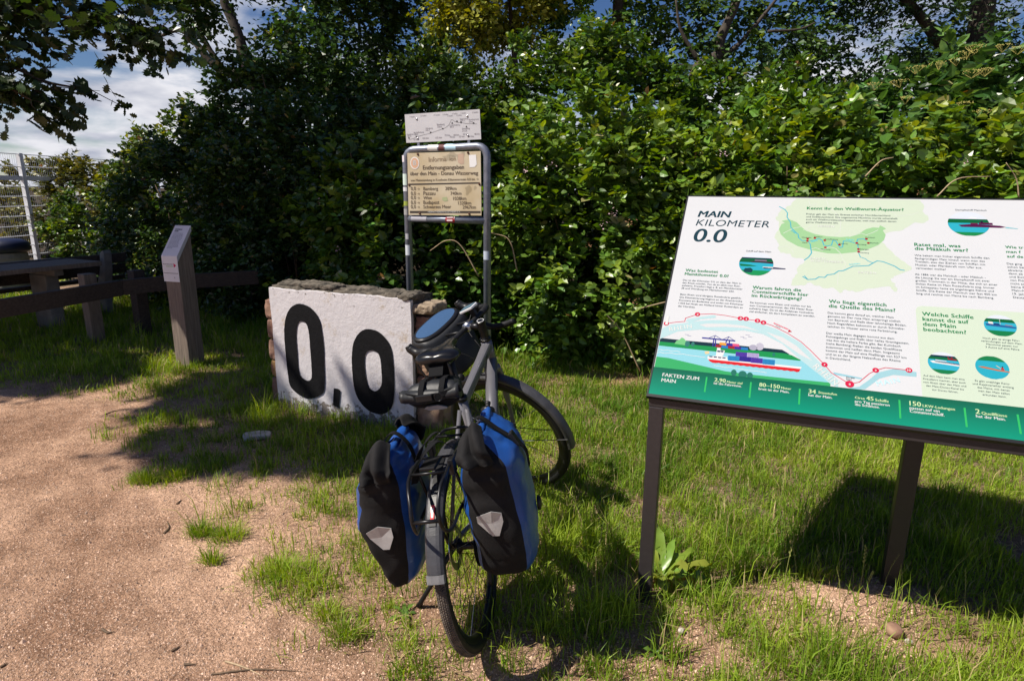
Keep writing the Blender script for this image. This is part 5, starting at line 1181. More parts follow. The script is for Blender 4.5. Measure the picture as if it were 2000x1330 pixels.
# tyre tread material: dusty knobbly band
tm = mat('tyre_tread', (.045, .038, .033), .9, col2=(.17, .135, .105), vscale=30, detail=8)
n, l = tm.node_tree.nodes, tm.node_tree.links
tcg = n['Texture Coordinate']; vo = n.new('ShaderNodeTexVoronoi'); vo.inputs['Scale'].default_value = 170; l.new(tcg.outputs['Object'], vo.inputs['Vector'])
bp = n.new('ShaderNodeBump'); bp.inputs['Strength'].default_value = 1; bp.inputs['Distance'].default_value = .004; l.new(vo.outputs['Distance'], bp.inputs['Height']); l.new(bp.outputs[0], n['Principled BSDF'].inputs['Normal'])
def wheel(name, cx, xf, rear):
    w = bpy.data.objects.new(name, None); w.empty_display_size = .05; link(w, bike)
    c = (cx, 0, WR); rt = .0205; R0 = WR - rt
    side = [(R0 + rt * math.cos(t), rt * math.sin(t)) for t in np.linspace(.85, 2 * math.pi - .85, 18)]
    MB().lathe(side, c, (0, 1, 0), 72).xf(xf).build('tyre', 'rubber', w, smooth=True)
    tr = [(R0 + (rt + .0006) * math.cos(t), (rt + .0006) * math.sin(t)) for t in np.linspace(-.92, .92, 9)]
    MB().lathe(tr, c, (0, 1, 0), 96).xf(xf).build('tread', 'tyre_tread' if rear else 'rubber', w, smooth=True)
    if rear:
        mb = MB()
        for k in range(250):
            a = 2 * math.pi * k / 250
            for j, ang in enumerate((-.62, -.3, .0, .3, .62)):
                aa = a + (math.pi / 250 if j % 2 else 0); rr = R0 + (rt + .0010) * math.cos(ang); yy = (rt + .0010) * math.sin(ang)
                d = Vector((math.cos(aa), 0, math.sin(aa))); t = Vector((-math.sin(aa), 0, math.cos(aa))); s = Vector((0, 1, 0)) * .0022 * math.cos(ang) - d * .0022 * math.sin(ang)
                p = Vector(c) + d * rr + Vector((0, yy, 0)); nn = (d * math.cos(ang) + Vector((0, math.sin(ang), 0))) * .0016
                V = [p - t * .003 - s, p + t * .003 - s, p + t * .003 + s, p - t * .003 + s]; mb.add(V + [v * 1 + nn for v in [p - t * .0022 - s * .7, p + t * .0022 - s * .7, p + t * .0022 + s * .7, p - t * .0022 + s * .7]], [(4, 5, 6, 7), (0, 1, 5, 4), (1, 2, 6, 5), (2, 3, 7, 6), (3, 0, 4, 7)])
        tag(mb.xf(xf).build('tread_knobs', 'tyre_tread', w), kind='stuff')
    rim = [(.313, -.013), (.318, -.0135), (.318, .0135), (.313, .013), (.296, .009), (.288, .004), (.288, -.004), (.296, -.009)]
    MB().lathe(rim, c, (0, 1, 0), 72, closed=True).xf(xf).build('rim', 'black_metal', w, smooth=True)
    hw = .065 if rear else .05
    MB().lathe([(.0001, -hw), (.010, -hw), (.010, -.045), (.028, -.042), (.028, -.037), (.014, -.03), (.013, .02), (.028, .03), (.028, .035), (.010, .04), (.010, hw), (.0001, hw)], c, (0, 1, 0), 20).xf(xf).build('hub', 'black_metal', w, smooth=True)
    for k in range(28):
        a = 2 * math.pi * k / 28; sgn = 1 if k % 2 else -1; a2 = a + (.95 if (k // 2) % 2 else -.95)
        p0 = (cx + .026 * math.cos(a2), sgn * .034, WR + .026 * math.sin(a2)); p1 = (cx + .289 * math.cos(a), sgn * .003, WR + .289 * math.sin(a))
        MB().tube([p0, p1], .00115, 5, cap=False).xf(xf).build('spoke', 'black_metal' if k % 3 else 'steel', w)
    MB().lathe([(.055, .046), (.08, .046), (.08, .048), (.055, .048)], c, (0, 1, 0), 40, closed=True).xf(xf).build('brake_disc', 'steel', w)
    a = -1.35; p0 = (cx + .288 * math.cos(a), 0, WR + .288 * math.sin(a)); p1 = (cx + .245 * math.cos(a), 0, WR + .245 * math.sin(a)); MB().tube([p0, p1], .0028, 6).xf(xf).build('valve', 'steel', w)
    if rear:
        for k, rr in enumerate((.072, .064, .057, .050, .044, .038, .032)):
            MB().lathe([(.02, -.038 - k * .004), (rr, -.038 - k * .004), (rr, -.0398 - k * .004), (.02, -.0398 - k * .004)], c, (0, 1, 0), 30, closed=True).xf(xf).build('sprocket', 'black_metal', w)
    return w
wheel('rear_wheel', 0, ident, True)
fxf = lambda p: steer(p)
wheel('front_wheel', 1.06, fxf, False)
# fenders
def fender(cx, t0, t1, xf, name, rad=.372, w=.027):
    rings = []; n_ = 36
    for i in range(n_ + 1):
        t = t0 + (t1 - t0) * i / n_; d = np.array([math.cos(t), 0, math.sin(t)]); c = np.array([cx, 0, WR])
        sec = [(-w, -.016), (-w, -.004), (-w * .72, .0035), (-w * .35, .0055), (w * .35, .0055), (w * .72, .0035), (w, -.004), (w, -.016), (w - .003, -.016), (w - .003, -.005), (0, .001), (-w + .003, -.005), (-w + .003, -.016)]
        rings.append([tuple(c + d * (rad + r_) + np.array([0, y_, 0])) for y_, r_ in sec])
    return MB().loft(rings).xf(xf).build(name, mat('fender_black', (.045, .045, .05), .42, var=.25, vscale=25, bump=.1, bscale=200) if 'fender_black' not in MATS else 'fender_black', bike, smooth=False)
rf = fender(0, math.radians(161), math.radians(8), ident, 'rear_fender')
def on_fender(t, y, r): return (math.cos(t) * r, y, WR + math.sin(t) * r)
# raised lamp strip and red light on the rear fender
rings = []
for t in np.linspace(math.radians(140), math.radians(102), 12):
    rings.append([on_fender(t, y, r) for y, r in ((-.012, .376), (-.011, .381), (.011, .381), (.012, .376))])
MB().loft(rings).build('lamp_strip', 'black_plastic', rf, bevel=.0)
rings = [[on_fender(t, y, r) for y, r in ((-.0065, .3805), (-.006, .3835), (.006, .3835), (.0065, .3805))] for t in np.linspace(math.radians(137.5), math.radians(130.5), 5)]
MB().loft(rings).build('tail_light', 'reflector_red', rf)
rings = [[on_fender(t, y, r) for y, r in ((-.0035, .3832), (-.003, .3845), (.003, .3845), (.0035, .3832))] for t in np.linspace(math.radians(136.3), math.radians(132), 5)]
MB().loft(rings).build('light_lens', 'plain_white', rf)
V, F = text_mesh('ACID', .0, 0, 3); tw = V[:, 0].max(); mb = MB(); k = .045 / tw
mb.add([on_fender(math.radians(126) - v[0] * k / .3815, (v[1] - .35) * k * -1.0 + 0, .3818) for v in V], F); mb.build('lamp_lettering', mat('grey_letter', (.10, .10, .105), .5), rf)
MB().loft([[on_fender(t, y, r) for y, r in ((-.028, .362), (-.027, .376), (-.012, .379), (.012, .379), (.027, .376), (.028, .362))] for t in (math.radians(165), math.radians(161.2))]).build('fender_tip', mat('tip_grey', (.16, .16, .165), .5, var=.2, vscale=40), rf)
ff = fender(1.06, math.radians(198), math.radians(70), fxf, 'front_fender')
for s in (-1, 1):
    MB().tube([(1.06, s * .055, WR), (1.06 + .37 * math.cos(math.radians(188)), s * .028, WR + .37 * math.sin(math.radians(188)))], .0022, 6).xf(fxf).build('fender_stay', 'black_metal', ff)
# frame
fr = bpy.data.objects.new('frame', None); fr.empty_display_size = .05; link(fr, bike)
bb = (.43, 0, .285)
def oval(path, r, sx, name, seg=14, m='frame_grey', par=None, up=None): return MB().tube(path, r, seg, sx=sx, up=up).build(name, m, par or fr, smooth=True)
ht_l, ht_u = (.906, 0, .76), (.862, 0, .895)
oval([ht_l, ht_u], .026, 1, 'head_tube')
rings = []
for t, hw, hh in ((0, .0175, .021), (.3, .018, .020), (.7, .021, .021), (1, .024, .024)):
    p = Vector((.285, 0, .785)).lerp(Vector((.868, 0, .862)), t)
    rings.append([(p.x, y * hw, p.z + z * hh) for y, z in ((-1, -.55), (-1, .55), (-.8, .9), (-.4, 1), (.4, 1), (.8, .9), (1, .55), (1, -.55), (.8, -.9), (.4, -1), (-.4, -1), (-.8, -.9))])
MB().loft(rings).build('top_tube', 'frame_grey', fr, smooth=False)
oval([(.893, 0, .79), (.68, 0, .545), bb], [.029, .028, .028], 1.0, 'down_tube')
oval([bb, (.285, 0, .795)], [.02, .018], 1, 'seat_tube')
oval([(bb[0], -.045, bb[2]), (bb[0], .045, bb[2])], .024, 1, 'bottom_bracket')
for s in (-1, 1):
    oval([(.27, s * .014, .76), (.14, s * .045, .56), (.0, s * .066, WR)], [.0085, .0075, .007], 1, 'seat_stay', 8)
    oval([(bb[0] - .02, s * .03, bb[2]), (.28, s * .048, .295), (0, s * .066, WR)], [.012, .010, .008], 1, 'chain_stay', 8)
ptext_dummy = None
V, F = text_mesh('CUBE', .01, 0, 3); k = .05 / V[:, 0].max(); mb = MB()
d_ = Vector((.583, 0, .077)).normalized(); o_p = Vector((.70, -.0222, .842))
mb.add([tuple(o_p + d_ * (v[0] * k) + Vector((0, 0, 1)) * ((v[1] - .35) * k * .9)) for v in V], F); mb.build('frame_lettering', 'ink_black', fr)
# fork
fk = bpy.data.objects.new('fork', None); fk.empty_display_size = .05; link(fk, bike)
MB().tube([(.908, 0, .755), (.918, 0, .728)], [.026, .03], 12).xf(fxf).build('crown', 'frame_grey', fk, smooth=True)
for s in (-1, 1):
    MB().tube(smooth_path([(.918, s * .03, .735), (.945, s * .048, .66), (1.0, s * .055, .50), (1.055, s * .056, WR)], 5), [.019] * 5 + [.016] * 5 + [.011] * 6, 12).xf(fxf).build('fork_blade', 'frame_grey', fk, smooth=True)
MB().tube([(1.06, -.062, WR), (1.06, .062, WR)], .008, 10).xf(fxf).build('axle', 'black_metal', fk, smooth=True)
# stem, bars, levers
cp = bpy.data.objects.new('cockpit', None); cp.empty_display_size = .05; link(cp, bike)
MB().lathe([(.0001, 0), (.027, 0), (.027, .010), (.022, .012), (.022, .018), (.020, .02), (.020, .05), (.0001, .05)], ht_u, tuple(ST_AX), 20).build('headset_spacers', 'gloss_black', cp, smooth=False)
MB().lathe([(.0001, .05), (.021, .05), (.021, .095), (.0001, .096)], ht_u, tuple(ST_AX), 20).xf(fxf).build('stem_clamp', 'black_metal', cp)
cap_c = np.array(ht_u) + ST_AX * .097
MB().lathe([(.0001, 0), (.0215, 0), (.0215, .007), (.0185, .009), (.0185, .0085), (.0001, .0085)], cap_c, tuple(ST_AX), 24).xf(fxf).build('compass_cap', 'gloss_black', cp)
MB().lathe([(.0145, .0094), (.0165, .0094), (.0165, .0098), (.0145, .0098)], cap_c, tuple(ST_AX), 24, closed=True).xf(fxf).build('compass_ring', 'plain_white', cp)
sb = np.array(ht_u) + ST_AX * .072; bc = (.915, 0, .985)
MB().tube([tuple(sb), bc], [.017, .0165], 14).xf(fxf).build('stem', 'black_metal', cp, smooth=True)
MB().tube([(bc[0], -.024, bc[2]), (bc[0], .024, bc[2])], .0225, 16).xf(fxf).build('bar_clamp', 'steel', cp, smooth=True)
bar_half = lambda s: smooth_path([(bc[0], 0, bc[2]), (.915, s * .10, .986), (.918, s * .165, .986), (.955, s * .203, .984), (1.02, s * .212, .977), (1.055, s * .215, .945), (1.045, s * .220, .895), (.99, s * .228, .858), (.92, s * .238, .850), (.865, s * .245, .853)], 6)
for s in (-1, 1):
    P = bar_half(s); MB().tube(P, [.013 if i < 8 else .0165 for i in range(len(P))], 12).xf(fxf).build('handlebar', 'black_metal' if False else 'rubber', cp, smooth=True)
    H = smooth_path([(.985, s * .209, .992), (1.03, s * .213, .998), (1.075, s * .213, 1.004), (1.105, s * .211, 1.030), (1.112, s * .210, 1.052)], 5)
    rr = np.interp(np.linspace(0, 1, len(H)), [0, .25, .55, .8, 1], [.018, .021, .021, .021, .016])
    MB().tube(H, list(rr), 14).xf(fxf).build('brake_hood', 'black_plastic', cp, smooth=True)
    lv = smooth_path([(1.098, s * .213, 1.01), (1.118, s * .218, .96), (1.105, s * .226, .90), (1.085, s * .232, .865)], 5)
    MB().tube(lv, list(np.linspace(.009, .0055, len(lv))), 8, sx=.6).xf(fxf).build('brake_lever', 'gloss_black', cp, smooth=True)
    cb = smooth_path([(1.03, s * .18, .98), (1.03, s * .10, .93), (.97, s * .05, .86), (.925, s * .03, .76)], 6)
    MB().tube(cb, .0026, 6).xf(fxf).build('cable', 'rubber', cp, smooth=True)
MB().box((.925, -.085, 1.012), (.03, .016, .04)).xf(fxf).build('computer_mount', 'black_plastic', cp)
comp = MB().box((.94, -.085, 1.040), (.085, .055, .012), (0, .12, 0)).xf(fxf).build('bike_computer', 'plain_white', cp, bevel=.003)
MB().box((.9415, -.085, 1.0468), (.078, .049, .0035), (0, .12, 0)).xf(fxf).build('computer_screen', mat('computer_glass', (.12, .20, .26), .12), comp)
# seatpost and saddle
MB().tube([(.288, 0, .78), (.232, 0, .975)], .0137, 12).build('seatpost', 'black_metal', bike, smooth=True)
MB().tube([(.285, 0, .797), (.281, 0, .812)], .0215, 14).build('seat_collar', 'black_metal', bike, smooth=True)
sad = bpy.data.objects.new('saddle', None); sad.empty_display_size = .05; link(sad, bike)
prof = [(.050, .028, 1.020), (.058, .058, 1.026), (.080, .073, 1.031), (.110, .074, 1.033), (.140, .062, 1.032), (.170, .045, 1.030), (.210, .030, 1.029), (.255, .022, 1.029), (.300, .019, 1.030), (.325, .015, 1.027), (.334, .006, 1.020)]
rings = []
for x, hw, z in prof:
    sec = [(-1, -.5), (-1.02, -.2), (-.85, .15), (-.5, .32), (-.18, .30), (0, .22), (.18, .30), (.5, .32), (.85, .15), (1.02, -.2), (1, -.5), (.6, -.55), (0, -.5), (-.6, -.55)]
    th = .022 + hw * .28
    rings.append([(x, y * hw * 1.12, z + q * th * (.9 if x > .2 else 1)) for y, q in sec])
MB().loft(rings).build('saddle_shell', 'gloss_black', sad, smooth=True, sub=1)
for s in (-1, 1): MB().tube(smooth_path([(.085, s * .035, 1.0), (.16, s * .022, .978), (.28, s * .018, .985), (.315, s * .008, 1.005)], 5), .0035, 8).build('saddle_rail', 'black_metal', sad, smooth=True)
MB().box((.232, 0, .978), (.04, .05, .02)).build('rail_clamp', 'black_metal', sad, bevel=.003)
# drivetrain
dr = bpy.data.objects.new('drivetrain', None); dr.empty_display_size = .05; link(dr, bike)
MB().lathe([(.07, -.05), (.092, -.05), (.092, -.053), (.07, -.053)], bb, (0, 1, 0), 44, closed=True).build('chainring', 'black_metal', dr)
for s, a in ((-1, 2.75), (1, 2.75 + math.pi)):
    e_ = (bb[0] + .172 * math.cos(a), s * .078, bb[2] + .172 * math.sin(a))
    MB().tube([(bb[0], s * .06, bb[2]), e_], [.014, .011], 10).build('crank', 'black_metal', dr, smooth=True)
    MB().box((e_[0], s * .13, e_[2]), (.085, .09, .018)).build('pedal', 'black_plastic', dr, bevel=.003)
MB().tube([(0, -.048, WR + .045), (bb[0], -.051, bb[2] + .09)], .003, 6).build('chain', 'black_metal', dr)
MB().tube([(-.02, -.055, .235), (bb[0], -.051, bb[2] - .09)], .003, 6).build('chain', 'black_metal', dr)
MB().bar((.01, -.07, .315), (-.02, -.06, .215), .014, .035, (1, 0, 0)).build('derailleur', 'black_metal', dr, bevel=.003)
for z in (.27, .215): MB().lathe([(.0001, -.064), (.019, -.064), (.019, -.056), (.0001, -.056)], (-.012, 0, z), (0, 1, 0), 14).build('jockey_wheel', 'black_plastic', dr)
# kickstand
kl = Vector((0, 0, 0))
Mb = Matrix.Translation((KX, KY, 0)) @ Euler((-KLN, 0, math.pi / 2 - KHD)).to_matrix().to_4x4(); Mi = Mb.inverted()
gk = on_ground(818, 1186); kp = Mi @ Vector((gk[0], gk[1], .008))
MB().tube([(.06, .062, .33), tuple(Vector((.06, .062, .33)).lerp(kp, .93)), tuple(kp)], [.010, .009, .012], 10).build('kickstand', 'black_metal', bike, smooth=True)
# rack
rk = bpy.data.objects.new('rack', None); rk.empty_display_size = .05; link(rk, bike)
for s in (-1, 1):
    P = smooth_path([(.10, s * .055, .735), (-.05, s * .058, .742), (-.24, s * .058, .742), (-.315, s * .050, .735), (-.360, s * .042, .70), (-.374, s * .041, .655), (-.352, s * .044, .612), (-.29, s * .055, .590), (-.10, s * .062, .585), (.06, s * .062, .585)], 5)
    P = [Vector((p.x, p.y - .018 * min(1, max(0, (-p.x - .2) / .16)), p.z)) for p in P]
    MB().tube(P, .0058, 10).build('side_rail', 'black_metal', rk, smooth=True)
    MB().tube([(.02, s * .062, .74), (.0, s * .068, .36)], .0055, 8).build('strut', 'black_metal', rk, smooth=True)
    MB().tube([(-.17, s * .06, .74), (-.01, s * .068, .37)], .0055, 8).build('strut', 'black_metal', rk, smooth=True)
MB().tube([(-.3735, -.059, .655), (-.3735, .023, .655)], .0058, 10).build('rear_crossbar', 'black_metal', rk, smooth=True)
for x in (.06, -.12, -.24): MB().tube([(x, -.057, .742), (x, .057, .742)], .0045, 8).build('deck_bar', 'black_metal', rk, smooth=True)
MB().tube(smooth_path([(.10, -.055, .735), (.135, -.04, .738), (.145, 0, .739), (.135, .04, .738), (.10, .055, .735)], 5), .0058, 10).build('front_loop', 'black_metal', rk, smooth=True)
MB().box((-.19, 0, .752), (.09, .05, .012)).build('deck_plate', 'black_plastic', rk, bevel=.003)

# ------------------------------------------------------------------ bags
def to_world(mb): return mb.xf(lambda p: tuple(Mb @ Vector(p)))
from mathutils import noise as mnoise
def noise_disp(P, amp, scale, seed):
    q = Vector((float(P[0]), float(P[1]), float(P[2]))) * scale + Vector((seed * 1.7, seed * .9, seed * 2.3)); return (mnoise.noise(q) + .5 * mnoise.noise(q * 2.03) + .25 * mnoise.noise(q * 4.1)) * .8 * amp
def bag_thing(name, label, local_origin):
    o = Mb @ Vector(local_origin); t = thing(name, label, 'bag', tuple(o), (-KLN, 0, math.pi / 2 - KHD)); return t
def grid_split(rings, pick, mats_, names, parent, smooth=True):
    """loft rings, giving each face to the mesh chosen by pick(i, k)"""
    n_ = len(rings[0]); out = {}
    for i in range(len(rings) - 1):
        for k in range(n_):
            out.setdefault(pick(i, k), []).append((i * n_ + k, i * n_ + (k + 1) % n_, (i + 1) * n_ + (k + 1) % n_, (i + 1) * n_ + k))
    V = [p for r_ in rings for p in r_]
    obs = {}
    for key, F in out.items():
        used = sorted({v for f in F for v in f}); mp = {v: j for j, v in enumerate(used)}
        mb = MB().add([V[v] for v in used], [tuple(mp[v] for v in f) for f in F])
        obs[key] = mb.build(names[key], mats_[key], parent, smooth=smooth)
    return obs
def pannier(side, label, tilt, seed, x0=-.255, zoff=0.0, yoff=0.0):
    """side -1 right, +1 left.  bag frame: x forward, y outward from the rack, z up, origin at inner top hook line"""
    org = (-.02, side * .068, .74 if side < 0 else .722)
    t = bag_thing('pannier', label, org)
    NS = 56; lv = []
    Hs = [(-.395, .085, .050), (-.392, .108, .068), (-.37, .122, .079), (-.31, .137, .086), (-.22, .152, .088), (-.12, .163, .088), (-.04, .168, .083), (.01, .166, .072), (.035, .160, .056), (.058, .150, .038), (.074, .142, .024), (.086, .138, .016)]
    z_ = np.interp(np.linspace(0, 1, 44), np.linspace(0, 1, len(Hs)), [h_[0] for h_ in Hs]); a_ = np.interp(z_, [h_[0] for h_ in Hs], [h_[1] for h_ in Hs]); b_ = np.interp(z_, [h_[0] for h_ in Hs], [h_[2] for h_ in Hs])
    rings = []
    b_ = b_ * (1.16 if side < 0 else 1.14)
    for i, (z, a, b) in enumerate(zip(z_, a_, b_)):
        ring = []
        cy = (.102 if side > 0 else .104); cy = cy if z < 0 else cy - .02 * min(1, z / .086)
        for k in range(NS):
            th = 2 * math.pi * k / NS; e = 3.2 if z < 0 else 2.6
            cx_, sx_ = math.cos(th), math.sin(th)
            x = a * math.copysign(abs(cx_) ** (2 / e), cx_); y = b * math.copysign(abs(sx_) ** (2 / e), sx_)
            # rear foot is cut up towards the wheel
            if z < -.2 and x < 0: pass
            p = np.array([x - .06, cy + y, z])
            am = .010 + .009 * max(0, (z + .15) / .24)
            nd = noise_disp(p * np.array([1, 1, 1.8]) + seed, am, 9, seed) + noise_disp(p * np.array([1, 1, .6]) + 3, .004, 26, seed + 3)
            if abs(cx_) > .75: nd += noise_disp(np.array([0, p[1] * 1.2 + p[2] * .5, p[2] * 2.2]) + seed, .013 * max(.25, min(1, (z + .28) / .25)), 13, seed + 9)
            nrm = np.array([cx_, sx_, 0]); p = p + nrm * nd
            if side > 0 and z < -.16: p[1] -= max(0, (p[1] - .06)) * .9 * (-.16 - z) / .235 * .75
            # top ridge waves and sags
            if z > .03: p[2] += noise_disp(np.array([x * 1.0, 0, seed]), .022 * (z / .086), 7, seed + 5)
            p[1] = p[1] + tilt * -(p[2]) if p[2] < 0 else p[1]
            ring.append((p[0], side * p[1], p[2]))
        rings.append(ring)
    def pick(i, k):
        th = 2 * math.pi * (k + .5) / NS
        return 'end' if abs(math.cos(th)) > .80 else 'shell'
    obs = grid_split(rings, pick, {'end': 'cordura', 'shell': 'tarpaulin_blue'}, {'end': 'end_panel', 'shell': 'shell'}, t)
    V = rings[0]; MB().add(V, [tuple(range(NS))]).build('base', 'cordura', t)
    # rolled top: fabric turned over twice along the ridge
    topc = np.array(rings[-1]).mean(0); rl = []
    xs = np.linspace(-.135, .130, 16)
    for j, x in enumerate(xs):
        zc = topc[2] - .004 + noise_disp(np.array([x * 1.0, .0, seed]), .022, 7, seed + 5); sec = []
        for q in range(14):
            th = 2 * math.pi * q / 14; rr = .017 * (1 + .18 * math.sin(3 * th + j)) * (.7 if j in (0, len(xs) - 1) else 1)
            sec.append((x - .06 + noise_disp(np.array([x, th, 0]), .003, 12, 2), topc[1] + rr * .85 * math.cos(th) * 1.15, zc + rr * math.sin(th)))
        rl.append(sec)
    MB().loft(rl).build('rolled_top', 'tarpaulin_blue', t, smooth=True)
    # ends of the roll folded down over the end panels
    for e_ in ((-1,) if side < 0 else (-1, 1)):
        nu_, nv_ = 15, 17; V = []
        for j in range(nu_):
            u = j / (nu_ - 1)
            for q in range(nv_):
                v = q / (nv_ - 1) * 2 - 1
                # leaves the ridge, turns over the edge and drapes down the end panel, gathered in folds
                drop = max(0, u - .25) / .75
                xx = e_ * (.085 + .088 * min(1, u / .38) ** .8 + .010 * math.sin(drop * 3.0))
                zz = topc[2] + .018 - .035 * min(1, u / .38) ** 2 - .055 * drop
                wv = .022 + .036 * min(1, u / .5) - .010 * drop
                fold = .013 * math.cos(v * 6.5 + seed + u * 2) * (.3 + u) + .012 * math.sin(v * 2.6 + u * 5 + seed) + noise_disp(np.array([u * .2, v * .1, seed]), .008, 18, 3)
                crest = .016 * (1 - abs(v)) ** .6
                V.append((-.06 + xx + e_ * (fold + crest * drop), topc[1] + side * .012 * drop + wv * v, zz + (crest + fold * .7) * (1 - drop * .7)))
        F = [(a * nv_ + b, a * nv_ + b + 1, (a + 1) * nv_ + b + 1, (a + 1) * nv_ + b) for a in range(nu_ - 1) for b in range(nv_ - 1)]
        o = MB().add(V, F).build('folded_end', 'cordura', t, smooth=True); m_ = o.modifiers.new('thick', 'SOLIDIFY'); m_.thickness = .008; m_.offset = 0; m_ = o.modifiers.new('sub', 'SUBSURF'); m_.levels = 1; m_.render_levels = 1
    # compression strap over the top with a buckle on the outer face
    yo = .185
    P = smooth_path([(-.06, side * .015, -.02), (-.06, side * .03, .06), (-.06, side * .075, .104), (-.06, side * .13, .058), (-.06, side * (.178 if side > 0 else .203), -.01), (-.06, side * (.186 if side > 0 else .212), -.08)], 6)
    rings3 = [[(p.x - .0125, p.y + side * .006, p.z + .003), (p.x + .0125, p.y + side * .006, p.z + .003), (p.x + .0125, p.y + side * .0035, p.z), (p.x - .0125, p.y + side * .0035, p.z)] for p in P]
    MB().loft(rings3).build('strap', 'webbing', t)
    MB().box((-.06, side * (.164 if side > 0 else .184), .022), (.034, .014, .05), (side * .45, 0, 0)).build('buckle', 'black_plastic', t, bevel=.003)
    # reflector on the rear end panel, moulded to it
    ri = [k for k in range(NS)]
    kc = NS // 2
    def rear_pt(v, z):  # v: across (outward +), follows the rear face
        zi = int(np.argmin(abs(z_ - z))); r_ = np.array(rings[zi]); k0 = range(kc - 12, kc + 13); cand = [r_[k % NS] for k in k0]
        ys = np.array([side * c_[1] for c_ in cand]); o_ = np.argsort(ys); xx = np.interp(v, ys[o_], np.array([c_[0] for c_ in cand])[o_]); return (xx, v, z)
    mid = (.100 if side > 0 else .100) + tilt * .17
    sgn = 1
    out6 = [(-.043, -.155), (.008, -.137), (.036, -.150), (.036, -.180), (.016, -.226), (-.006, -.226), (-.045, -.178)]
    if side > 0: out6 = [(-.040, -.150), (.0, -.137), (.046, -.160), (.040, -.182), (.006, -.226), (-.016, -.226), (-.040, -.182)]
    cen = rear_pt(mid, -.18); V = []; 
    for lift in (.0035, .0055):
        for (u, w_) in out6: q = rear_pt(mid + u, w_); V.append((q[0] - lift, side * q[1], q[2]))
    m_ = len(out6); V.append((cen[0] - .0065, side * cen[1], cen[2]))
    F = [(i, (i + 1) % m_, m_ + (i + 1) % m_, m_ + i) for i in range(m_)] + [(m_ + i, m_ + (i + 1) % m_, 2 * m_) for i in range(m_)]
    MB().add(V, F).build('reflector', 'reflector_grey', t)
    # lower hook and rivets on the outer and inner faces
    MB().lathe([(.0001, .012), (.012, .012), (.024, .008), (.026, 0), (.0001, -.002)], (.02, side * (.182 if side > 0 else .206), -.25), (0, side, 0), 18).build('strap_anchor', 'black_plastic', t, smooth=True)
    for (x, z) in ((-.13, -.02), (-.13, -.09), (0, -.02)):
        MB().lathe([(.0001, .003), (.006, .002), (.0075, 0)], (x - .06 if False else x, side * .006, z), (0, -side, 0), 12).build('rivet', 'steel', t, smooth=True)
    for x in (-.16, .04):
        MB().box((x, -side * .004, -.005), (.035, .018, .05)).build('rack_hook', 'black_plastic', t, bevel=.003)
    return t
pR = pannier(-1, 'blue roll-top pannier with black end and angular reflector, resting upright on the chain side', .0, 21)
pL = pannier(1, 'blue and black roll-top pannier sagging outward on the kickstand side', .16, 57)
# webbing tie loops between the two panniers
tie = bag_thing('shoulder_strap', 'bundle of black webbing draped over the rear rack between the panniers', (-.15, 0, .76)); tie['category'] = 'strap'
def ribbon(P, w, nrm, parent, name='webbing_loop'):
    rings = []
    for i, p in enumerate(P):
        tg = (P[min(i + 1, len(P) - 1)] - P[max(i - 1, 0)]).normalized(); s = tg.cross(Vector(nrm)).normalized() * w / 2; nn = Vector(nrm) * .0015
        rings.append([tuple(p - s - nn), tuple(p + s - nn), tuple(p + s + nn), tuple(p - s + nn)])
    return MB().loft(rings).build(name, 'webbing', parent)
for k, pts in enumerate(([(.0, -.07, .02), (-.02, -.03, .055), (-.05, .0, .04), (-.07, .03, .0), (-.08, .05, -.05)], [(.04, -.07, .03), (.02, -.02, .07), (-.01, .02, .045), (-.02, .05, .0)])):
    ribbon(smooth_path(pts, 6), .03, (.25, .15 * (k - 1), .95), tie)
# saddle bag
sbag = bag_thing('saddle_bag', 'small dark grey roll-top seat bag buckled under the saddle', (.06, 0, .94))
rings = []; NS = 40
for i in range(21):
    u = i / 20; x = .09 - .20 * u
    hw = np.interp(u, [0, .15, .5, .8, .93, 1], [.045, .062, .078, .088, .096, .088]); hh = np.interp(u, [0, .2, .6, .85, .95, 1], [.028, .034, .046, .048, .034, .018]); zc = np.interp(u, [0, .5, 1], [-.035, -.028, -.014])
    ring = []
    for k in range(NS):
        th = 2 * math.pi * k / NS; cx_, sx_ = math.cos(th), math.sin(th); y = hw * math.copysign(abs(cx_) ** .75, cx_); z = hh * math.copysign(abs(sx_) ** .75, sx_)
        p = np.array([x, y, zc + z]); nd = noise_disp(p + 4, .006, 20, 8) + noise_disp(p * np.array([.4, 2.2, .4]), .005 * u, 20, 12); ring.append((x + nd * .5, y + cx_ * nd, zc + z + sx_ * nd))
    rings.append(ring)
grid_split(rings, lambda i, k: 'low' if (k > NS * .56 and k < NS * .94) else 'up', {'up': 'tarpaulin_black', 'low': 'cordura'}, {'up': 'shell', 'low': 'lower_panel'}, sbag)
MB().add(rings[0], [tuple(range(NS - 1, -1, -1))]).build('front_cap', 'cordura', sbag); 
rl = []
for j, y in enumerate(np.linspace(-.098, .098, 17)):
    rr0 = .020 * (1.15 if j in (0, 1, 15, 16) else 1); rl.append([(-.118 + rr0 * 1.1 * math.cos(t_) + noise_disp(np.array([y, t_, 0]), .004, 18, 4), y, -.012 + rr0 * math.sin(t_) * (1 + .2 * math.sin(2 * t_ + j * .5)) + .010 * (abs(y) / .098) ** 2) for t_ in np.linspace(0, 6.2832, 13)[:-1]])
MB().loft(rl).build('rolled_end', 'tarpaulin_black', sbag, smooth=True)
ribbon([Vector((-.143 + .02 * (abs(y) / .1) ** 2, y, -.008 + .012 * (abs(y) / .1) ** 2)) for y in np.linspace(.105, -.105, 13)], .022, (-1, 0, 0.05), sbag, 'strap')
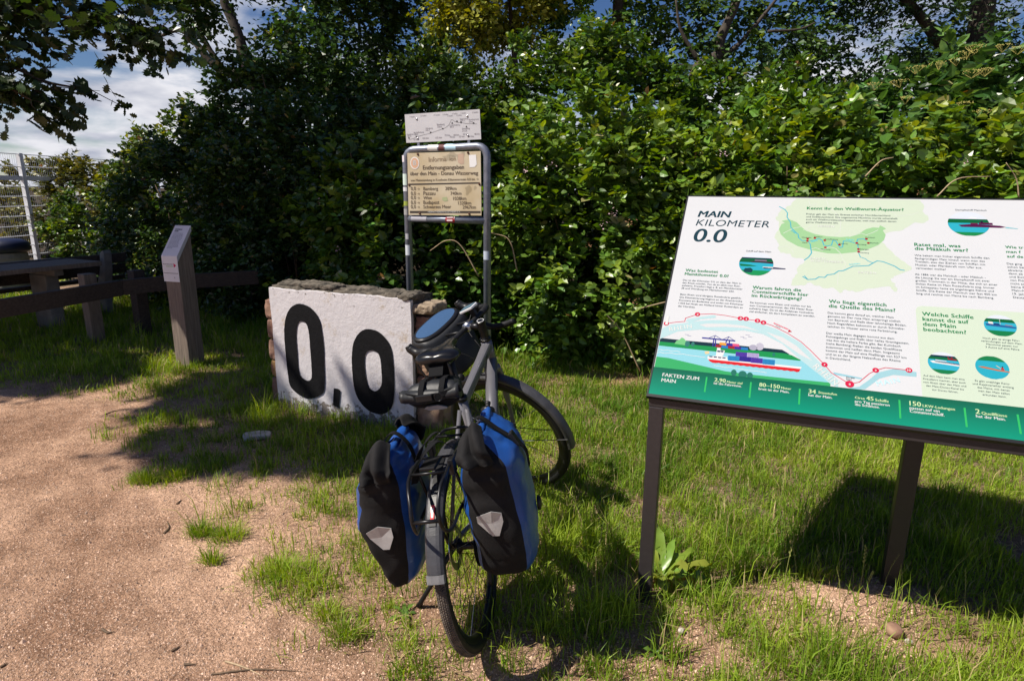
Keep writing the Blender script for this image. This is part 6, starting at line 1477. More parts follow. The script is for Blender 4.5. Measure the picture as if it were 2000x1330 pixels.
for y in (.028, -.042): ribbon([Vector((.03, y, .012)), Vector((-.04, y, .030)), Vector((-.09, y, .034)), Vector((-.125, y, .014)), Vector((-.141, y, -.01))], .018, (-.5, 0, .86), sbag, 'strap')
MB().box((-.1495, .012, -.007), (.012, .055, .024)).build('buckle', 'black_plastic', sbag, bevel=.003)
MB().tube([(-.153, -.036 + .013 * math.cos(t_), -.007 + .014 * math.sin(t_)) for t_ in np.linspace(0, 6.2832, 17)[:-1]], .0022, 6, closed=True).build('ring', 'black_metal', sbag, smooth=True)
V = [(-.098 - .018 * math.sin(1.2), 0, 0)]; pts = [(.036, -.052), (.026, -.044), (-.012, -.042), (-.034, -.052), (-.040, -.060), (-.020, -.064), (.022, -.062)]
mb = MB(); mb.add([(-.115 + (z + .05) * -.9 - .006, y - .005, z) for y, z in pts] + [(-.112 + (z + .05) * -.9, y - .005, z) for y, z in pts], [tuple(range(6, -1, -1))] + [(i, (i + 1) % 7, 7 + (i + 1) % 7, 7 + i) for i in range(7)]); mb.build('reflector', 'reflector_grey', sbag)
ribbon([Vector((.05, 0, .0)), Vector((.045, 0, .07)), Vector((.01, 0, .065)), Vector((-.03, 0, .03))], .05, (.1, 0, 1), sbag, 'mount_strap')
# handlebar bag: steered frame
hb = bag_thing('handlebar_bag', 'black handlebar bag with a glossy clear map window coloured blue for the reflected sky', (.95, 0, .95))
Lh = lambda p: tuple(Vector(steer(p)) - Vector((.95, 0, .95)))
rings = []
for i, (z, ax_, ay_, x_) in enumerate([(.800, .040, .105, 1.07), (.805, .055, .130, 1.07), (.83, .068, .145, 1.08), (.90, .074, .158, 1.09), (.97, .078, .166, 1.097), (1.005, .076, .166, 1.10), (1.018, .070, .160, 1.10), (1.021, .06, .15, 1.10)]):
    ring = []
    for k in range(36):
        th = 2 * math.pi * k / 36; cx_, sx_ = math.cos(th), math.sin(th); p = np.array([x_ + ax_ * math.copysign(abs(cx_) ** .7, cx_), ay_ * math.copysign(abs(sx_) ** .7, sx_), z - .015 + (.050 * (0.5 + .5 * cx_) if z > .95 else 0)])
        nd = noise_disp(p, .006, 14, 9); p += np.array([cx_, sx_, 0]) * nd; ring.append(Lh(p))
    rings.append(ring)
MB().loft(rings).build('body', 'tarpaulin_black', hb, smooth=True)
rings = []
for (s_, dz) in ((1.0, .0), (.99, .010), (.9, .0135)):
    rings.append([Lh((1.10 + .060 * s_ * math.copysign(abs(math.cos(t_)) ** .75, math.cos(t_)), .158 * s_ * math.copysign(abs(math.sin(t_)) ** .75, math.sin(t_)), 1.0065 + dz + .0500 * (.5 + .5 * math.cos(t_) * s_))) for t_ in np.linspace(0, 6.2832, 33)[:-1]])
MB().loft(rings).build('lid_rim', 'black_plastic', hb, smooth=True)
win = [Lh((1.10 + .047 * r_ * math.copysign(abs(math.cos(t_)) ** .75, math.cos(t_)), .140 * r_ * math.copysign(abs(math.sin(t_)) ** .75, math.sin(t_)), 1.0215 + .005 * (1 - r_) + .0500 * (.5 + .5 * math.cos(t_) * r_ * .81))) for r_ in (1.0, .7, .35) for t_ in np.linspace(0, 6.2832, 33)[:-1]]
F = [(i * 32 + k, i * 32 + (k + 1) % 32, (i + 1) * 32 + (k + 1) % 32, (i + 1) * 32 + k) for i in range(2) for k in range(32)] + [tuple(64 + k for k in range(32))]
MB().add(win, F).build('map_window', mat('window_sky_blue', (.05, .10, .19), .06, coat=1.0, spec=.8, bump=.25, bscale=14), hb, smooth=True)  # blue base colour stands in for sky reflected in the clear window
for s in (-1, 1): MB().tube([Lh((.93, s * .05, .985)), Lh((1.04, s * .05, .99))], .006, 8).build('mount_arm', 'black_plastic', hb, smooth=True)
# bottle
bo = thing('water_bottle', 'white drinking bottle with black cap poking up behind the blue pannier', 'bottle', tuple(Mb @ Vector((.60, 0, .50))), (-KLN, 0, math.pi / 2 - KHD))
ax_ = Vector((.463, 0, .505)).normalized(); nn_ = Vector((-ax_.z, 0, ax_.x)) * 1.0
base = Vector((.56, 0, .43)) + Vector((-.737, 0, .676)) * .066 - Vector((.60, 0, .50))
MB().lathe([(.0001, 0), (.034, .002), (.037, .01), (.037, .10), (.033, .115), (.037, .13), (.037, .165), (.030, .183), (.026, .186)], base, ax_, 28).build('body', 'bottle_white', bo, smooth=True)
MB().lathe([(.026, .1865), (.031, .188), (.031, .203), (.026, .210), (.012, .216), (.011, .226), (.013, .228), (.013, .240), (.0001, .242)], base, ax_, 24).build('cap', 'black_plastic', bo, smooth=True)
MB().tube([tuple(base + ax_ * .02 + Vector((0, .039, 0))), tuple(base + ax_ * .11 + Vector((0, .039, 0)))], .003, 6).build('cage_wire', 'black_metal', bo)
# ================================================================== FOLIAGE
def unit(a): return a / np.maximum(np.linalg.norm(a, axis=-1, keepdims=True), 1e-9)
T_OVATE = (np.array([[0, 0, 0], [.30, .34, .07], [.30, -.34, .07], [.68, .27, .05], [.68, -.27, .05], [.50, 0, -.04], [1, 0, -.06]]),
           np.array([[0, 2, 5], [2, 4, 5], [4, 6, 5], [6, 3, 5], [3, 1, 5], [1, 0, 5]]))
T_DIAMOND = (np.array([[0, 0, 0], [.48, .36, .06], [1, 0, -.05], [.48, -.36, .06]]), np.array([[0, 3, 2], [0, 2, 1]]))
_ok = [(0, 0), (.10, .05), (.18, .14), (.26, .10), (.38, .27), (.48, .15), (.62, .30), (.70, .15), (.84, .20), (1.0, .0)]
_okv = [(x, y, .02) for x, y in _ok] + [(x, -y, .02) for x, y in _ok[-2:0:-1]] + [(.5, 0, -.03)]
_m = len(_okv) - 1
T_OAK = (np.array(_okv), np.array([[(i + 1) % _m, i, _m] for i in range(_m)]))
T_LANCE = (np.array([[0, 0, 0], [.35, .17, .05], [1, 0, -.08], [.35, -.17, .05]]), np.array([[0, 3, 2], [0, 2, 1]]))
def leaf_arrays(P, Dv, Nv, size, width, col, tmpl):
    """P (n,3) leaf bases, Dv directions, Nv face normals"""
    tv, tf = tmpl; D = unit(Dv); S = unit(np.cross(Nv, D)); Nn = np.cross(D, S)
    k = len(tv)
    V = P[:, None, :] + size[:, None, None] * (tv[None, :, 0:1] * D[:, None, :] + (tv[None, :, 1:2] * width) * S[:, None, :] + tv[None, :, 2:3] * Nn[:, None, :])
    F = (np.arange(len(P)) * k)[:, None, None] + tf[None]
    C = np.repeat(col[:, None, :], k, 1)
    return V.reshape(-1, 3), F.reshape(-1, 3), C.reshape(-1, 3)
def spray_leaves(B, D, L, nl, size, rng, droop=.25, up=.8, outw=.35, spread=.8, base_col=(.06, .12, .02), var=.35, tip_col=None, tip_p=.12, spray_var=.25, odd_p=0.0):
    N = len(B); D = unit(D); S = unit(np.cross(D, np.array([0, 0, 1.]) + rng.normal(0, .15, (N, 3))))
    t = (np.arange(nl) + .6) / nl
    P = B[:, None] + D[:, None] * (L[:, None, None] * t[None, :, None]) - np.array([0, 0, 1.]) * (droop * L[:, None, None] * (t ** 2)[None, :, None])
    P = P + rng.normal(0, .012, P.shape)
    sg = np.where(np.arange(nl) % 2 == 0, 1., -1.)[None, :, None]
    dirs = D[:, None] * (.45 + .4 * t[None, :, None]) + sg * S[:, None] * spread + rng.normal(0, .30, P.shape) + np.array([0, 0, -.12])
    nrm = np.array([0, 0, up]) + D[:, None] * outw + rng.normal(0, .52, P.shape)
    sz = size * rng.uniform(.6, 1.25, (N, nl)) * (1.05 - .3 * t[None])
    c = np.array(base_col)[None, None] * (1 + rng.uniform(-var, var, (N, nl, 1))) * (1 + rng.uniform(-spray_var, spray_var, (N, 1, 1)))
    c = c * (1 + rng.normal(0, .06, (N, nl, 3)))
    if odd_p:
        odd = rng.random((N, nl, 1)); c = np.where(odd < odd_p * .4, np.array([.20, .11, .03]), np.where(odd < odd_p, np.array([.36, .34, .14]), c))
    if tip_col is not None:
        fresh = rng.random(N) < tip_p
        m = fresh[:, None, None] * np.clip(t[None, :, None] * 1.3, .3, 1)
        c = c * (1 - m) + np.array(tip_col)[None, None] * m * (1 + rng.uniform(-.2, .2, (N, nl, 1)))
    return P.reshape(-1, 3), dirs.reshape(-1, 3), nrm.reshape(-1, 3), sz.ravel(), np.clip(c.reshape(-1, 3), .003, 1)
def blob_points(c, r, n, rng, shell=.22, seed=0, lump=.5, zmin=.05, freq=2.0, clus=5):
    """points filling the outer part of a lumpy ellipsoid, with outward directions"""
    m_ = max(1, n // clus); d = unit(rng.normal(0, 1, (m_, 3))); dep = np.abs(rng.normal(0, shell, m_)) * .7
    pick_ = rng.integers(0, m_, n); d = unit(d[pick_] + rng.normal(0, .055, (n, 3)))
    rad = (1 - lump * .62 + lump * 1.1 * (fbm(d * 1.0 + 7.3, freq, seed, 3)))
    f = 1 - dep[pick_] - np.abs(rng.normal(0, shell * .45, n)); f = np.clip(f, .15, 1)
    P = np.asarray(c) + d * np.asarray(r) * (rad * f)[:, None]
    ok = P[:, 2] > zmin + rng.uniform(-.05, .1, n)
    out = unit(d / np.asarray(r))
    return P[ok], out[ok]
def cam_cull(P, O, rng, keep_back=.25):
    v = unit(P - CAMP); facing = -(v * O).sum(1)
    return (facing > -.25) | (rng.random(len(P)) < keep_back)
STEM_RNG = random.Random(3)
def stems(parent, c, r, n, material='twig', z0=0.0, rad=.012):
    for k in range(n):
        a = STEM_RNG.uniform(0, 6.28); q = STEM_RNG.uniform(.1, .45); b0 = (math.cos(a) * r[0] * q * .7, math.sin(a) * r[1] * q * .7, z0)
        a2 = a + STEM_RNG.uniform(-.6, .6); R2 = STEM_RNG.uniform(.4, .8); e = (math.cos(a2) * r[0] * R2, math.sin(a2) * r[1] * R2, c[2] + r[2] * STEM_RNG.uniform(.2, .75))
        m1 = tuple(b0[i] * .6 + e[i] * .4 + STEM_RNG.uniform(-.12, .12) for i in range(3))
        P = smooth_path([b0, m1, e], 5); MB().tube(P, list(np.linspace(rad, rad * .3, len(P))), 5).build('stem', material, parent, smooth=True)
def bush(name, label, cat, c, r, n, rng_seed, leaf=.06, nl=9, Ls=(.18, .34), col=(.06, .12, .02), tip=(.20, .27, .04), tip_p=.15, tmpl=T_OVATE, wid=1.0, group=None, shell=.17, lump=.85, droop=.25, material='leaf', nstem=6, pick=0, up=.75, extra=None, freq=3.4, var=.35, keep_back=.25):
    rng = np.random.default_rng(rng_seed)
    root = thing(name, label, cat, (c[0], c[1], 0), group=group)
    P, O = blob_points(c, r, n, rng, shell, rng_seed, lump, freq=freq)
    k = cam_cull(P, O, rng, keep_back); P, O = P[k], O[k]
    D = O + rng.normal(0, .45, P.shape) + np.array([0, 0, .15])
    L = rng.uniform(Ls[0], Ls[1], len(P))
    lp, ld, ln_, ls, lc = spray_leaves(P - D * 0 - unit(D) * (L * .5)[:, None], D, L, nl, leaf, rng, droop, up, .35, base_col=col, tip_col=tip, tip_p=tip_p, var=var, odd_p=.012, spray_var=.4)
    ok = lp[:, 2] > .03; lp, ld, ln_, ls, lc = lp[ok], ld[ok], ln_[ok], ls[ok], lc[ok]
    lp = lp - np.array([c[0], c[1], 0])
    if pick:
        # the leaves that show largest stand as leaves of their own
        dist = np.linalg.norm(lp + np.array([c[0], c[1], 0]) - CAMP, axis=1); score = ls / dist; score[dist > np.quantile(dist, .22)] = 0
        idx_ = np.argsort(-score)[:pick]; mask = np.ones(len(lp), bool); mask[idx_] = False
        protos = []
        for q in range(4):
            cc = np.array(col) * (.8 + .25 * q); V, F, C = leaf_arrays(np.zeros((1, 3)), np.array([[1., 0, 0]]), np.array([[0, 0, 1.]]), np.array([1.0]), wid, cc[None], tmpl)
            protos.append(V); 
            me = bpy.data.meshes.new('leaf'); me.from_pydata([tuple(v) for v in V], [], [tuple(f) for f in F]); a_ = me.attributes.new('Col', 'FLOAT_COLOR', 'POINT'); a_.data.foreach_set('color', np.concatenate([C, np.ones((len(C), 1))], 1).astype(np.float32).ravel()); me.materials.append(MATS[material]); protos[-1] = me
        for i in idx_:
            d_ = unit(ld[i]); s_ = unit(np.cross(ln_[i], d_)); n2 = np.cross(d_, s_); z_ = float(ls[i])
            o = bpy.data.objects.new('leaf', protos[int(lc[i][1] * 997) % 4])
            o.matrix_local = Matrix(((d_[0] * z_, s_[0] * z_, n2[0] * z_, lp[i][0]), (d_[1] * z_, s_[1] * z_, n2[1] * z_, lp[i][1]), (d_[2] * z_, s_[2] * z_, n2[2] * z_, lp[i][2]), (0, 0, 0, 1)))
            link(o, root)
        lp, ld, ln_, ls, lc = lp[mask], ld[mask], ln_[mask], ls[mask], lc[mask]
    V, F, C = leaf_arrays(lp, ld, ln_, ls, wid, lc, tmpl)
    tag(np_mesh('foliage', V, F, material, root, col=C, smooth=False), kind='stuff')
    stems(root, c, r, nstem)
    LEAFCOUNT.append((name, len(lp), len(F)))
    return root
LEAFCOUNT = []
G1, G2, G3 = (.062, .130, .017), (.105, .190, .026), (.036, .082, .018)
FRESH = (.20, .28, .035)
# front row: brambles and low shrubs
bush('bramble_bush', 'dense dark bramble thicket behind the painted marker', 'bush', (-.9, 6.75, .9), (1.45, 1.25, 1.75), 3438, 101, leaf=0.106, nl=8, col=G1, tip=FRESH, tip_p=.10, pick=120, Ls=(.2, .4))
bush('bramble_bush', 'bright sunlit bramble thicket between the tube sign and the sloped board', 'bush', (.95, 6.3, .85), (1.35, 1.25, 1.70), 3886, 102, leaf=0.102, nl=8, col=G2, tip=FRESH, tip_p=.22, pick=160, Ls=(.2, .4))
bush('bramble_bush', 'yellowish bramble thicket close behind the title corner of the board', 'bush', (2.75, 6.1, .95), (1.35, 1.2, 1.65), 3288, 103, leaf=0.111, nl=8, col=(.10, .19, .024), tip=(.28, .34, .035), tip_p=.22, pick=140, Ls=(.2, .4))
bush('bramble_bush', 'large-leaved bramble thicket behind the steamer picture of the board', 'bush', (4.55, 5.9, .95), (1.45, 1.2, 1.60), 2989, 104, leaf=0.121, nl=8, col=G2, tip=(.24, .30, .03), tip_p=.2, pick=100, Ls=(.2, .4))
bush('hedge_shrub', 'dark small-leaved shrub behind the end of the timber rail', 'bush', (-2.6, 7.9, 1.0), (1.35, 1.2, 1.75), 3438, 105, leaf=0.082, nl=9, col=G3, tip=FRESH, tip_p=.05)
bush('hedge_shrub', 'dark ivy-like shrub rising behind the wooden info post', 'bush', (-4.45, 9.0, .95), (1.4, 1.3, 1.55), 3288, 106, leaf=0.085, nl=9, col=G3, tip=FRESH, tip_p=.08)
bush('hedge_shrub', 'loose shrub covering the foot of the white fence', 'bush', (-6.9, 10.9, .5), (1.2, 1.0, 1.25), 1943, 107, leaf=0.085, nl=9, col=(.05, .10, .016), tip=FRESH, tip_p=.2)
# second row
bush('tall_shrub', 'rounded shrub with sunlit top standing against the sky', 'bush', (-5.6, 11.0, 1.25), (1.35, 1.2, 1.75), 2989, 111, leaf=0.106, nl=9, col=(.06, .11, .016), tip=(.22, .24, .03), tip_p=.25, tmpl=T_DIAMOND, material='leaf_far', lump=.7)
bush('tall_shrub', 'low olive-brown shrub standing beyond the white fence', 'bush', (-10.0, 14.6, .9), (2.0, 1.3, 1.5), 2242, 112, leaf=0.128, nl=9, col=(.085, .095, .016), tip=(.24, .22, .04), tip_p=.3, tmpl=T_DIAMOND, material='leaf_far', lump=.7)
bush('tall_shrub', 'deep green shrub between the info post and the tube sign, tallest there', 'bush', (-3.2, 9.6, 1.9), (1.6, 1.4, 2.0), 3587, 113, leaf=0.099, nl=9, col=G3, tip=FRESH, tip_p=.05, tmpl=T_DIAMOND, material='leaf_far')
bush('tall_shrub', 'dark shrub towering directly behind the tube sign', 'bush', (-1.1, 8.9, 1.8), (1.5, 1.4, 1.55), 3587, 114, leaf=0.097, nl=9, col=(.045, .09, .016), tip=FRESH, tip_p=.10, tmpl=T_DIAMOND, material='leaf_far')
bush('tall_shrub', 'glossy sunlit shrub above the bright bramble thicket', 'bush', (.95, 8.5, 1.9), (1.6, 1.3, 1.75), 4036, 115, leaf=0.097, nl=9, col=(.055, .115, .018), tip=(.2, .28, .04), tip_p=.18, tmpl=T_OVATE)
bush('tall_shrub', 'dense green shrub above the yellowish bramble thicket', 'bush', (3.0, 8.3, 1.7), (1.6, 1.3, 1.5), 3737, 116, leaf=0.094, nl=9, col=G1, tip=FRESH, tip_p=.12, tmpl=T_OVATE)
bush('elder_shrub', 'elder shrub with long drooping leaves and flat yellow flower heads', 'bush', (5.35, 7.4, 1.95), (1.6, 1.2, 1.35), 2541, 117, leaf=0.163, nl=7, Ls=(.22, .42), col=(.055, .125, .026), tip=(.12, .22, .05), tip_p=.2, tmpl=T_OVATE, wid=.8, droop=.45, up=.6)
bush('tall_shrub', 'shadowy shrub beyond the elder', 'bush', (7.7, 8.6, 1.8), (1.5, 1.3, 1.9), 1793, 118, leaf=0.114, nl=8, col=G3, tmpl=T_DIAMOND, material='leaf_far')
print(LEAFCOUNT)

# blossom sprays and withered clusters on the brambles
brs = [o for o in bpy.data.objects if o.name.startswith('bramble_bush')]
br_ = np.random.default_rng(19); mat('blossom', (.50, .34, .36), .8); mat('withered', (.20, .10, .045), .9)
for (px, py, Y, nm_, m_) in [(1040, 290, 5.6, 'blossom', 'blossom'), (1025, 335, 5.5, 'blossom', 'blossom'), (1062, 332, 5.5, 'blossom', 'blossom'), (1078, 318, 5.5, 'blossom', 'blossom'), (1180, 440, 5.15, 'blossom', 'blossom'), (1195, 415, 5.2, 'blossom', 'blossom'), (1228, 437, 5.1, 'withered_cluster', 'withered'), (1150, 480, 5.1, 'withered_cluster', 'withered'), (1365, 298, 5.4, 'withered_cluster', 'withered'), (1412, 300, 5.3, 'blossom', 'blossom'), (735, 395, 5.9, 'blossom', 'blossom'), (660, 485, 6.0, 'blossom', 'blossom'), (625, 400, 6.1, 'blossom', 'blossom'), (1800, 375, 5.0, 'withered_cluster', 'withered'), (1560, 372, 5.0, 'withered_cluster', 'withered'), (1885, 315, 5.1, 'blossom', 'blossom'), (1240, 590, 4.95, 'withered_cluster', 'withered')]:
    p = at_y(px, py, Y); bo_ = min(brs, key=lambda o: abs(o.location.x - p[0])); p = p - np.array([bo_.location.x, bo_.location.y, 0]); mb = MB()
    for k in range(16):
        q = p + br_.normal(0, .022, 3); a, b = br_.uniform(0, 6.28), br_.uniform(.004, .010)
        mb.add([tuple(q + b * np.array([math.cos(a + t), math.sin(a + t) * .6, math.sin(a * 2 + t) * .7])) for t in (0, 1.57, 3.14, 4.71)], [(0, 1, 2, 3)])
    tag(mb.build(nm_, m_, bo_), kind='stuff')
# elder flower heads
el = [o for o in bpy.data.objects if o.name.startswith('elder_shrub')][0]
er = np.random.default_rng(9)
mat('umbel', (.30, .26, .06), .8, var=.3, vscale=60)
for (px, py, Y) in [(1905, 90, 6.35), (1960, 88, 6.4), (1990, 92, 6.3), (1890, 100, 6.3), (1835, 122, 6.3), (1790, 130, 6.3), (1760, 157, 6.25), (1708, 163, 6.2), (1770, 190, 6.2), (1885, 200, 6.1), (1920, 215, 6.05), (1900, 138, 6.2), (1925, 135, 6.2), (1870, 115, 6.3)]:
    p = at_y(px, py, Y) - np.array([5.35, 7.4, 0]); mb = MB(); q = er.uniform(.06, .10)
    for k in range(34):
        a, rr = er.uniform(0, 6.28), q * math.sqrt(er.random()); x, y, z = p[0] + rr * math.cos(a), p[1] + rr * math.sin(a), p[2] + er.uniform(-.006, .006) - rr * .15
        mb.add([(x - .006, y, z), (x, y - .006, z + .003), (x + .006, y, z), (x, y + .006, z + .003), (x, y, z + .009)], [(0, 1, 4), (1, 2, 4), (2, 3, 4), (3, 0, 4)])
        if k % 5 == 0: mb.tube([(p[0], p[1], p[2] - .07), (x, y, z)], .0015, 3, cap=False)
    tag(mb.build('flower_head', 'umbel', el), kind='stuff')

# ------------------------------------------------------------------ trees
def tree(name, label, base, limbs, crown, n, seed, leaf=.08, nl=8, col=G1, tip=FRESH, tip_p=.1, tmpl=T_DIAMOND, material='leaf_far', group=None, shell=.3, lump=.8, trunk_r=.14, wid=1.0, Ls=(.25, .5), freq=2.2, keep_back=.5):
    rng = np.random.default_rng(seed)
    root = thing(name, label, 'tree', (base[0], base[1], 0), group=group)
    B = np.array([base[0], base[1], 0])
    tr = MB()
    for path, r0, r1 in limbs:
        P = smooth_path([tuple(np.array(p) - B) for p in path], 6); rr = np.linspace(r0, r1, len(P)) * (1 + .08 * np.sin(np.arange(len(P)) * 1.7)); tr.tube(P, list(rr), 9)
    tr.build('trunk', 'bark', root, smooth=True)
    Vs, Fs, Cs, off = [], [], [], 0
    for (c, r, frac) in crown:
        P, O = blob_points(c, r, int(n * frac), rng, shell, seed, lump, zmin=.3, freq=freq)
        k = cam_cull(P, O, rng, keep_back); P, O = P[k], O[k]
        D = O + rng.normal(0, .5, P.shape); L = rng.uniform(Ls[0], Ls[1], len(P))
        lp, ld, ln_, ls, lc = spray_leaves(P - unit(D) * (L * .5)[:, None], D, L, nl, leaf, rng, .3, .8, .3, base_col=col, tip_col=tip, tip_p=tip_p)
        V, F, C = leaf_arrays(lp - B, ld, ln_, ls, wid, lc, tmpl); Vs.append(V); Fs.append(F + off); Cs.append(C); off += len(V)
    tag(np_mesh('crown', np.concatenate(Vs), np.concatenate(Fs), material, root, col=np.concatenate(Cs)), kind='stuff')
    return root
Y1 = 10.2
lim = lambda pts, Y: [tuple(at_y(x, y, Y)) for x, y in pts]
tree('hedgerow_tree', 'dark tree with a long crooked bough reaching towards the sky gap', (-3.6, 10.4), [([(-3.6, 10.4, 0), (-3.7, 10.3, 1.6), *lim([(560, 260), (520, 190), (470, 150)], Y1)], .17, .10), (lim([(470, 150), (400, 138), (350, 62), (300, 70)][:1] + [(420, 130), (360, 62), (310, 72)], Y1), .085, .02), (lim([(480, 160), (470, 80), (440, 10), (430, -60)], Y1), .09, .05), (lim([(430, 130), (395, 70), (380, 10)], Y1), .05, .02)],
     [((-3.05, 11.2, 4.2), (1.4, 1.3, 2.0), .6), ((-4.5, 10.6, 4.9), (.55, .6, .7), .07), ((-4.6, 9.6, 4.1), (.55, .35, .55), .09), ((-2.4, 11.4, 5.3), (1.3, 1.2, 1.5), .28)], 2600, 201, leaf=0.104, col=(.030, .068, .014), tip=(.10, .16, .03), tip_p=.15, lump=.9)
tree('hedgerow_tree', 'thin branched tree with blue sky showing through behind the tube sign', (-1.6, 12.2), [([(-1.6, 12.2, 0), (-1.55, 12.1, 2.6), (-1.3, 12, 4.2), (-1.1, 12, 6)], .12, .05), ([(-1.4, 12.1, 3.6), (-1.9, 12, 4.6), (-2.3, 12, 5.6)], .05, .02), ([(-1.3, 12.1, 3.9), (-.7, 12, 4.8), (-.3, 12, 5.5)], .05, .02)],
     [((-1.6, 12.2, 4.6), (1.7, 1.1, 1.9), 1.0)], 950, 202, leaf=0.111, col=(.05, .10, .018), lump=1.0)
tree('hedgerow_tree', 'small tree with hanging yellow-green seed clusters above the tube sign', (.15, 10.2), [([(.15, 10.2, 0), (.1, 10.1, 2.4), (-.1, 10.1, 4.5)], .09, .03)],
     [((-.25, 10.1, 4.5), (1.25, .9, 1.05), 1.0)], 1300, 203, leaf=0.111, col=(.16, .19, .022), tip=(.34, .34, .04), tip_p=.55, lump=.8)
tree('hedgerow_tree', 'full green tree above the glossy sunlit shrub', (1.6, 11.2), [([(1.6, 11.2, 0), (1.5, 11.1, 2.4), (1.7, 11, 4.6), (1.5, 11, 6.5)], .15, .07)],
     [((1.5, 11.2, 4.8), (1.7, 1.3, 2.1), 1.0)], 1700, 204, leaf=0.111, col=G1, tip=FRESH, tip_p=.15, lump=.8)
tree('hedgerow_tree', 'forked open tree with pale sky glinting between its branches', (3.6, 10.6), [([(3.6, 10.6, 0), (3.5, 10.5, 2.2), *lim([(1362, 200), (1360, 140), (1400, 110), (1410, 70), (1440, 0), (1450, -60)], 9.9)], .13, .045), (lim([(1362, 150), (1340, 130), (1300, 128)], 9.9), .035, .012), (lim([(1400, 110), (1440, 90), (1500, 20), (1530, -20)], 9.9), .045, .015), (lim([(1500, 62), (1560, 58), (1592, 45)], 9.6), .02, .01), (lim([(1365, 120), (1330, 60), (1320, 0)], 9.9), .035, .014)],
     [((3.7, 10.6, 4.2), (2.1, 1.1, 1.7), 1.0)], 1050, 205, leaf=0.107, col=(.05, .105, .02), tip=(.12, .2, .04), tip_p=.15, lump=1.0, shell=.4)
tree('hedgerow_tree', 'big shady tree behind the elder shrub', (7.4, 10.4), [([(7.4, 10.4, 0), (7.2, 10.3, 2.6), (7, 10.2, 5), (6.6, 10.2, 7)], .24, .12), ([(7.1, 10.3, 3.2), (6.1, 10.2, 4.2), (5.2, 10.2, 4.9)], .1, .04)],
     [((7.0, 10.5, 4.4), (2.6, 1.6, 2.3), .75), ((5.5, 10.2, 4.9), (1.2, .9, .9), .25)], 2600, 206, leaf=0.111, col=(.028, .062, .016), tip=(.05, .09, .02), tip_p=.1, tmpl=T_LANCE, wid=1.3, lump=.7)
# ------------------------------------------------------------------ the oak that shades the corner; only its drooping boughs hang into view
oak_rng = np.random.default_rng(77)
oak = thing('oak_tree', 'old oak with dark lobed leaves on boughs hanging over the picnic corner', 'tree', (-9.6, 5.4, 0))
OB = np.array([-9.6, 5.4, 0])
tr = MB()
for path, r0, r1 in [([(-9.6, 5.4, 0), (-9.5, 5.3, 2.2), (-9.2, 5.4, 4.2), (-8.6, 5.6, 7.2)], .34, .18), ([(-9.3, 5.4, 3.8), (-7.8, 5.3, 4.9), (-6.0, 5.2, 5.0), (-4.6, 5.1, 4.5)], .15, .04), ([(-8.4, 5.6, 7.0), (-7.3, 4.6, 7.2), (-6.8, 3.2, 7.2), (-6.5, 2.0, 7.0)], .08, .03), ([(-9.0, 5.5, 5.4), (-7.4, 6.6, 6.6), (-5.6, 6.8, 7)], .12, .05)]:
    P = smooth_path([tuple(np.array(p) - OB) for p in path], 6); tr.tube(P, list(np.linspace(r0, r1, len(P))), 10)
tr.build('trunk', 'bark', oak, smooth=True)
parts = []
def oak_clump(c, r, n, nl=9, leaf=.10, Ls=(.25, .5), tmpl=T_DIAMOND, droop=.3, shell=.45):
    P, O = blob_points(c, r, n, oak_rng, shell, 5, .9, zmin=2.2, clus=1)
    D = O + oak_rng.normal(0, .5, P.shape) + np.array([.2, 0, -.1]); L = oak_rng.uniform(Ls[0], Ls[1], len(P))
    lp, ld, ln_, ls, lc = spray_leaves(P - unit(D) * (L * .5)[:, None], D, L, nl, leaf, oak_rng, droop, .7, .3, base_col=(.03, .058, .012), tip_col=None, var=.3)
    parts.append((leaf_arrays(lp - OB, ld, ln_, ls, 1.0, lc, tmpl)))
oak_clump((-7.5, 6.0, 7.0), (3.1, 2.5, 1.2), 3600, leaf=.17)
oak_clump((-5.6, 6.3, 7.4), (1.9, 1.9, 1.0), 1500, leaf=.17)
oak_clump((-6.45, 1.97, 7.0), (1.1, .36, .35), 700, leaf=.15)
oak_clump((-7.35, 2.95, 7.0), (.50, .55, .35), 700, leaf=.15)
oak_clump((-9.15, 3.45, 6.9), (.8, .62, .4), 1000, leaf=.15)
oak_clump((-9.9, 5.3, 6.6), (1.6, 1.5, 1.0), 900, leaf=.17)
# drooping sprays in view
def bough(px_path, Y, n, spread):
    P = [Vector(at_y(x, y, Y)) for x, y in px_path]; S = smooth_path(P, 8); tw = MB(); tw.tube([tuple(np.array(p) - OB) for p in S], list(np.linspace(.022, .006, len(S))), 6)
    tw.build('twig', 'bark', oak, smooth=True)
    Q = np.array([S[i] for i in oak_rng.integers(0, len(S), n)]) + oak_rng.normal(0, spread, (n, 3)) * np.array([1, 1, .8])
    D = oak_rng.normal(0, .6, Q.shape) + np.array([.55, -.1, -.35]); L = oak_rng.uniform(.10, .26, n)
    for i in range(0, n, 3):
        near = min(S, key=lambda s_: (s_ - Vector(Q[i])).length); e = Q[i] + unit(D[i]) * L[i]
        MB().tube([tuple(np.array(near) - OB), tuple((np.array(near) + Q[i]) / 2 - OB), tuple(e - OB)], [.005, .004, .002], 4, cap=False).build('twig', 'bark', oak)
    lp, ld, ln_, ls, lc = spray_leaves(Q, D, L, 7, .115, oak_rng, .3, .6, .2, base_col=(.026, .05, .010), var=.25)
    parts.append(leaf_arrays(lp - OB, ld, ln_, ls, 1.45, lc, T_OAK))
bough([(-160, -60), (-40, 20), (90, 30), (200, 45), (300, 75)], 5.0, 95, .15)
bough([(-160, 60), (-60, 110), (20, 130), (90, 160), (150, 172)], 5.0, 48, .12)
bough([(60, -120), (160, -40), (230, 20), (275, 60)], 5.2, 50, .14)
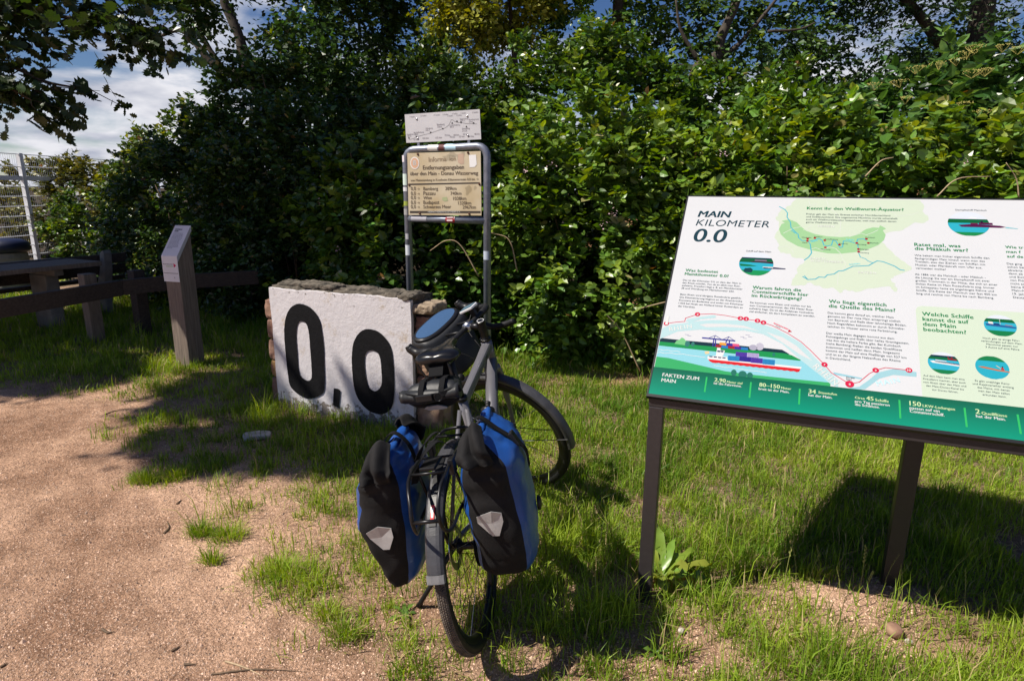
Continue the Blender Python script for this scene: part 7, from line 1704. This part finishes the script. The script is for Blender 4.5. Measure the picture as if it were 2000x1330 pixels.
bough([(-160, 120), (-60, 160), (10, 170), (60, 195)], 4.8, 26, .09)
bough([(-200, -100), (-60, -40), (40, -10)], 5.0, 50, .16)
Vs, Fs, Cs, off = [], [], [], 0
for V, F, C in parts: Vs.append(V); Fs.append(F + off); Cs.append(C); off += len(V)
tag(np_mesh('crown', np.concatenate(Vs), np.concatenate(Fs), 'leaf_far', oak, col=np.concatenate(Cs)), kind='stuff')
# the wood behind the hedge, a mass nobody could count
rng = np.random.default_rng(301)
Vs, Fs, Cs, off = [], [], [], 0
for (c, r, n_) in [((-6.2, 15.5, 1.3), (2.2, 1.2, 1.9), 900), ((-3.2, 15.2, 1.9), (2.2, 1.3, 2.1), 1100), ((-.2, 15.2, 2.0), (2.4, 1.3, 2.4), 1200), ((3.2, 15.0, 1.6), (2.6, 1.3, 1.9), 1100), ((6.4, 14.6, 2.3), (2.4, 1.3, 3.2), 1300), ((10.0, 14.4, 2.6), (2.4, 1.3, 3.4), 900)]:
    P, O = blob_points(c, r, n_, rng, .3, 31, .5); k = cam_cull(P, O, rng, .1); P, O = P[k], O[k]; D = O + rng.normal(0, .5, P.shape); L = rng.uniform(.3, .6, len(P))
    lp, ld, ln_, ls, lc = spray_leaves(P - unit(D) * (L * .5)[:, None], D, L, 8, .19, rng, .3, .8, .3, base_col=(.03, .065, .014), tip_col=FRESH, tip_p=.05)
    V, F, C = leaf_arrays(lp, ld, ln_, ls, 1.0, lc, T_DIAMOND); Vs.append(V); Fs.append(F + off); Cs.append(C); off += len(V)
tag(np_mesh('woods', np.concatenate(Vs), np.concatenate(Fs), 'leaf_far', None, col=np.concatenate(Cs)), 'dark green wood closing the view behind the hedge', None, kind='stuff')
# bare bramble canes arching out of the hedge
for (pts, Y, lab) in [([(935, 540), (900, 480), (872, 470), (840, 490)], 5.15, 'pale bare cane arching behind the tube frame'), ([(1250, 725), (1215, 650), (1185, 615)], 5.0, 'straw-coloured bare cane leaning out of the sunlit brambles'), ([(1010, 530), (995, 470), (960, 455)], 5.1, 'thin bare cane beside the tube sign post'), ([(1300, 590), (1260, 600), (1230, 610)], 5.0, 'short pale cane sticking out beside the board edge'),
                      ([(1830, 384), (1870, 350), (1935, 345)], 4.9, 'reddish bare cane above the board top edge'), ([(1690, 345), (1720, 315), (1745, 308)], 5.0, 'brown dead twig in the brambles over the board'), ([(1990, 386), (1985, 350), (1965, 318)], 4.9, 'pale upright bare cane at the end of the brambles')]:
    P = [at_y(x, y, Y) for x, y in pts]; o0 = P[0]; S = smooth_path([tuple(p - o0) for p in P], 6)
    o = MB().tube(S, list(np.linspace(.006, .003, len(S))), 6).build('bramble_cane', 'straw', smooth=True); o.location = tuple(o0); tag(o, lab, 'cane', 'bare canes in the hedge')
